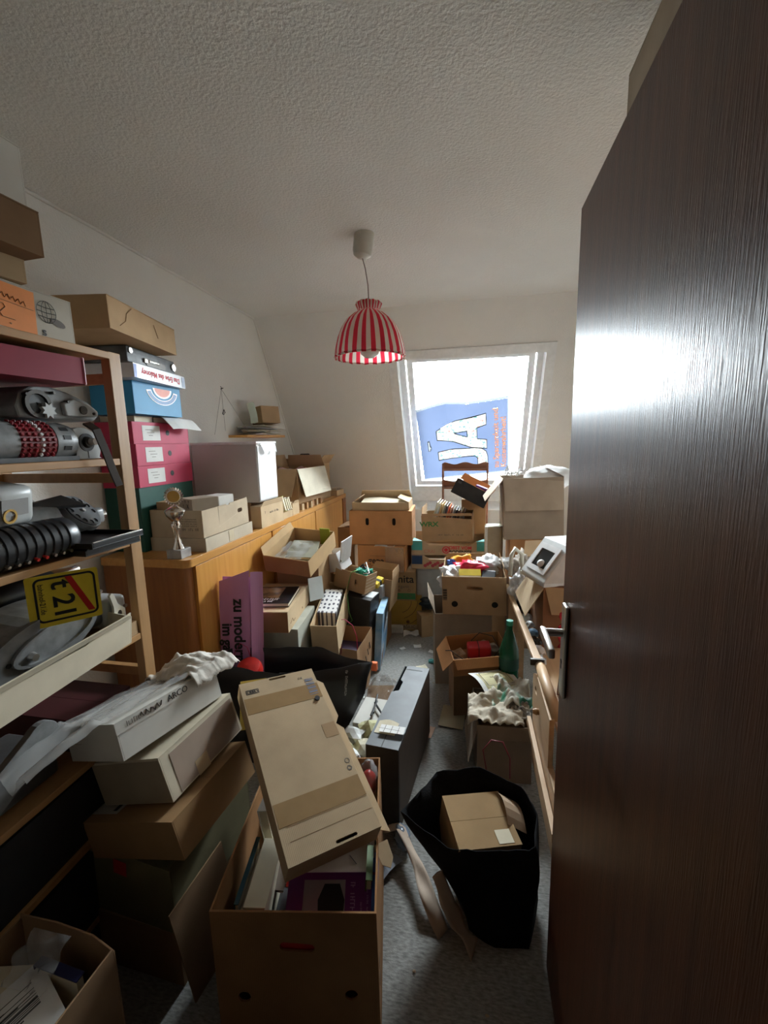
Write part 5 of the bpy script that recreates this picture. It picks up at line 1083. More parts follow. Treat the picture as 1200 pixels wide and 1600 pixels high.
# long open box with patterned gift box
D_ = (0.15, 0.52, 0.19)
b = carton('storage_box', 'long narrow open box holding a patterned gift box', (-0.830, 2.46, 0.355), (10, 0, 7.5), D_, KRAFT_L, jit=0.004)
PAT = mat('white_triangle_print', (0.68, 0.67, 0.66), rough=0.6, var=0.02)
def pattern():
    m = bpy.data.materials.new('white_paper_with_small_triangles'); m.use_nodes = True; t = m.node_tree; n = t.nodes; p = n['Principled BSDF']
    tcd = n.new('ShaderNodeTexCoord'); vo = n.new('ShaderNodeTexVoronoi'); vo.inputs['Scale'].default_value = 38; vo.inputs['Randomness'].default_value = 0.25
    rp = n.new('ShaderNodeValToRGB'); rp.color_ramp.elements[0].position = 0.26; rp.color_ramp.elements[0].color = (0.06, 0.055, 0.08, 1); rp.color_ramp.elements[1].position = 0.33; rp.color_ramp.elements[1].color = (0.70, 0.69, 0.68, 1)
    mp = n.new('ShaderNodeMapping'); mp.inputs['Scale'].default_value = (1, 0.6, 0.0); t.links.new(tcd.outputs['Object'], mp.inputs[0])
    t.links.new(mp.outputs[0], vo.inputs['Vector']); t.links.new(vo.outputs['Distance'], rp.inputs[0]); t.links.new(rp.outputs[0], p.inputs['Base Color']); return m
PAT = pattern()
g = G(); g.rbox(0, 0, 0.06, 0.11, 0.26, 0.12, 0.003); o = thing('gift_box', 'white gift box with small black triangles in the long open box', 'box', (-0.845, 2.47, 0.425), (12, 2, 7)); build('box', g, PAT, o); g = G(); g.rbox(0, 0, 0.112, 0.114, 0.264, 0.02, 0.002); build('lid', g, PAT, o)
g = G(); g.box(-0.002, 0.002, -0.055, 0.055, 0, 0.14); tag(build('card_sheet', g, paper('pale_blue_card', (0.58, 0.63, 0.62)), loc=(-0.915, 2.42, 0.555), rot=(-4, -10, -30)), 'pale bluish card standing between the tan cartons', 'card')
# open box of packaged booklets, tipped forward
D_ = (0.30, 0.385, 0.105)
b = carton('storage_box', 'open tan box of wrapped booklets tipped on the heap', (-1.03, 2.50, 0.797), (15, 3.5, -6), D_, card('golden_tan_board', (0.46, 0.31, 0.16)), jit=0.005, flaps={'l': (18, 0.05, 0.01)})
panel('front_shade', b, 'f', D_, 0, 0.052, 0.295, 0.10, card('shaded_golden_board', (0.30, 0.17, 0.085)))  # front face coloured darker for the shade it stands in
M4 = Matrix.Translation((-1.03, 2.50, 0.797)) @ Euler((R(15), R(3.5), R(-6))).to_matrix().to_4x4()
def in4(x, y, z): return tuple(M4 @ Vector((x, y, z)))
carton('storage_box', 'brown carton at the base under the tipped open box', (-1.06, 2.62, 0.0), (0, 0, 0), (0.28, 0.28, 0.79), KRAFT, lid=True, jit=0)
o = book('booklet', 'grey-green booklet wrapped in clear film in the tipped box', in4(0.02, -0.01, 0.055), (15, 3, 8), (0.17, 0.21, 0.02), paper('grey_green_cover', (0.28, 0.27, 0.20)), cat='book')
book('booklet', 'cream booklet beneath the wrapped one in the tipped box', in4(0.0, -0.04, 0.028), (14, 2, -10), (0.2, 0.2, 0.02), PAPERC, cat='book')
book('booklet', 'pile of booklets at the bottom of the tipped box', in4(0.0, 0.0, 0.005), (15, 3.5, -6), (0.24, 0.3, 0.02), PAPERC, cat='book')
g = G(); g.sheet(12, 12, lambda u, v: M4 @ Vector((-0.10 + 0.17 * u, -0.15 + 0.2 * v, 0.084 + 0.018 * noise.noise(Vector((u * 5, v * 5, 1))) + 0.01 * noise.noise(Vector((u * 12, v * 12, 1)))))); tag(build('plastic_film', g, FILM, smooth=True), 'shiny clear film over the booklets in the tipped box', 'plastic')
g = G(); g.box(-0.035, 0.035, -0.003, 0.003, 0, 0.125); tag(build('card_divider', g, LIME, loc=in4(0.085, 0.178, 0.0), rot=(12, 2, -6)), 'lime green card divider standing in the tipped box', 'card')
# black carton, staple box with ribbons, white container
D_ = (0.20, 0.155, 0.225)
b = carton('black_carton', 'matt black carton under the box with green ribbons', (-0.715, 2.67, 0.290), (1, 5, -10), D_, BLACKB, lid=True, jit=0)
panel('grey_label', b, 't', D_, 0.055, 0.02, 0.08, 0.10, paper('pale_grey_label', (0.55, 0.57, 0.58)), e0=0.0035)
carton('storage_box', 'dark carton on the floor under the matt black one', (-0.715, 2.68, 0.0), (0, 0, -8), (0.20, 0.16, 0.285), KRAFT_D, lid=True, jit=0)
D_ = (0.235, 0.16, 0.125)
b = carton('storage_box', 'open tan box overflowing with green ribbon and cables', (-0.755, 2.715, 0.540), (-5, 8, -15), D_, KRAFT, jit=0.004, holes={'f': [stadium(0.045, 0.062, 0.016, 0.05)]})
M8 = Matrix.Translation((-0.755, 2.715, 0.540)) @ Euler((R(-5), R(8), R(-15))).to_matrix().to_4x4()
for k in range(4): panel('ruled_line', b, 'r', D_, 0, 0.03 + 0.022 * k, 0.15, 0.003, CREAM)
g = G(); rnd = random.Random(5)
for k in range(5):
    pts = []
    for i in range(26):
        a = i * 0.7 + k; pts.append(M8 @ Vector((0.055 + 0.045 * math.cos(a) * (0.6 + 0.4 * rnd.random()), 0.0 + 0.05 * math.sin(a * 0.9 + k), 0.125 + 0.02 * math.sin(i * 1.3 + k))))
    g.tube(pts, 0.0035, 5)
o = thing('ribbon_tangle', 'tangle of shiny green ribbon on the open tan box', 'ribbon'); build('loops', g, GREENP, o, smooth=True)
g = G(); g.tube([M8 @ Vector((0.03, -0.05, 0.14)), M8 @ Vector((0.005, -0.088, 0.125)), M8 @ Vector((0.0, -0.093, 0.06)), M8 @ Vector((-0.005, -0.093, 0.0)), (-0.765, 2.575, 0.50), (-0.755, 2.565, 0.42), (-0.735, 2.562, 0.37), (-0.77, 2.56, 0.335)], 0.003, 6); build('trailing_end', g, LGREEN, o, smooth=True)
g = G()
for k in range(4): g.tube([M8 @ Vector((-0.03 + 0.03 * k, 0.06, 0.11)), M8 @ Vector((0.03 + 0.01 * k, 0.02, 0.165 - 0.01 * k)), M8 @ Vector((0.10, -0.01 + 0.01 * k, 0.12))], 0.006, 6)
tag(build('cable_bundle', g, BLACK, smooth=True), 'bundle of thick black cable under the green ribbon', 'cable')
g = G(); g.tube([M8 @ Vector((0.0, 0.05, 0.13)), M8 @ Vector((0.05, 0.02, 0.185)), M8 @ Vector((0.11, -0.03, 0.135)), M8 @ Vector((0.08, -0.06, 0.13))], 0.004, 6); tag(build('cable', g, WHITEP, smooth=True), 'single white cable looping over the green ribbon', 'cable')
pc = thing('plastic_container', 'white plastic container with its lid flipped open', 'container', (-0.865, 2.745, 0.66), (10, -14, -22))
g = G()
for a in ((-0.07, 0.07, -0.06, -0.056), (-0.07, 0.07, 0.056, 0.06), (-0.07, -0.066, -0.056, 0.056), (0.066, 0.07, -0.056, 0.056)): g.box(*a, 0, 0.13)
g.box(-0.07, 0.07, -0.06, 0.06, 0, 0.004); build('tub', g, WHITEP, pc, bev=0.002)
g = G(); g.box(0.0, 0.008, -0.062, 0.062, 0.0, 0.16, Matrix.Translation((0.072, 0, 0.06)) @ Matrix.Rotation(R(28), 4, 'Y')); build('lid', g, WHITEP, pc, bev=0.002)
g = G(); g.cyl((0.095, -0.063, 0.075), (0.095, -0.067, 0.075), 0.008, seg=12); build('hinge', g, BEIGEP, pc)
carton('storage_box', 'tan box behind the ribbon box holding up the white container', (-0.87, 2.83, 0.0), (0, 0, 0), (0.16, 0.20, 0.62), KRAFT, lid=True, jit=0)
# kraft bag with red handles
kb = thing('paper_bag', 'kraft paper bag with thin red cord handles', 'bag')
top = [(-0.83, 2.25, 0.345), (-0.62, 2.235, 0.33), (-0.585, 2.47, 0.375), (-0.79, 2.50, 0.36)]
bot = [(-0.765, 2.27, 0.002), (-0.625, 2.25, 0.002), (-0.60, 2.45, 0.002), (-0.755, 2.47, 0.002)]
build('bag_body', loft(top, bot, 5, 0.004, 0.008, 2), paper('kraft_bag_paper', (0.42, 0.26, 0.14)), kb, solid=0.001)
g = G(); g.tube([(-0.815, 2.36, 0.33), (-0.80, 2.35, 0.42), (-0.765, 2.345, 0.462), (-0.72, 2.34, 0.472), (-0.67, 2.335, 0.44), (-0.645, 2.33, 0.37), (-0.635, 2.30, 0.30)], 0.0025, 6); build('cord_handle', g, plain('crimson_cord', (0.4, 0.02, 0.08)), kb, smooth=True)
for k in range(3):
    o0 = (-0.598 + 0.001, 2.33 + 0.04 * k, 0.28 - 0.02 * k); g = G(); g.box(-0.001, 0.001, -0.004, 0.004, -0.025, 0.025, Matrix.Translation((-0.588, 2.32 + 0.05 * k, 0.24 + 0.02 * k)) @ Matrix.Rotation(R(25), 4, 'X')); build('pen_mark', g, INK, kb)
book('folder', 'dark purple folder inside the kraft bag', (-0.70, 2.37, 0.22), (12, 4, 5), (0.15, 0.17, 0.05), plain('aubergine_cover', (0.05, 0.025, 0.06)))
g = G(); g.sheet(5, 5, lambda u, v: (0.08 * u, 0.03 * v + 0.02 * math.sin(4 * u), 0.10 * v)); tag(build('paper_sheet', g, paper('pale_green_paper', (0.50, 0.55, 0.30)), loc=(-0.845, 2.22, 0.265), rot=(-10, 12, 5), solid=0.001), 'pale green paper at the rim of the kraft bag', 'paper')
# blue printed box and brown open carton behind
D_ = (0.045, 0.36, 0.40)
b = carton('detergent_box', 'tall blue and white printed box on the carpet edge', (-0.605, 2.80, 0.0), (0, 4, 4), D_, LBLUE, lid=True, jit=0.003)
g = G(); o0 = on_face('r', *D_, -0.1, 0.06, 0.0006)[0]; M = frame(o0, (0, 1, 0), (0, 0, 1)); g.plate([(-0.06, -0.055), (-0.02, -0.055), (0.035, 0.02), (0.045, 0.07), (0.02, 0.11), (-0.03, 0.07), (-0.055, 0.0)], (), 0.0006, M); build('white_oval', g, WHITEP, b)
g = G(); g.plate([(-0.045, -0.05), (-0.02, -0.05), (0.015, 0.01), (0.012, 0.06), (-0.02, 0.045), (-0.042, 0.0)], (), 0.0006, M @ Matrix.Translation((0, 0, 0.0007))); build('dark_swoosh', g, KRAFT_D, b)
g = G(); g.plate([(0.0, 0.18), (0.12, 0.22), (0.2, 0.33), (0.05, 0.33)], (), 0.0006, M); build('dark_panel', g, INK, b)
g = G(); g.plate([(0.06, 0.13), (0.22, 0.17), (0.24, 0.24), (0.1, 0.2)], (), 0.0007, M); build('white_splash', g, WHITEP, b)
D_ = (0.22, 0.24, 0.24)
b = carton('storage_box', 'brown open carton with a green-topped flap behind the black carton', (-0.66, 3.06, 0.30), (0, 6, -4), D_, KRAFT, jit=0.004, flaps={'r': (-8, 0.06), 'k': (10, 0.05)})
panel('green_strip', b, 'k', D_, 0.0, 0.2, 0.2, 0.05, GREEN)
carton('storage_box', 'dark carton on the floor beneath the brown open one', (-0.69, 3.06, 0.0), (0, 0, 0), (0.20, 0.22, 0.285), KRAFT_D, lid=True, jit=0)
g = G(); g.rbox(0, 0, 0.02, 0.05, 0.09, 0.04, 0.004); o = thing('battery_pack', 'small yellow pack lying on the brown open carton', 'pack', (-0.635, 2.915, 0.50), (20, 10, -20)); build('wrap', g, YELLOW, o); g = G(); g.box(-0.026, 0.026, -0.01, 0.012, -0.0005, 0.0405); build('dark_band', g, INK, o)
carton('small_carton', 'little grey carton under the yellow pack', (-0.64, 2.915, 0.405), (0, 0, -10), (0.09, 0.055, 0.09), plain('pale_grey_card', (0.5, 0.51, 0.52)), lid=True, jit=0)

# ================================================================== STACK BY THE FAR CORNER
D_ = (0.30, 0.30, 0.25)
b = carton('storage_box', 'yellow printed carton at the bottom of the corner stack', (-0.525, 3.41, 0.0), (0, 0, 5), D_, mat('ochre_print', (0.42, 0.26, 0.045), rough=0.7, var=0.12, scale=6), lid=True, jit=0.002)
g = G(); o0 = on_face('f', *D_, 0.03, 0.14, 0.0006)[0]; M = frame(o0, (1, 0, 0), (0, 0, 1))
for r_ in (0.10, 0.15, 0.21): g.tube([(-0.06 + r_ * math.cos(R(a)), 0.11 + r_ * math.sin(R(a)), 0) for a in range(-75, 1, 15) if abs(-0.06 + r_ * math.cos(R(a))) < 0.118 and 0.11 + r_ * math.sin(R(a)) > -0.13], 0.0022, 5, M)
g.plate(circle(0.01, -0.065, 0.014), (), 0.0006, M); build('curved_print', g, plain('brown_ink', (0.10, 0.035, 0.012)), b)
panel('pale_band', b, 'f', D_, 0.03, 0.03, 0.22, 0.045, KRAFT_L); ftext('BASILIC', 0.036, GREYINK, b, 'f', D_, 0.04, 0.032)
D_ = (0.30, 0.30, 0.232)
b = carton('storage_box', 'brown carton with green base band and black lettering in the corner stack', (-0.57, 3.41, 0.2545), (0, 0, 4), D_, card('corner_tan_board', (0.37, 0.245, 0.13)), lid=True, jit=0.001)
ftext('rmita', 0.088, INK, b, 'f', D_, 0.045, 0.175, off=0.001, align='CENTER'); ftext('Organic', 0.036, GREYINK, b, 'f', D_, 0.045, 0.115)
panel('green_band', b, 'f', D_, 0, 0.035, 0.298, 0.05, GREEN); fscrawl(0.15, 0.022, OLIVE, b, 'f', D_, 0.04, 0.036, e0=0.0012, seed=5)
for x in (0.02, 0.10): 
    g = G(); o0 = on_face('f', *D_, x, 0.083, 0.0006)[0]; g.plate(circle(0, 0, 0.012), [circle(0, 0, 0.007)] if x > 0.05 else (), 0.0006, frame(o0, (1, 0, 0), (0, 0, 1))); build('stamp', g, KRAFT_D, b)
D_ = (0.385, 0.30, 0.205)
b = carton('storage_box', 'orange-brown taped carton with black lettering under the two-slot box', (-0.672, 3.405, 0.4915), (0, 0, -3), D_, KRAFT_O, lid=True, jit=0.001)
ftext('gepa', 0.072, INK, b, 'f', D_, -0.04, 0.085, off=0.0014); g = G(); o0 = on_face('f', *D_, 0.07, 0.09, 0.0006)[0]; g.plate(circle(0, 0, 0.02), [circle(0, 0, 0.012)], 0.0006, frame(o0, (1, 0, 0), (0, 0, 1))); build('logo_ring', g, KRAFT_D, b)
for yy in (0.125, 0.045): panel('printed_line', b, 'f', D_, 0.0, yy, 0.18, 0.004, KRAFT_D)
panel('packing_tape', b, 'f', D_, 0.11, 0.10, 0.15, 0.20, film('tape_sheen', (0.50, 0.33, 0.22), 0.5), e0=0.0014)
g = G(); g.sheet(4, 3, lambda u, v: (0.16 * u, 0.05 * v, 0.004 * math.sin(6 * u))); tag(build('paper_sheet', g, PAPERW, loc=(-0.73, 3.235, 0.7005), solid=0.001), 'white paper edge pinched between two corner cartons', 'paper')
D_ = (0.50, 0.35, 0.268)
b = carton('storage_box', 'orange-brown carton with two oval hand slots', (-0.690, 3.45, 0.7045), (0, 0, 2.5), D_, KRAFT_O, lid=True, jit=0.001, holes={'f': [stadium(-0.105, 0.185, 0.026, 0.058), stadium(0.108, 0.185, 0.026, 0.058)], 'r': [stadium(0, 0.185, 0.026, 0.058)]})
g = G(); g.box(-0.235, 0.235, -0.145, -0.14, 0.01, 0.255); build('hole_shade_sheet', g, INK, b)  # black sheet standing in for the shade seen through the hand slots
D_ = (0.455, 0.30, 0.062)
b = carton('storage_box', 'shallow tan tray with folded cream flaps on the two-slot carton', (-0.690, 3.45, 0.977), (0, 0, 2), D_, card('tray_tan_board', (0.44, 0.32, 0.19)), jit=0.004, flaps={'k': (-18, 0.07), 'r': (-70, 0.10, 0.04), 'l': (-55, 0.06, 0.03)})
g = G(); g.sheet(8, 6, lambda u, v: (-0.18 + 0.36 * u, -0.12 + 0.24 * v, 0.035 + 0.03 * v + 0.008 * math.sin(5 * u))); tag(build('cardboard_sheet', g, CREAM, loc=(-0.690, 3.45, 0.977), rot=(0, 0, 2), solid=0.003), 'cream cardboard sheet lying in the shallow tray', 'cardboard')
for i, (x, z_, c_) in enumerate(((-1.02, 0.0, 0.47), (-1.02, 0.472, 0.33))):
    carton('storage_box', ('dark carton on the floor between sideboard and corner stack', 'dark carton upon another between sideboard and corner stack')[i], (x, 3.60, z_), (0, 0, 0), (0.14, 0.3, c_), KRAFT_D, lid=True, jit=0)
# small things at its foot
g = G(); g.rbox(0, 0, 0.03, 0.11, 0.05, 0.06, 0.012); tag(build('foam_block', g, BEIGEP, loc=(-0.56, 3.215, 0.0), rot=(0, 0, 5)), 'beige foam block at the foot of the yellow carton', 'block')
g = G(); g.sheet(6, 4, lambda u, v: (0.12 * u, 0.08 * v, 0.004 + 0.02 * abs(math.sin(4 * u + v)))); tag(build('paper_scrap', g, PAPERW, loc=(-0.49, 3.14, 0.0), rot=(0, 0, 10), solid=0.001), 'crumpled white paper at the foot of the yellow carton', 'paper')
D_ = (0.11, 0.12, 0.17); carton('small_carton', 'small dark brown carton beside the yellow one', (-0.325, 3.23, 0.0), (0, 0, 25), D_, KRAFT, lid=True, jit=0.002)
D_ = (0.13, 0.14, 0.19); b = carton('small_carton', 'small brown carton with a pale label near the grey cabinet', (-0.215, 3.26, 0.0), (0, 0, 8), D_, KRAFT, lid=True, jit=0.002); panel('pale_label', b, 'f', D_, 0.02, 0.11, 0.05, 0.12, PAPERC)
g = G(); g.blob((0, 0, 0.05), (0.11, 0.06, 0.05), 0.4, 2.2, 12, flat=0.0); tag(build('dark_cloth', g, plain('charcoal_cloth', (0.03, 0.04, 0.045), rough=0.9), loc=(-0.26, 3.28, 0.192), smooth=True), 'dark crumpled cloth on the small brown cartons', 'cloth')
gc = thing('cabinet', 'low pale grey cabinet under the fruit crates', 'cabinet', (-0.15, 3.62, 0.0)); g = G(); g.box(-0.27, 0.30, -0.2, 0.2, 0, 0.495); build('body', g, plain('pale_grey_metal', (0.42, 0.45, 0.47)), gc, bev=0.004); g = G(); g.box(-0.262, 0.29, -0.212, -0.2, 0.02, 0.48); build('door', g, plain('pale_grey_metal', (0.42, 0.45, 0.47)), gc, bev=0.003)

# fruit crates with print
def crate(label, loc, rz, pic):
    W, Dp, H = 0.60, 0.40, 0.112; e = thing('fruit_crate', label, 'crate', loc, (0, 0, rz), 'printed fruit crates')
    cm = card('crate_board', (0.50, 0.37, 0.24)); g = G(); t = 0.004
    g.box(-W / 2, W / 2, -Dp / 2, Dp / 2, 0, t)
    dip = [(-W / 2, 0), (W / 2, 0), (W / 2, H), (W / 2 - 0.1, H), (W / 2 - 0.14, H * 0.72), (-W / 2 + 0.14, H * 0.72), (-W / 2 + 0.1, H), (-W / 2, H)]
    for s in 'fk': g.plate(dip, (), t, face_M(s, W, Dp, H, t))
    for s in 'rl': g.plate(rect(-Dp / 2 + t, Dp / 2 - t, 0, H), (), t, face_M(s, W, Dp, H, t))
    build('body', g, cm, e)
    tm = TEAL if not pic else plain('navy_print', (0.02, 0.06, 0.15))
    for sx in (-1, 1):
        g = G(); g.plate([(0, 0), (0.09, 0), (0, 0.13)], (), 0.004, Matrix.Translation((sx * W / 2, -Dp / 2, H)) @ Matrix.Diagonal((-sx, 1, 1, 1))); build('corner_gusset', g, tm, e)
        panel('corner_print', e, 'f', (W, Dp, H), sx * (W / 2 - 0.045), H * 0.66, 0.085, 0.07, tm)
    return e
e = crate('lower fruit crate with red berry print', (-0.155, 3.55, 0.4975), 2, True)
for i in range(9):
    g = G(); o0 = on_face('f', 0.60, 0.40, 0.112, -0.19 + 0.02 * i, 0.028 + 0.012 * (i % 3), 0.0006)[0]; g.plate(circle(0, 0, 0.014, 9), (), 0.0006, frame(o0, (1, 0, 0), (0, 0, 1))); build('berry_print', g, plain('berry_red', (0.40, 0.05, 0.07)), e)
e = crate('upper fruit crate with an apple logo and lettering', (-0.155, 3.55, 0.6125), 2, False)
F_ = (0.60, 0.40, 0.112)
ftext('OBST VOM', 0.036, REDINK, e, 'f', F_, 0.085, 0.062, off=0.001); ftext('BODENSEE', 0.036, INK, e, 'f', F_, 0.088, 0.028, off=0.001); ftext('CRAI', 0.04, plain('faded_red', (0.50, 0.20, 0.13)), e, 'f', F_, -0.155, 0.03)
g = G(); o0 = on_face('f', *F_, -0.025, 0.045, 0.0006)[0]; g.plate(circle(0, 0, 0.03, 20), [circle(0, 0, 0.022, 20)], 0.0006, frame(o0, (1, 0, 0), (0, 0, 1))); g.plate(circle(0, 0, 0.015, 16), (), 0.0006, frame(o0, (1, 0, 0), (0, 0, 1))); build('apple_logo', g, REDINK, e)
# record box on the crates
D_ = (0.395, 0.30, 0.20)
b = carton('record_box', 'tan open box full of record sleeves on the fruit crates', (-0.155, 3.50, 0.7285), (0, -2, -3), D_, card('record_box_board', (0.40, 0.27, 0.155)), jit=0.004, tops={'f': [(1, 0.86), (-1, 1.02)]}, flaps={'f': (-12, 0.02, 0.0), 'l': (-4, 0.07, 0.01)})
ftext('WRX', 0.052, GREEN, b, 'f', D_, -0.14, 0.135, off=0.0016, sx=1.2); fscrawl(0.20, 0.012, GREYINK, b, 'f', D_, 0.03, 0.05, seed=6)
SL = [PAPERC, PAPERW, GOLD, PAPERC, plain('dark_sleeve', (0.04, 0.035, 0.035)), ORANGEINK, plain('rust_sleeve', (0.42, 0.12, 0.05)), PAPERW, plain('dark_sleeve', (0.04, 0.035, 0.035)), plain('brown_sleeve', (0.16, 0.08, 0.05)), PAPERC, plain('grey_sleeve', (0.2, 0.2, 0.22))]
NM = ['cream', 'white', 'golden', 'pale cream', 'black', 'orange', 'rust red', 'off-white', 'dark', 'brown', 'ivory', 'grey']
for i in range(12):
    g = G(); g.box(-0.0035, 0.0035, -0.115, 0.115, 0, 0.27 - 0.007 * i); x = -0.318 + 0.0225 * i
    tag(build('record_sleeve', g, SL[i], loc=(x, 3.50, 0.775 - 0.001 * i), rot=(0, 18 - 0.5 * i, -3)), '%s record sleeve, %s from the window frame side of the record box' % (NM[i], ('first', 'second', 'third', 'fourth', 'fifth', 'sixth', 'seventh', 'eighth', 'ninth', 'tenth', 'eleventh', 'twelfth')[i]), 'record', 'record sleeves in the open box')
# black-sided box, tipped
D_ = (0.29, 0.24, 0.125)
b = carton('black_carton', 'black-sided open box tipped over the record sleeves', (-0.012, 3.555, 1.032), (-6, 27, -4), D_, KRAFT_O, jit=0.003, flaps={'k': (-5, 0.06), 'r': (15, 0.05)})
panel('black_side', b, 'f', D_, 0, 0.062, 0.288, 0.122, BLACKB); panel('side_mark', b, 'f', D_, -0.115, 0.10, 0.03, 0.018, GMD, e0=0.001)
g = G(); g.rbox(0, 0, 0.04, 0.09, 0.06, 0.08, 0.004); o = thing('small_pack', 'purple pack with pink lettering in the tipped black-sided box', 'pack', (0.075, 3.50, 1.07), (0, 20, -10)); build('box', g, plain('violet_print', (0.06, 0.02, 0.14)), o); text('S', 0.04, plain('pink_ink', (0.7, 0.15, 0.35)), o, (0, -0.031, 0.045), (1, 0, 0), (0, 0, 1))
carton('storage_box', 'brown carton behind the record box holding up the tipped one', (0.04, 3.75, 0.725), (0, 0, 0), (0.20, 0.16, 0.29), KRAFT, lid=True, jit=0)
# small wooden rack standing before the window
rk = thing('wooden_rack', 'small wooden rack with wavy rails standing before the window', 'rack', (-0.035, 3.925, 0.0))
RW = wood('rack_wood', (0.20, 0.085, 0.05), (0.28, 0.13, 0.08), 'x')
for x in (-0.195, 0.195):
    for y in (-0.05, 0.05): g = G(); g.cyl((x, y, 0.001), (x, y, 1.31), 0.007, seg=8); build('leg', g, RW, rk)
for z_ in (1.245, 1.085):
    g = G(); g.box(-0.195, 0.195, -0.05, 0.05, z_, z_ + 0.012); build('shelf_board', g, RW, rk)
    up = [(-0.19 + 0.38 * i / 24, 0.062 + 0.010 * math.cos(i / 24 * 4 * math.pi)) for i in range(24, -1, -1)]
    g = G(); g.plate([(-0.19, 0.012), (0.19, 0.012)] + up, (), 0.008, frame((0, 0.05, z_), (1, 0, 0), (0, 0, 1))); build('wavy_rail', g, RW, rk)
# poster hung in the window
PST = bpy.data.materials.new('backlit_blue_poster'); PST.use_nodes = True
def translucent(m, c1, c2, scale, mixf=0.55):
    m.use_nodes = True; t = m.node_tree; n = t.nodes; p = n['Principled BSDF']; o = n['Material Output']; p.inputs['Roughness'].default_value = 0.5
    tcd = n.new('ShaderNodeTexCoord'); nz = n.new('ShaderNodeTexNoise'); nz.inputs['Scale'].default_value = scale; t.links.new(tcd.outputs['Object'], nz.inputs[0])
    rp = n.new('ShaderNodeValToRGB'); rp.color_ramp.elements[0].position = 0.35; rp.color_ramp.elements[1].position = 0.65; rp.color_ramp.elements[0].color = (*c1, 1); rp.color_ramp.elements[1].color = (*c2, 1)
    t.links.new(nz.outputs[0], rp.inputs[0]); t.links.new(rp.outputs[0], p.inputs['Base Color'])
    tl = n.new('ShaderNodeBsdfTranslucent'); t.links.new(rp.outputs[0], tl.inputs[0]); ms = n.new('ShaderNodeMixShader'); ms.inputs[0].default_value = mixf
    t.links.new(p.outputs[0], ms.inputs[1]); t.links.new(tl.outputs[0], ms.inputs[2]); t.links.new(ms.outputs[0], o.inputs[0]); return m
translucent(PST, (0.026, 0.034, 0.055), (0.030, 0.038, 0.060), 3, 0.3)
PSTW = translucent(bpy.data.materials.new('poster_white_edge'), (0.06, 0.065, 0.07), (0.065, 0.07, 0.075), 3, 0.3)
PSTO = translucent(bpy.data.materials.new('poster_orange_print'), (0.15, 0.045, 0.012), (0.15, 0.047, 0.013), 3, 0.3)
PSTK = translucent(bpy.data.materials.new('poster_black_print'), (0.004, 0.004, 0.004), (0.005, 0.005, 0.005), 3, 0.2)
DOO = translucent(bpy.data.materials.new('poster_doodles'), (0.06, 0.06, 0.06), (0.02, 0.06, 0.03), 40, 0.3)
t_ = DOO.node_tree; rp = [n for n in t_.nodes if n.type == 'VALTORGB'][0]; cr = rp.color_ramp
cr.elements[0].position = 0.30; cr.elements[0].color = (0.06, 0.02, 0.012, 1); cr.elements[1].position = 0.70; cr.elements[1].color = (0.012, 0.036, 0.06, 1)
for p_, c_ in ((0.40, (0.10, 0.10, 0.10, 1)), (0.47, (0.10, 0.10, 0.10, 1)), (0.50, (0.06, 0.045, 0.012, 1)), (0.53, (0.10, 0.10, 0.10, 1)), (0.61, (0.10, 0.10, 0.10, 1)), (0.64, (0.012, 0.048, 0.024, 1))):
    el = cr.elements.new(p_); el.color = c_
ps = thing('poster', 'blue poster with two large doodled letters hung in the window', 'poster')
OFF = 0.062
A_, B_, C_, E_ = (-0.480, 0.905), (0.328, 0.795), (0.380, 1.60), (-0.447, 1.70)     # corners across (x) and down the slope (s)
def pp(u, v, off=0.0):
    x = (A_[0] * (1 - u) + B_[0] * u) * (1 - v) + (E_[0] * (1 - u) + C_[0] * u) * v
    s = (A_[1] * (1 - u) + B_[1] * u) * (1 - v) + (E_[1] * (1 - u) + C_[1] * u) * v
    bul = 0.022 * abs(math.sin(math.pi * (u - 0.33))) * (1 - v) + 0.01 * math.sin(3 * v)
    if u < 0.33: s -= 0.03 * math.sin(math.pi * u / 0.66) * (1 - v)
    else: s -= 0.03 * max(0, 1 - (u - 0.33) * 4) * (1 - v)
    return slope(x, s, OFF - off - bul)
g = G(); g.sheet(24, 2, lambda u, v: pp(u, v * 0.03)); build('white_edge', g, PSTW, ps)
g = G(); g.sheet(24, 2, lambda u, v: pp(u, 0.98 + v * 0.02)); build('white_edge', g, PSTW, ps)
g = G(); g.sheet(2, 20, lambda u, v: pp(0.985 + 0.015 * u, 0.03 + v * 0.95)); build('white_edge', g, PSTW, ps)
def pflat(pts, holes, m, name, off):
    loops = [list(pts)] + [list(h) for h in holes]; flat = [p for l in loops for p in l]
    tri = tessellate_polygon([[Vector((x, y, 0)) for x, y in l] for l in loops]); g = G()
    vs = [pp(x, y, off) for x, y in flat]; g.poly(vs, list(tri)); return build(name, g, m, ps)
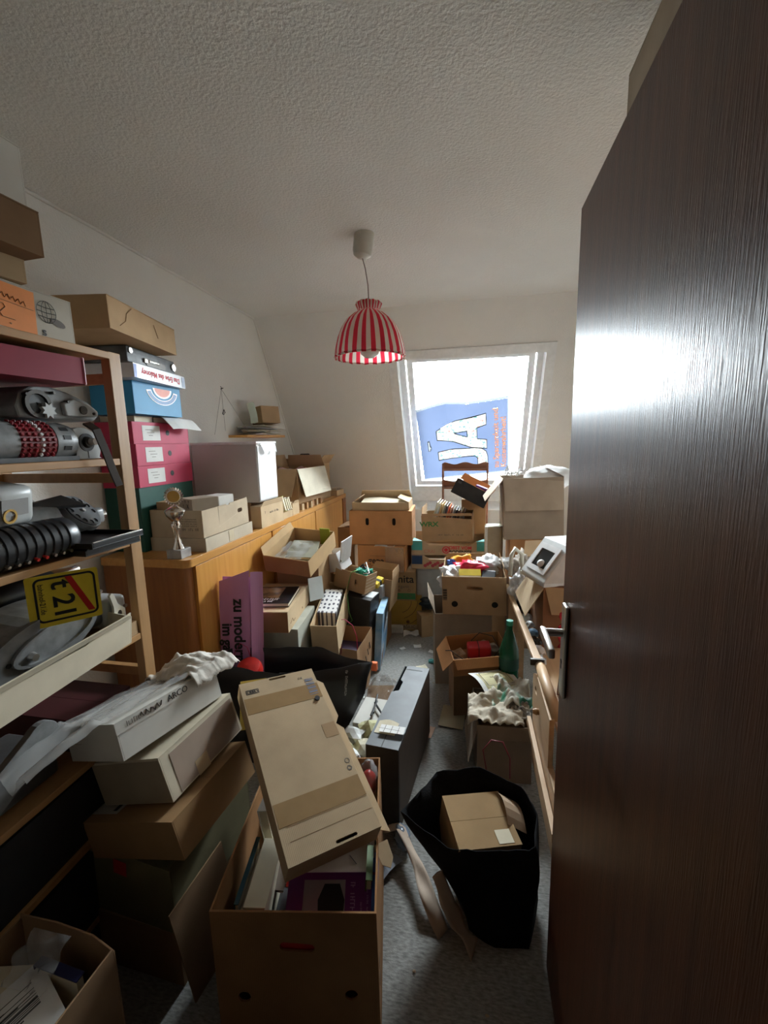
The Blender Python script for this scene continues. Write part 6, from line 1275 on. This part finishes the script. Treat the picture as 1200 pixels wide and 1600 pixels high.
# letter A (its top points to the left) and letter J below it
LA = [(0.20, 0.33), (0.43, 0.225), (0.76, 0.165), (0.76, 0.305), (0.655, 0.335), (0.655, 0.475), (0.76, 0.50), (0.76, 0.625), (0.58, 0.585), (0.40, 0.50), (0.20, 0.45)]
HA = [(0.40, 0.385), (0.545, 0.365), (0.545, 0.44)]
LJ = [(0.20, 0.61), (0.40, 0.59), (0.62, 0.595), (0.70, 0.615), (0.75, 0.66), (0.765, 0.72), (0.765, 0.87), (0.65, 0.87), (0.65, 0.745), (0.62, 0.715), (0.56, 0.708), (0.20, 0.73)]
def grow(pl, k):
    cx = sum(p[0] for p in pl) / len(pl); cy = sum(p[1] for p in pl) / len(pl); n = len(pl); out_ = []
    for i in range(n):
        a, b, c = Vector(pl[i - 1]), Vector(pl[i]), Vector(pl[(i + 1) % n]); d1 = (b - a).normalized(); d2 = (c - b).normalized(); nn = Vector((d1.y + d2.y, -d1.x - d2.x)); nn = nn.normalized() if nn.length > 1e-6 else Vector((d1.y, -d1.x)); out_.append((b.x + nn.x * k, b.y + nn.y * k))
    return out_
pflat(LA, [HA], DOO, 'letter_a', 0.002); pflat(LJ, [], DOO, 'letter_j', 0.002)
def poutline(pl, name):
    g = G(); n = len(pl); pts = []
    for i in range(n):
        a, b = pl[i], pl[(i + 1) % n]
        for k in range(4): pts.append(pp(a[0] + (b[0] - a[0]) * k / 4, a[1] + (b[1] - a[1]) * k / 4, 0.004))
    pts.append(pts[0]); g.tube(pts, 0.0028, 5); build(name, g, PSTK, ps)
poutline(LA, 'letter_outline'); poutline(LJ, 'letter_outline'); poutline(HA, 'letter_outline')
def ptext(body, size, u, v, m, sx=1.0):
    o0 = pp(u, v, 0.006); up_ = (pp(u, v - 0.05, 0.006) - o0); left = (pp(u - 0.05, v, 0.006) - o0)
    return text(body, size, m, ps, o0, up_, left, ext=0.0004, off=0.0012, sx=sx)
# blue ground of the poster, left open where letters and lettering stand
def inside(x, y, pl):
    c = False; n = len(pl); j = n - 1
    for i in range(n):
        if (pl[i][1] > y) != (pl[j][1] > y) and x < (pl[j][0] - pl[i][0]) * (y - pl[i][1]) / (pl[j][1] - pl[i][1]) + pl[i][0]: c = not c
        j = i
    return c
TU = 0.808
HP = [(0.097, 0.45), (0.107, 0.45), (0.112, 0.52), (0.122, 0.53), (0.122, 0.55), (0.112, 0.55), (0.108, 0.57), (0.096, 0.57)]
HP2 = [(0.089, 0.44), (0.115, 0.44), (0.120, 0.51), (0.130, 0.52), (0.130, 0.56), (0.120, 0.56), (0.116, 0.58), (0.088, 0.58)]
g = G(); NN = 110
vid = {}
def pv(i, j):
    if (i, j) not in vid: vid[(i, j)] = g.bm.verts.new(pp(TU * i / NN, 0.03 + 0.95 * j / NN))
    return vid[(i, j)]
for i in range(NN):
    for j in range(NN):
        cx, cy = TU * (i + 0.5) / NN, 0.03 + 0.95 * (j + 0.5) / NN
        hu, hv = TU / NN * 0.6, 0.95 / NN * 0.6
        if inside(cx, cy, HP): continue
        if (inside(cx, cy, LA) or inside(cx, cy, LJ)) and all((inside(cx + a, cy + b, LA) and not inside(cx + a, cy + b, HA)) or inside(cx + a, cy + b, LJ) for a in (-hu, hu) for b in (-hv, hv)): continue
        g.bm.faces.new([pv(i, j), pv(i + 1, j), pv(i + 1, j + 1), pv(i, j + 1)])
build('blue_sheet', g, PST, ps)
cu = bpy.data.curves.new('t', 'FONT'); cu.body = 'zu Sparsamkeit und\nKostenwahrheit!'; cu.size = 1.0; cu.offset = 0.012; cu.resolution_u = 2; cu.space_line = 0.92
ob = bpy.data.objects.new('t', cu); COL.objects.link(ob); me = bpy.data.meshes.new_from_object(ob.evaluated_get(bpy.context.evaluated_depsgraph_get())); bpy.data.objects.remove(ob)
xs = [v.co.x for v in me.vertices]; ys = [v.co.y for v in me.vertices]; x0, x1, y0, y1 = min(xs), max(xs), min(ys), max(ys)
def t2p(x, y): return (0.825 + 0.145 * (y1 - y) / (y1 - y0), 0.925 - 0.80 * (x - x0) / (x1 - x0))
b2 = bmesh.new(); b2.from_mesh(me); bmesh.ops.remove_doubles(b2, verts=b2.verts[:], dist=1e-5)
g = G(); vv = {v: g.bm.verts.new(pp(*t2p(v.co.x, v.co.y), 0.0005)) for v in b2.verts}
for f in b2.faces: g.bm.faces.new([vv[v] for v in f.verts])
build('lettering', g, PSTO, ps)
nxt = {}
for e_ in b2.edges:
    if len(e_.link_faces) == 1:
        l = e_.link_faces[0].loops
        for lp in l:
            if lp.edge == e_: nxt[lp.vert] = lp.link_loop_next.vert
loops = []; seen = set()
for v in list(nxt):
    if v in seen: continue
    lp = []; k = v
    while k not in seen and k in nxt: seen.add(k); lp.append(t2p(k.co.x, k.co.y)); k = nxt[k]
    if len(lp) > 2: loops.append(lp)
outer = [l for l in loops if not any(inside(l[0][0], l[0][1], o) for o in loops if o is not l)]
inner = [l for l in loops if l not in outer]
bbx = [(min(p[0] for p in l), max(p[0] for p in l), min(p[1] for p in l), max(p[1] for p in l), l) for l in outer]
ibx = [(min(p[0] for p in l), max(p[0] for p in l), min(p[1] for p in l), max(p[1] for p in l), l) for l in inner]
g = G(); vid = {}; NU, NV = 56, 280
def pv(i, j):
    if (i, j) not in vid: vid[(i, j)] = g.bm.verts.new(pp(TU + (0.985 - TU) * i / NU, 0.03 + 0.95 * j / NV))
    return vid[(i, j)]
def hit(cx, cy, bx): return any(a <= cx <= b and c <= cy <= d and inside(cx, cy, l) for a, b, c, d, l in bx)
for i in range(NU):
    for j in range(NV):
        cx, cy = TU + (0.985 - TU) * (i + 0.5) / NU, 0.03 + 0.95 * (j + 0.5) / NV
        hu, hv = (0.985 - TU) / NU * 0.5, 0.95 / NV * 0.5
        if hit(cx, cy, bbx) and all(hit(cx + a, cy + b, bbx) and not hit(cx + a, cy + b, ibx) for a in (-hu, hu) for b in (-hv, hv)): continue
        g.bm.faces.new([pv(i, j), pv(i + 1, j), pv(i + 1, j + 1), pv(i, j + 1)])
build('blue_sheet', g, PST, ps)
b2.free()
pflat(HP2, [], PSTW, 'door_handle_print', 0.002)

# ================================================================== RIGHT-HAND SIDE
# big grey-brown carton by the window
D_ = (0.40, 0.36, 0.43)
b = carton('storage_box', 'big grey-brown carton with folded-down front flap by the window', (0.445, 3.275, 0.815), (0, -2, 1), D_, KRAFT_G, jit=0.004, flaps={'f': (176, 0.225, 0.004), 'l': (140, 0.20, 0.02), 'r': (-60, 0.12)})
[x for x in b.children if x.name.startswith('flap')][0].data.materials[0] = card('mid_grey_brown_board', (0.40, 0.32, 0.24))
carton('storage_box', 'orange-tan carton under the big grey-brown one', (0.46, 3.28, 0.42), (0, 0, 0), (0.34, 0.36, 0.39), KRAFT_O, lid=True, jit=0.002)
carton('storage_box', 'dark carton on the floor under the orange-tan one', (0.47, 3.28, 0.0), (0, 0, 0), (0.36, 0.38, 0.415), KRAFT_D, lid=True, jit=0)
def bubbles():
    g = G(); g.sheet(26, 20, lambda u, v: (0.46 * u - 0.10, 0.30 * v, 0.11 * math.sin(math.pi * (0.15 + 0.7 * u)) + 0.02 * noise.noise(Vector((u * 4, v * 4, 0))) + 0.004 * math.sin(u * 90) * math.sin(v * 70))); return g
g = G(); g.blob((0, 0, 0), (0.17, 0.13, 0.085), 0.12, 1.6, 33, sub=4)
for v in g.bm.verts: v.co *= 1 + 0.03 * math.sin(v.co.x * 210) * math.sin(v.co.y * 210 + v.co.z * 210)
tag(build('bubble_wrap', g, FILMW, loc=(0.56, 3.26, 1.235), smooth=True), 'roll of bubble wrap on the big carton by the window', 'wrap')
g = G(); g.sheet(12, 12, lambda u, v: (0.14 * u, 0.10 * v, 0.03 + 0.07 * abs(noise.noise(Vector((u * 3, v * 3, 5)))) + 0.03 * noise.noise(Vector((u * 9, v * 9, 2))))); tag(build('plastic_film', g, FILMW, loc=(0.245, 3.13, 1.235)), 'crumpled clear film at the corner of the big carton', 'plastic')
# beige case with handle and small green sprig
bcs = thing('beige_case', 'beige plastic case with rounded corners beside the big carton', 'case', (0.185, 3.27, 0.50)); g = G(); g.rbox(0, 0, 0.19, 0.13, 0.14, 0.38, 0.02); build('shell', g, plain('tan_plastic', (0.36, 0.31, 0.22)), bcs, smooth='auto'); g = G(); g.rbox(-0.055, -0.06, 0.19, 0.02, 0.03, 0.38, 0.008); build('edge_strip', g, WHITEP, bcs)
carton('storage_box', 'brown carton under the beige case', (0.19, 3.28, 0.0), (0, 0, 0), (0.17, 0.2, 0.495), KRAFT, lid=True, jit=0)
# brown carton with banana box on it
D_ = (0.345, 0.34, 0.462)
b = carton('storage_box', 'tall brown carton on the carpet under the banana box', (-0.045, 2.71, 0.0), (0, 0, 7), D_, KRAFT_G, jit=0.004, flaps={'l': (22, 0.10, 0.005)})
D_ = (0.375, 0.46, 0.235)
RB = card('banana_box_board', (0.38, 0.255, 0.145))
b = carton('banana_box', 'banana box with a handle slot heaped with coloured plastic bags', (0.035, 2.745, 0.472), (0, -1, 1), D_, RB, jit=0.004, holes={'f': [stadium(0.005, 0.165, 0.095, 0.022), circle(-0.115, 0.065, 0.019), circle(0.12, 0.065, 0.019)]}, flaps={'r': (-12, 0.05, 0.05), 'k': (-10, 0.03)})
g = G()
for k in range(9): o0 = on_face('f', *D_, -0.172, 0.09 + 0.008 * k, 0.0006)[0]; g.box(o0[0] - 0.012, o0[0] + 0.012, o0[1] - 0.0004, o0[1], o0[2], o0[2] + 0.004 + 0.002 * (k % 2))
build('barcode', g, INK, b)
g = G(); g.box(-0.18, 0.18, -0.215, -0.211, 0.006, 0.14); build('hole_shade_sheet', g, INK, b)  # black sheet behind the holes so the inside looks dark
BL = [((-0.14, -0.12, 0.20), (0.075, 0.07, 0.075), FILMW, 'milky plastic bag bulging over the banana box corner', 1), ((-0.02, -0.05, 0.24), (0.12, 0.08, 0.055), plain('crimson_plastic', (0.55, 0.02, 0.06), rough=0.25), 'bright red plastic bag heaped in the banana box', 2), ((-0.06, 0.06, 0.25), (0.09, 0.05, 0.045), plain('amber_plastic', (0.65, 0.30, 0.02), rough=0.3), 'orange-yellow plastic bag at the back of the banana box', 3), ((0.10, 0.02, 0.25), (0.085, 0.10, 0.06), plain('white_bag_plastic', (0.66, 0.67, 0.68), rough=0.25), 'white crumpled carrier bag in the banana box', 4), ((-0.135, 0.04, 0.245), (0.035, 0.03, 0.03), BLUE, 'small blue plastic piece in the banana box', 5), ((0.20, 0.08, 0.245), (0.06, 0.08, 0.035), plain('white_bag_plastic', (0.66, 0.67, 0.68), rough=0.25), 'white plastic bag end hanging over the banana box rim', 6)]
for c_, r_, mm, lab, sd in BL:
    g = G(); g.blob((0, 0, 0), r_, 0.42, 2.0, sd + 40, sub=4); tag(build('plastic_bag', g, mm, loc=(0.035 + c_[0], 2.745 + c_[1], 0.4655 + c_[2]), smooth=True), lab, 'bag', 'plastic bags in the banana box')
g = G(); g.rbox(0, 0, 0.02, 0.13, 0.09, 0.04, 0.002); o = thing('cassette_box', 'flat yellow and cream box at the front of the banana box', 'box', (0.01, 2.60, 0.668), (38, 0, 4)); build('box', g, PAPERC, o); g = G(); g.box(-0.066, 0.066, -0.002, 0.046, 0.0385, 0.0408); build('yellow_top', g, YELLOW, o)
g = G(); g.rbox(0, 0, 0.02, 0.08, 0.07, 0.04, 0.004); tag(build('black_box', g, BLACK, loc=(0.125, 2.60, 0.672), rot=(30, 0, -8)), 'small black box beside the yellow one in the banana box', 'box')
g = G(); g.plate([(-0.05, 0), (0.05, 0), (0.03, 0.10), (-0.02, 0.12)], (), 0.004); tag(build('cardboard_sheet', g, PAPERB, loc=(0.165, 2.66, 0.62), rot=(70, 0, -30)), 'brown cardboard tab standing in the banana box', 'cardboard')
# tray with red pouch and cables
D_ = (0.31, 0.225, 0.10)
b = carton('cable_tray', 'shallow brown carton with a red box and black cables', (0.055, 2.275, 0.305), (8, -3, 14), D_, KRAFT_O, jit=0.003, flaps={'f': (150, 0.05, 0.01), 'l': (140, 0.09, 0.01)})
MR = Matrix.Translation((0.055, 2.275, 0.305)) @ Euler((R(8), R(-3), R(14))).to_matrix().to_4x4()
def inr(x, y, z): return tuple(MR @ Vector((x, y, z)))
carton('storage_box', 'dark carton on the floor under the shallow cable carton', (0.05, 2.30, 0.0), (0, 0, 10), (0.28, 0.20, 0.285), KRAFT_D, lid=True, jit=0)
g = G(); g.rbox(0, 0, 0.05, 0.125, 0.07, 0.10, 0.010); o = thing('red_box', 'red plastic box bound with a black cable', 'box', inr(0.01, 0.0, 0.006), (8, -3, 8)); build('shell', g, plain('tomato_plastic', (0.42, 0.015, 0.025), rough=0.45), o, smooth='auto')
g = G(); g.tube([(-0.005, -0.037, 0.0), (-0.005, -0.037, 0.10), (-0.004, 0.0, 0.103), (-0.004, 0.037, 0.10)], 0.0022, 6); build('binding_cable', g, BLACK, o)
g = G(); rnd = random.Random(8)
pts = [inr(-0.18, -0.02, 0.10), inr(-0.155, -0.03, 0.105), inr(-0.10, -0.06, 0.07), inr(-0.05, -0.09, 0.05), inr(-0.09, -0.095, 0.04), inr(-0.04, -0.085, 0.06), inr(0.05, -0.08, 0.05), inr(0.11, -0.04, 0.09), inr(0.10, 0.05, 0.115), inr(0.03, 0.07, 0.13), inr(-0.02, 0.05, 0.10), inr(-0.05, -0.02, 0.05), inr(-0.06, -0.08, 0.05)]
g.tube(pts, 0.0025, 6); tag(build('cable', g, BLACK, smooth=True), 'thin black cable looping around the red box', 'cable')
for i, (x, y) in enumerate(((-0.10, 0.02), (0.10, 0.05), (0.045, 0.075), (-0.11, -0.05))):
    g = G(); g.blob((0, 0, 0), (0.045, 0.035, 0.03), 0.5, 2, 60 + i, sub=2); tag(build('crumpled_paper', g, (PAPERB, paper('grey_tissue', (0.33, 0.29, 0.25)))[i % 2], loc=inr(x, y, 0.035)), ('brown crumpled paper beside the red box towards the aisle', 'greyish crumpled tissue beside the red box under the cable loop', 'brown crumpled paper behind the red box', 'greyish crumpled tissue at the front of the cable carton')[i], 'paper', 'crumpled papers in the cable carton')
# carton with certificate and wrapping paper
D_ = (0.235, 0.30, 0.27)
b = carton('storage_box', 'brown carton with torn side flap under the crumpled wrapping paper', (0.155, 1.92, 0.0), (0, 0, 4), D_, KRAFT_G, jit=0.004, flaps={'l': (168, 0.20, 0.015), 'f': (172, 0.06, 0.0)})
book('folder', 'stack of dark papers inside the carton under the wrapping paper', (0.155, 1.93, 0.006), (0, 0, 4), (0.20, 0.26, 0.25), KRAFT_D)
ct = thing('certificate', 'cream bordered certificate sheet lying over the cable carton edge', 'paper', (0.14, 2.06, 0.315), (8, 6, 32))
g = G(); g.sheet(8, 8, lambda u, v: (0.22 * (u - 0.5), 0.17 * (v - 0.5), 0.02 * math.sin(math.pi * v))); build('sheet', g, PAPERW, ct, solid=0.0008)
g = G(); g.sheet(8, 8, lambda u, v: (0.17 * (u - 0.5), 0.12 * (v - 0.5), 0.0015 + 0.02 * math.sin(math.pi * (0.15 + 0.7 * v)))); build('printed_panel', g, paper('yellowish_print', (0.60, 0.55, 0.32)), ct)
g = G(); g.plate(rect(-0.075, 0.075, -0.05, 0.05), [rect(-0.072, 0.072, -0.047, 0.047)], 0.0004, Matrix.Translation((0, 0, 0.0215))); build('border_line', g, GREYINK, ct)
scrawl(ct, (0, 0.01, 0.0225), (1, 0, 0), (0, 1, 0), 0.08, 0.010, GREYINK, 2)
def wrap(seed, c_, sx, sy, m, label, amp=0.04):
    g = G(); g.sheet(26, 26, lambda u, v: (c_[0] + sx * (u - 0.5), c_[1] + sy * (v - 0.5), c_[2] + amp * noise.noise(Vector((u * 3, v * 3, seed))) + amp * 0.7 * abs(noise.noise(Vector((u * 7, v * 7, seed + 3)))) + amp * 0.15 * noise.noise(Vector((u * 15, v * 15, seed))) - 0.06 * max(0, 0.35 - v) - 0.05 * max(0, 0.3 - u)))
    return tag(build('wrapping_paper', g, m, smooth=True, solid=0.0008), label, 'paper')
wrap(3, (0.125, 1.87, 0.30), 0.24, 0.20, paper('ivory_tissue', (0.52, 0.46, 0.36)), 'crumpled ivory tissue paper hanging over the brown carton')
wrap(9, (0.205, 1.965, 0.325), 0.18, 0.20, mat('green_white_wrapping', (0.60, 0.57, 0.48), col2=(0.04, 0.20, 0.12), rough=0.5, scale=9, detail=1, pos=(0.55, 0.62)), 'green and cream printed wrapping paper on the brown carton', 0.045)
wrap(14, (0.215, 1.86, 0.30), 0.13, 0.10, mat('dark_print_wrapping', (0.05, 0.04, 0.035), col2=(0.42, 0.36, 0.28), rough=0.6, scale=22, detail=1), 'dark checked paper scrap beside the green wrapping paper', 0.03)
# green plastic bottle
bt = thing('plastic_bottle', 'green plastic bottle standing beside the pine rail', 'bottle', (0.212, 2.17, 0.0))
g = G(); g.lathe([(0, 0.0), (0.045, 0.0), (0.05, 0.02), (0.05, 0.40), (0.047, 0.44), (0.03, 0.50), (0.016, 0.545), (0.014, 0.575)], 24); build('body', g, GREENBOT, bt, smooth='auto'); g = G(); g.cyl((0, 0, 0.57), (0, 0, 0.595), 0.017, seg=16); build('cap', g, GREENP, bt, smooth='auto'); g = G(); g.lathe([(0.0505, 0.34), (0.0505, 0.40)], 24); build('label_band', g, TEALB, bt, smooth=True)
# pine bench with rail
pr = thing('pine_bench', 'pale pine bench with a rounded rail behind the door', 'bench', (0, 0, 0))
PINL = wood('pale_pine', (0.56, 0.37, 0.21), (0.66, 0.46, 0.28), 'y')
g = G(); g.poly([(0.232, 2.72, 0.585), (0.252, 2.72, 0.585), (0.305, 1.74, 0.585), (0.272, 1.74, 0.585), (0.232, 2.72, 0.605), (0.252, 2.72, 0.605), (0.305, 1.74, 0.605), (0.272, 1.74, 0.605)], [(0, 1, 2, 3), (7, 6, 5, 4), (0, 4, 5, 1), (1, 5, 6, 2), (2, 6, 7, 3), (3, 7, 4, 0)]); build('front_rail', g, PINL, pr, bev=0.002)
g = G(); g.tube([(0.292, 1.76, 0.592), (0.294, 1.6, 0.592), (0.296, 1.395, 0.592)], 0.02, 12); build('rounded_rail', g, PINL, pr, smooth=True)
g = G(); g.plate([(-0.19, 0), (0.18, 0), (0.18, 0.14), (0.12, 0.17), (0.06, 0.18), (-0.19, 0.18)], [stadium(0.10, 0.11, 0.05, 0.022)], 0.016, frame((0.272, 1.58, 0.40), (0, 1, 0), (0, 0, 1))); build('side_board', g, PINL, pr)
g = G(); g.box(0.275, 0.293, 1.22, 1.76, 0.16, 0.395); build('side_board', g, PINL, pr)
g = G(); g.box(0.255, 0.271, 1.20, 1.78, 0.30, 0.33); build('lower_strip', g, PINL, pr)
g = G(); g.box(0.308, 0.80, 1.24, 2.72, 0.50, 0.52); build('seat_board', g, PINL, pr)
for x in (0.31, 0.75):
    for y in (1.26, 2.66): g = G(); g.box(x, x + 0.04, y, y + 0.04, 0, 0.50); build('leg', g, PINL, pr)
g = G(); g.cyl((0.264, 1.60, 0.47), (0.272, 1.60, 0.47), 0.012, seg=12); g.cyl((0.250, 1.60, 0.47), (0.264, 1.60, 0.47), 0.008, 0.014, 12); build('knob', g, PINE, pr)
g = G(); g.box(0.255, 0.31, 1.73, 1.742, 0.592, 0.618); build('bracket', g, DARKM, pr)
# maroon ledgers on the bench
for i in range(3):
    o = book('ledger', ('nearest maroon ledger with gold mark behind the pine rail', 'middle maroon ledger behind the pine rail', 'far maroon ledger behind the pine rail')[i], (0.345 + 0.012 * i, 1.50 + 0.085 * i, 0.5215), (0, 4, -6 - 5 * i), (0.035, 0.07, 0.27 + 0.02 * i), MAROON, cat='book', group='maroon ledgers on the bench')
    g = G(); g.plate(stadium(0, 0.13, 0.02, 0.035), (), 0.0006, frame((-0.0182, 0, 0), (0, -1, 0), (0, 0, 1))); build('gold_mark', g, GOLD, o)
# carton with open flaps and the white device on it
D_ = (0.32, 0.34, 0.30)
b = carton('storage_box', 'reddish-brown open carton with hanging flaps on the pine bench', (0.505, 2.22, 0.5215), (0, 0, 2), D_, card('red_brown_board', (0.24, 0.125, 0.07)), jit=0.003, flaps={'l': (150, 0.17, 0.0), 'f': (172, 0.13, 0.03)})
for x in b.children:
    if x.name.startswith('flap'): x.data.materials[0] = card('pale_tan_flap', (0.42, 0.31, 0.19))
pj = thing('projector', 'white slide viewer with a glass window on the bench carton', 'device', (0.455, 2.19, 0.825), (0, 0, 20))
g = G(); g.poly([(-0.155, -0.11, 0), (0.17, -0.11, 0), (0.17, 0.12, 0), (-0.155, 0.12, 0), (-0.155, -0.11, 0.02), (-0.155, 0.12, 0.02), (-0.03, -0.11, 0.185), (-0.03, 0.12, 0.185), (0.17, -0.11, 0.185), (0.17, 0.12, 0.185)], [(0, 3, 2, 1), (0, 1, 8, 6, 4), (3, 5, 7, 9, 2), (0, 4, 5, 3), (4, 6, 7, 5), (6, 8, 9, 7), (1, 2, 9, 8)]); build('housing', g, plain('device_white', (0.60, 0.61, 0.60), rough=0.4), pj, bev=0.004)
Mp = frame((-0.0925, 0.005, 0.1025), (0, 1, 0), (0.604, 0, 0.797))
Mp = frame((-0.0945, 0.005, 0.104), (0, -1, 0), (0.604, 0, 0.797))
g = G(); g.plate(rect(-0.085, 0.085, -0.075, 0.075), [rect(-0.06, 0.06, -0.05, 0.045)], 0.006, Mp); build('window_frame', g, WHITEP, pj)
g = G(); g.box(-0.06, 0.06, -0.05, 0.045, 0.0, 0.002, Mp); build('glass_window', g, plain('dark_glass', (0.02, 0.022, 0.024), rough=0.1), pj)
g = G(); g.lathe([(0, 0.02), (0.014, 0.017), (0.02, 0.008), (0.02, 0.002)], 16, Mp @ Matrix.Translation((0.015, -0.03, 0.002))); build('white_dome', g, WHITEP, pj, smooth=True)
g = G(); g.box(-0.156, 0.171, -0.1115, 0.1215, -0.002, 0.012); build('base_trim', g, ALU, pj)
g = G(); g.tube([(-0.02, 0.10, 0), (0.0, 0.12, 0.11), (0.03, 0.13, 0.145), (0.07, 0.12, 0.11), (0.06, 0.10, 0)], 0.012, 8); tag(build('carrying_loop', g, plain('bone_plastic', (0.60, 0.57, 0.48)), loc=(0.30, 2.36, 0.75), rot=(0, 0, 30), smooth=True), 'curved white plastic handle among the bags beside the slide viewer', 'loop')
for i, (c_, r_, mm, lab) in enumerate((((0.29, 2.50, 0.66), (0.055, 0.08, 0.09), FILMW, 'milky bag between banana box and slide viewer'), ((0.33, 2.62, 0.75), (0.07, 0.09, 0.09), paper('brownish_tissue', (0.36, 0.31, 0.26)), 'grey-brown tissue paper behind the slide viewer'), ((0.32, 2.45, 0.60), (0.045, 0.07, 0.06), BLACK, 'small black bag between banana box and slide viewer'))):
    g = G(); g.blob((0, 0, 0), r_, 0.5, 2.1, 70 + i, sub=4); tag(build('plastic_bag' if i != 1 else 'crumpled_paper', g, mm, loc=c_, smooth=True), lab, 'bag' if i != 1 else 'paper')
carton('storage_box', 'dark carton on the pine bench under the tissue paper', (0.41, 2.58, 0.5215), (0, 0, 0), (0.24, 0.24, 0.10), KRAFT_D, lid=True, jit=0)
for i in range(7):
    rnd = random.Random(70 + i); g = G(); g.blob((0, 0, 0), (0.025, 0.035, 0.02), 0.5, 2, 80 + i, sub=2); tag(build('small_part', g, (GML, WHITEP, DARKM, LBLUE)[i % 4], loc=(0.318 + 0.006 * (i % 2), 1.86 + 0.095 * i, 0.548), rot=(0, 0, 40 * i)), '%s small loose part along the pine bench rail, %s from the door' % (('grey', 'white', 'dark', 'bluish')[i % 4], ('first', 'second', 'third', 'fourth', 'fifth', 'sixth', 'seventh')[i]), 'part', 'loose parts along the bench rail')
g = G(); g.plate([(-0.10, 0), (0.12, 0.0), (0.10, 0.09), (-0.05, 0.12)], (), 0.004); tag(build('cardboard_sheet', g, KRAFT, loc=(0.42, 2.62, 0.83), rot=(35, -10, 10)), 'brown cardboard flap lying over the tissue behind the slide viewer', 'cardboard')
g = G(); g.tube([(0.41 + 0.004 * math.sin(i), 1.93 + 0.01 * math.sin(i * 1.7), 0.74 - 0.018 * i) for i in range(10)], lambda t: 0.010 + 0.006 * math.sin(20 * t), 8); tag(build('tinsel', g, plain('red_foil', (0.5, 0.02, 0.04), rough=0.2, metal=0.5), smooth=True), 'string of red foil hanging beside the bench carton', 'decoration')

# ---- wardrobe behind the door with a box on top
wd = thing('wardrobe', 'wardrobe standing hidden behind the open door', 'wardrobe', (0.80, 0.71, 0.0)); g = G(); g.box(-0.37, 0.33, -0.5, 0.5, 0, 2.0); build('body', g, CHERRYD, wd, bev=0.003)
for s in (-1, 1):
    g = G(); g.box(-0.388, -0.37, 0.004 if s > 0 else -0.496, 0.496 if s > 0 else -0.004, 0.06, 1.98); dd = build('door', g, CHERRY, wd); g = G(); g.cyl((-0.388, s * 0.04, 1.0), (-0.405, s * 0.04, 1.0), 0.01, seg=12); build('knob', g, ALU, dd)
carton('storage_box', 'grey-tan carton high on the wardrobe above the door', (0.645, 0.89, 2.0005), (0, 0, 0), (0.50, 0.98, 0.425), card('dusty_board', (0.36, 0.30, 0.225)), lid=True, jit=0.003)
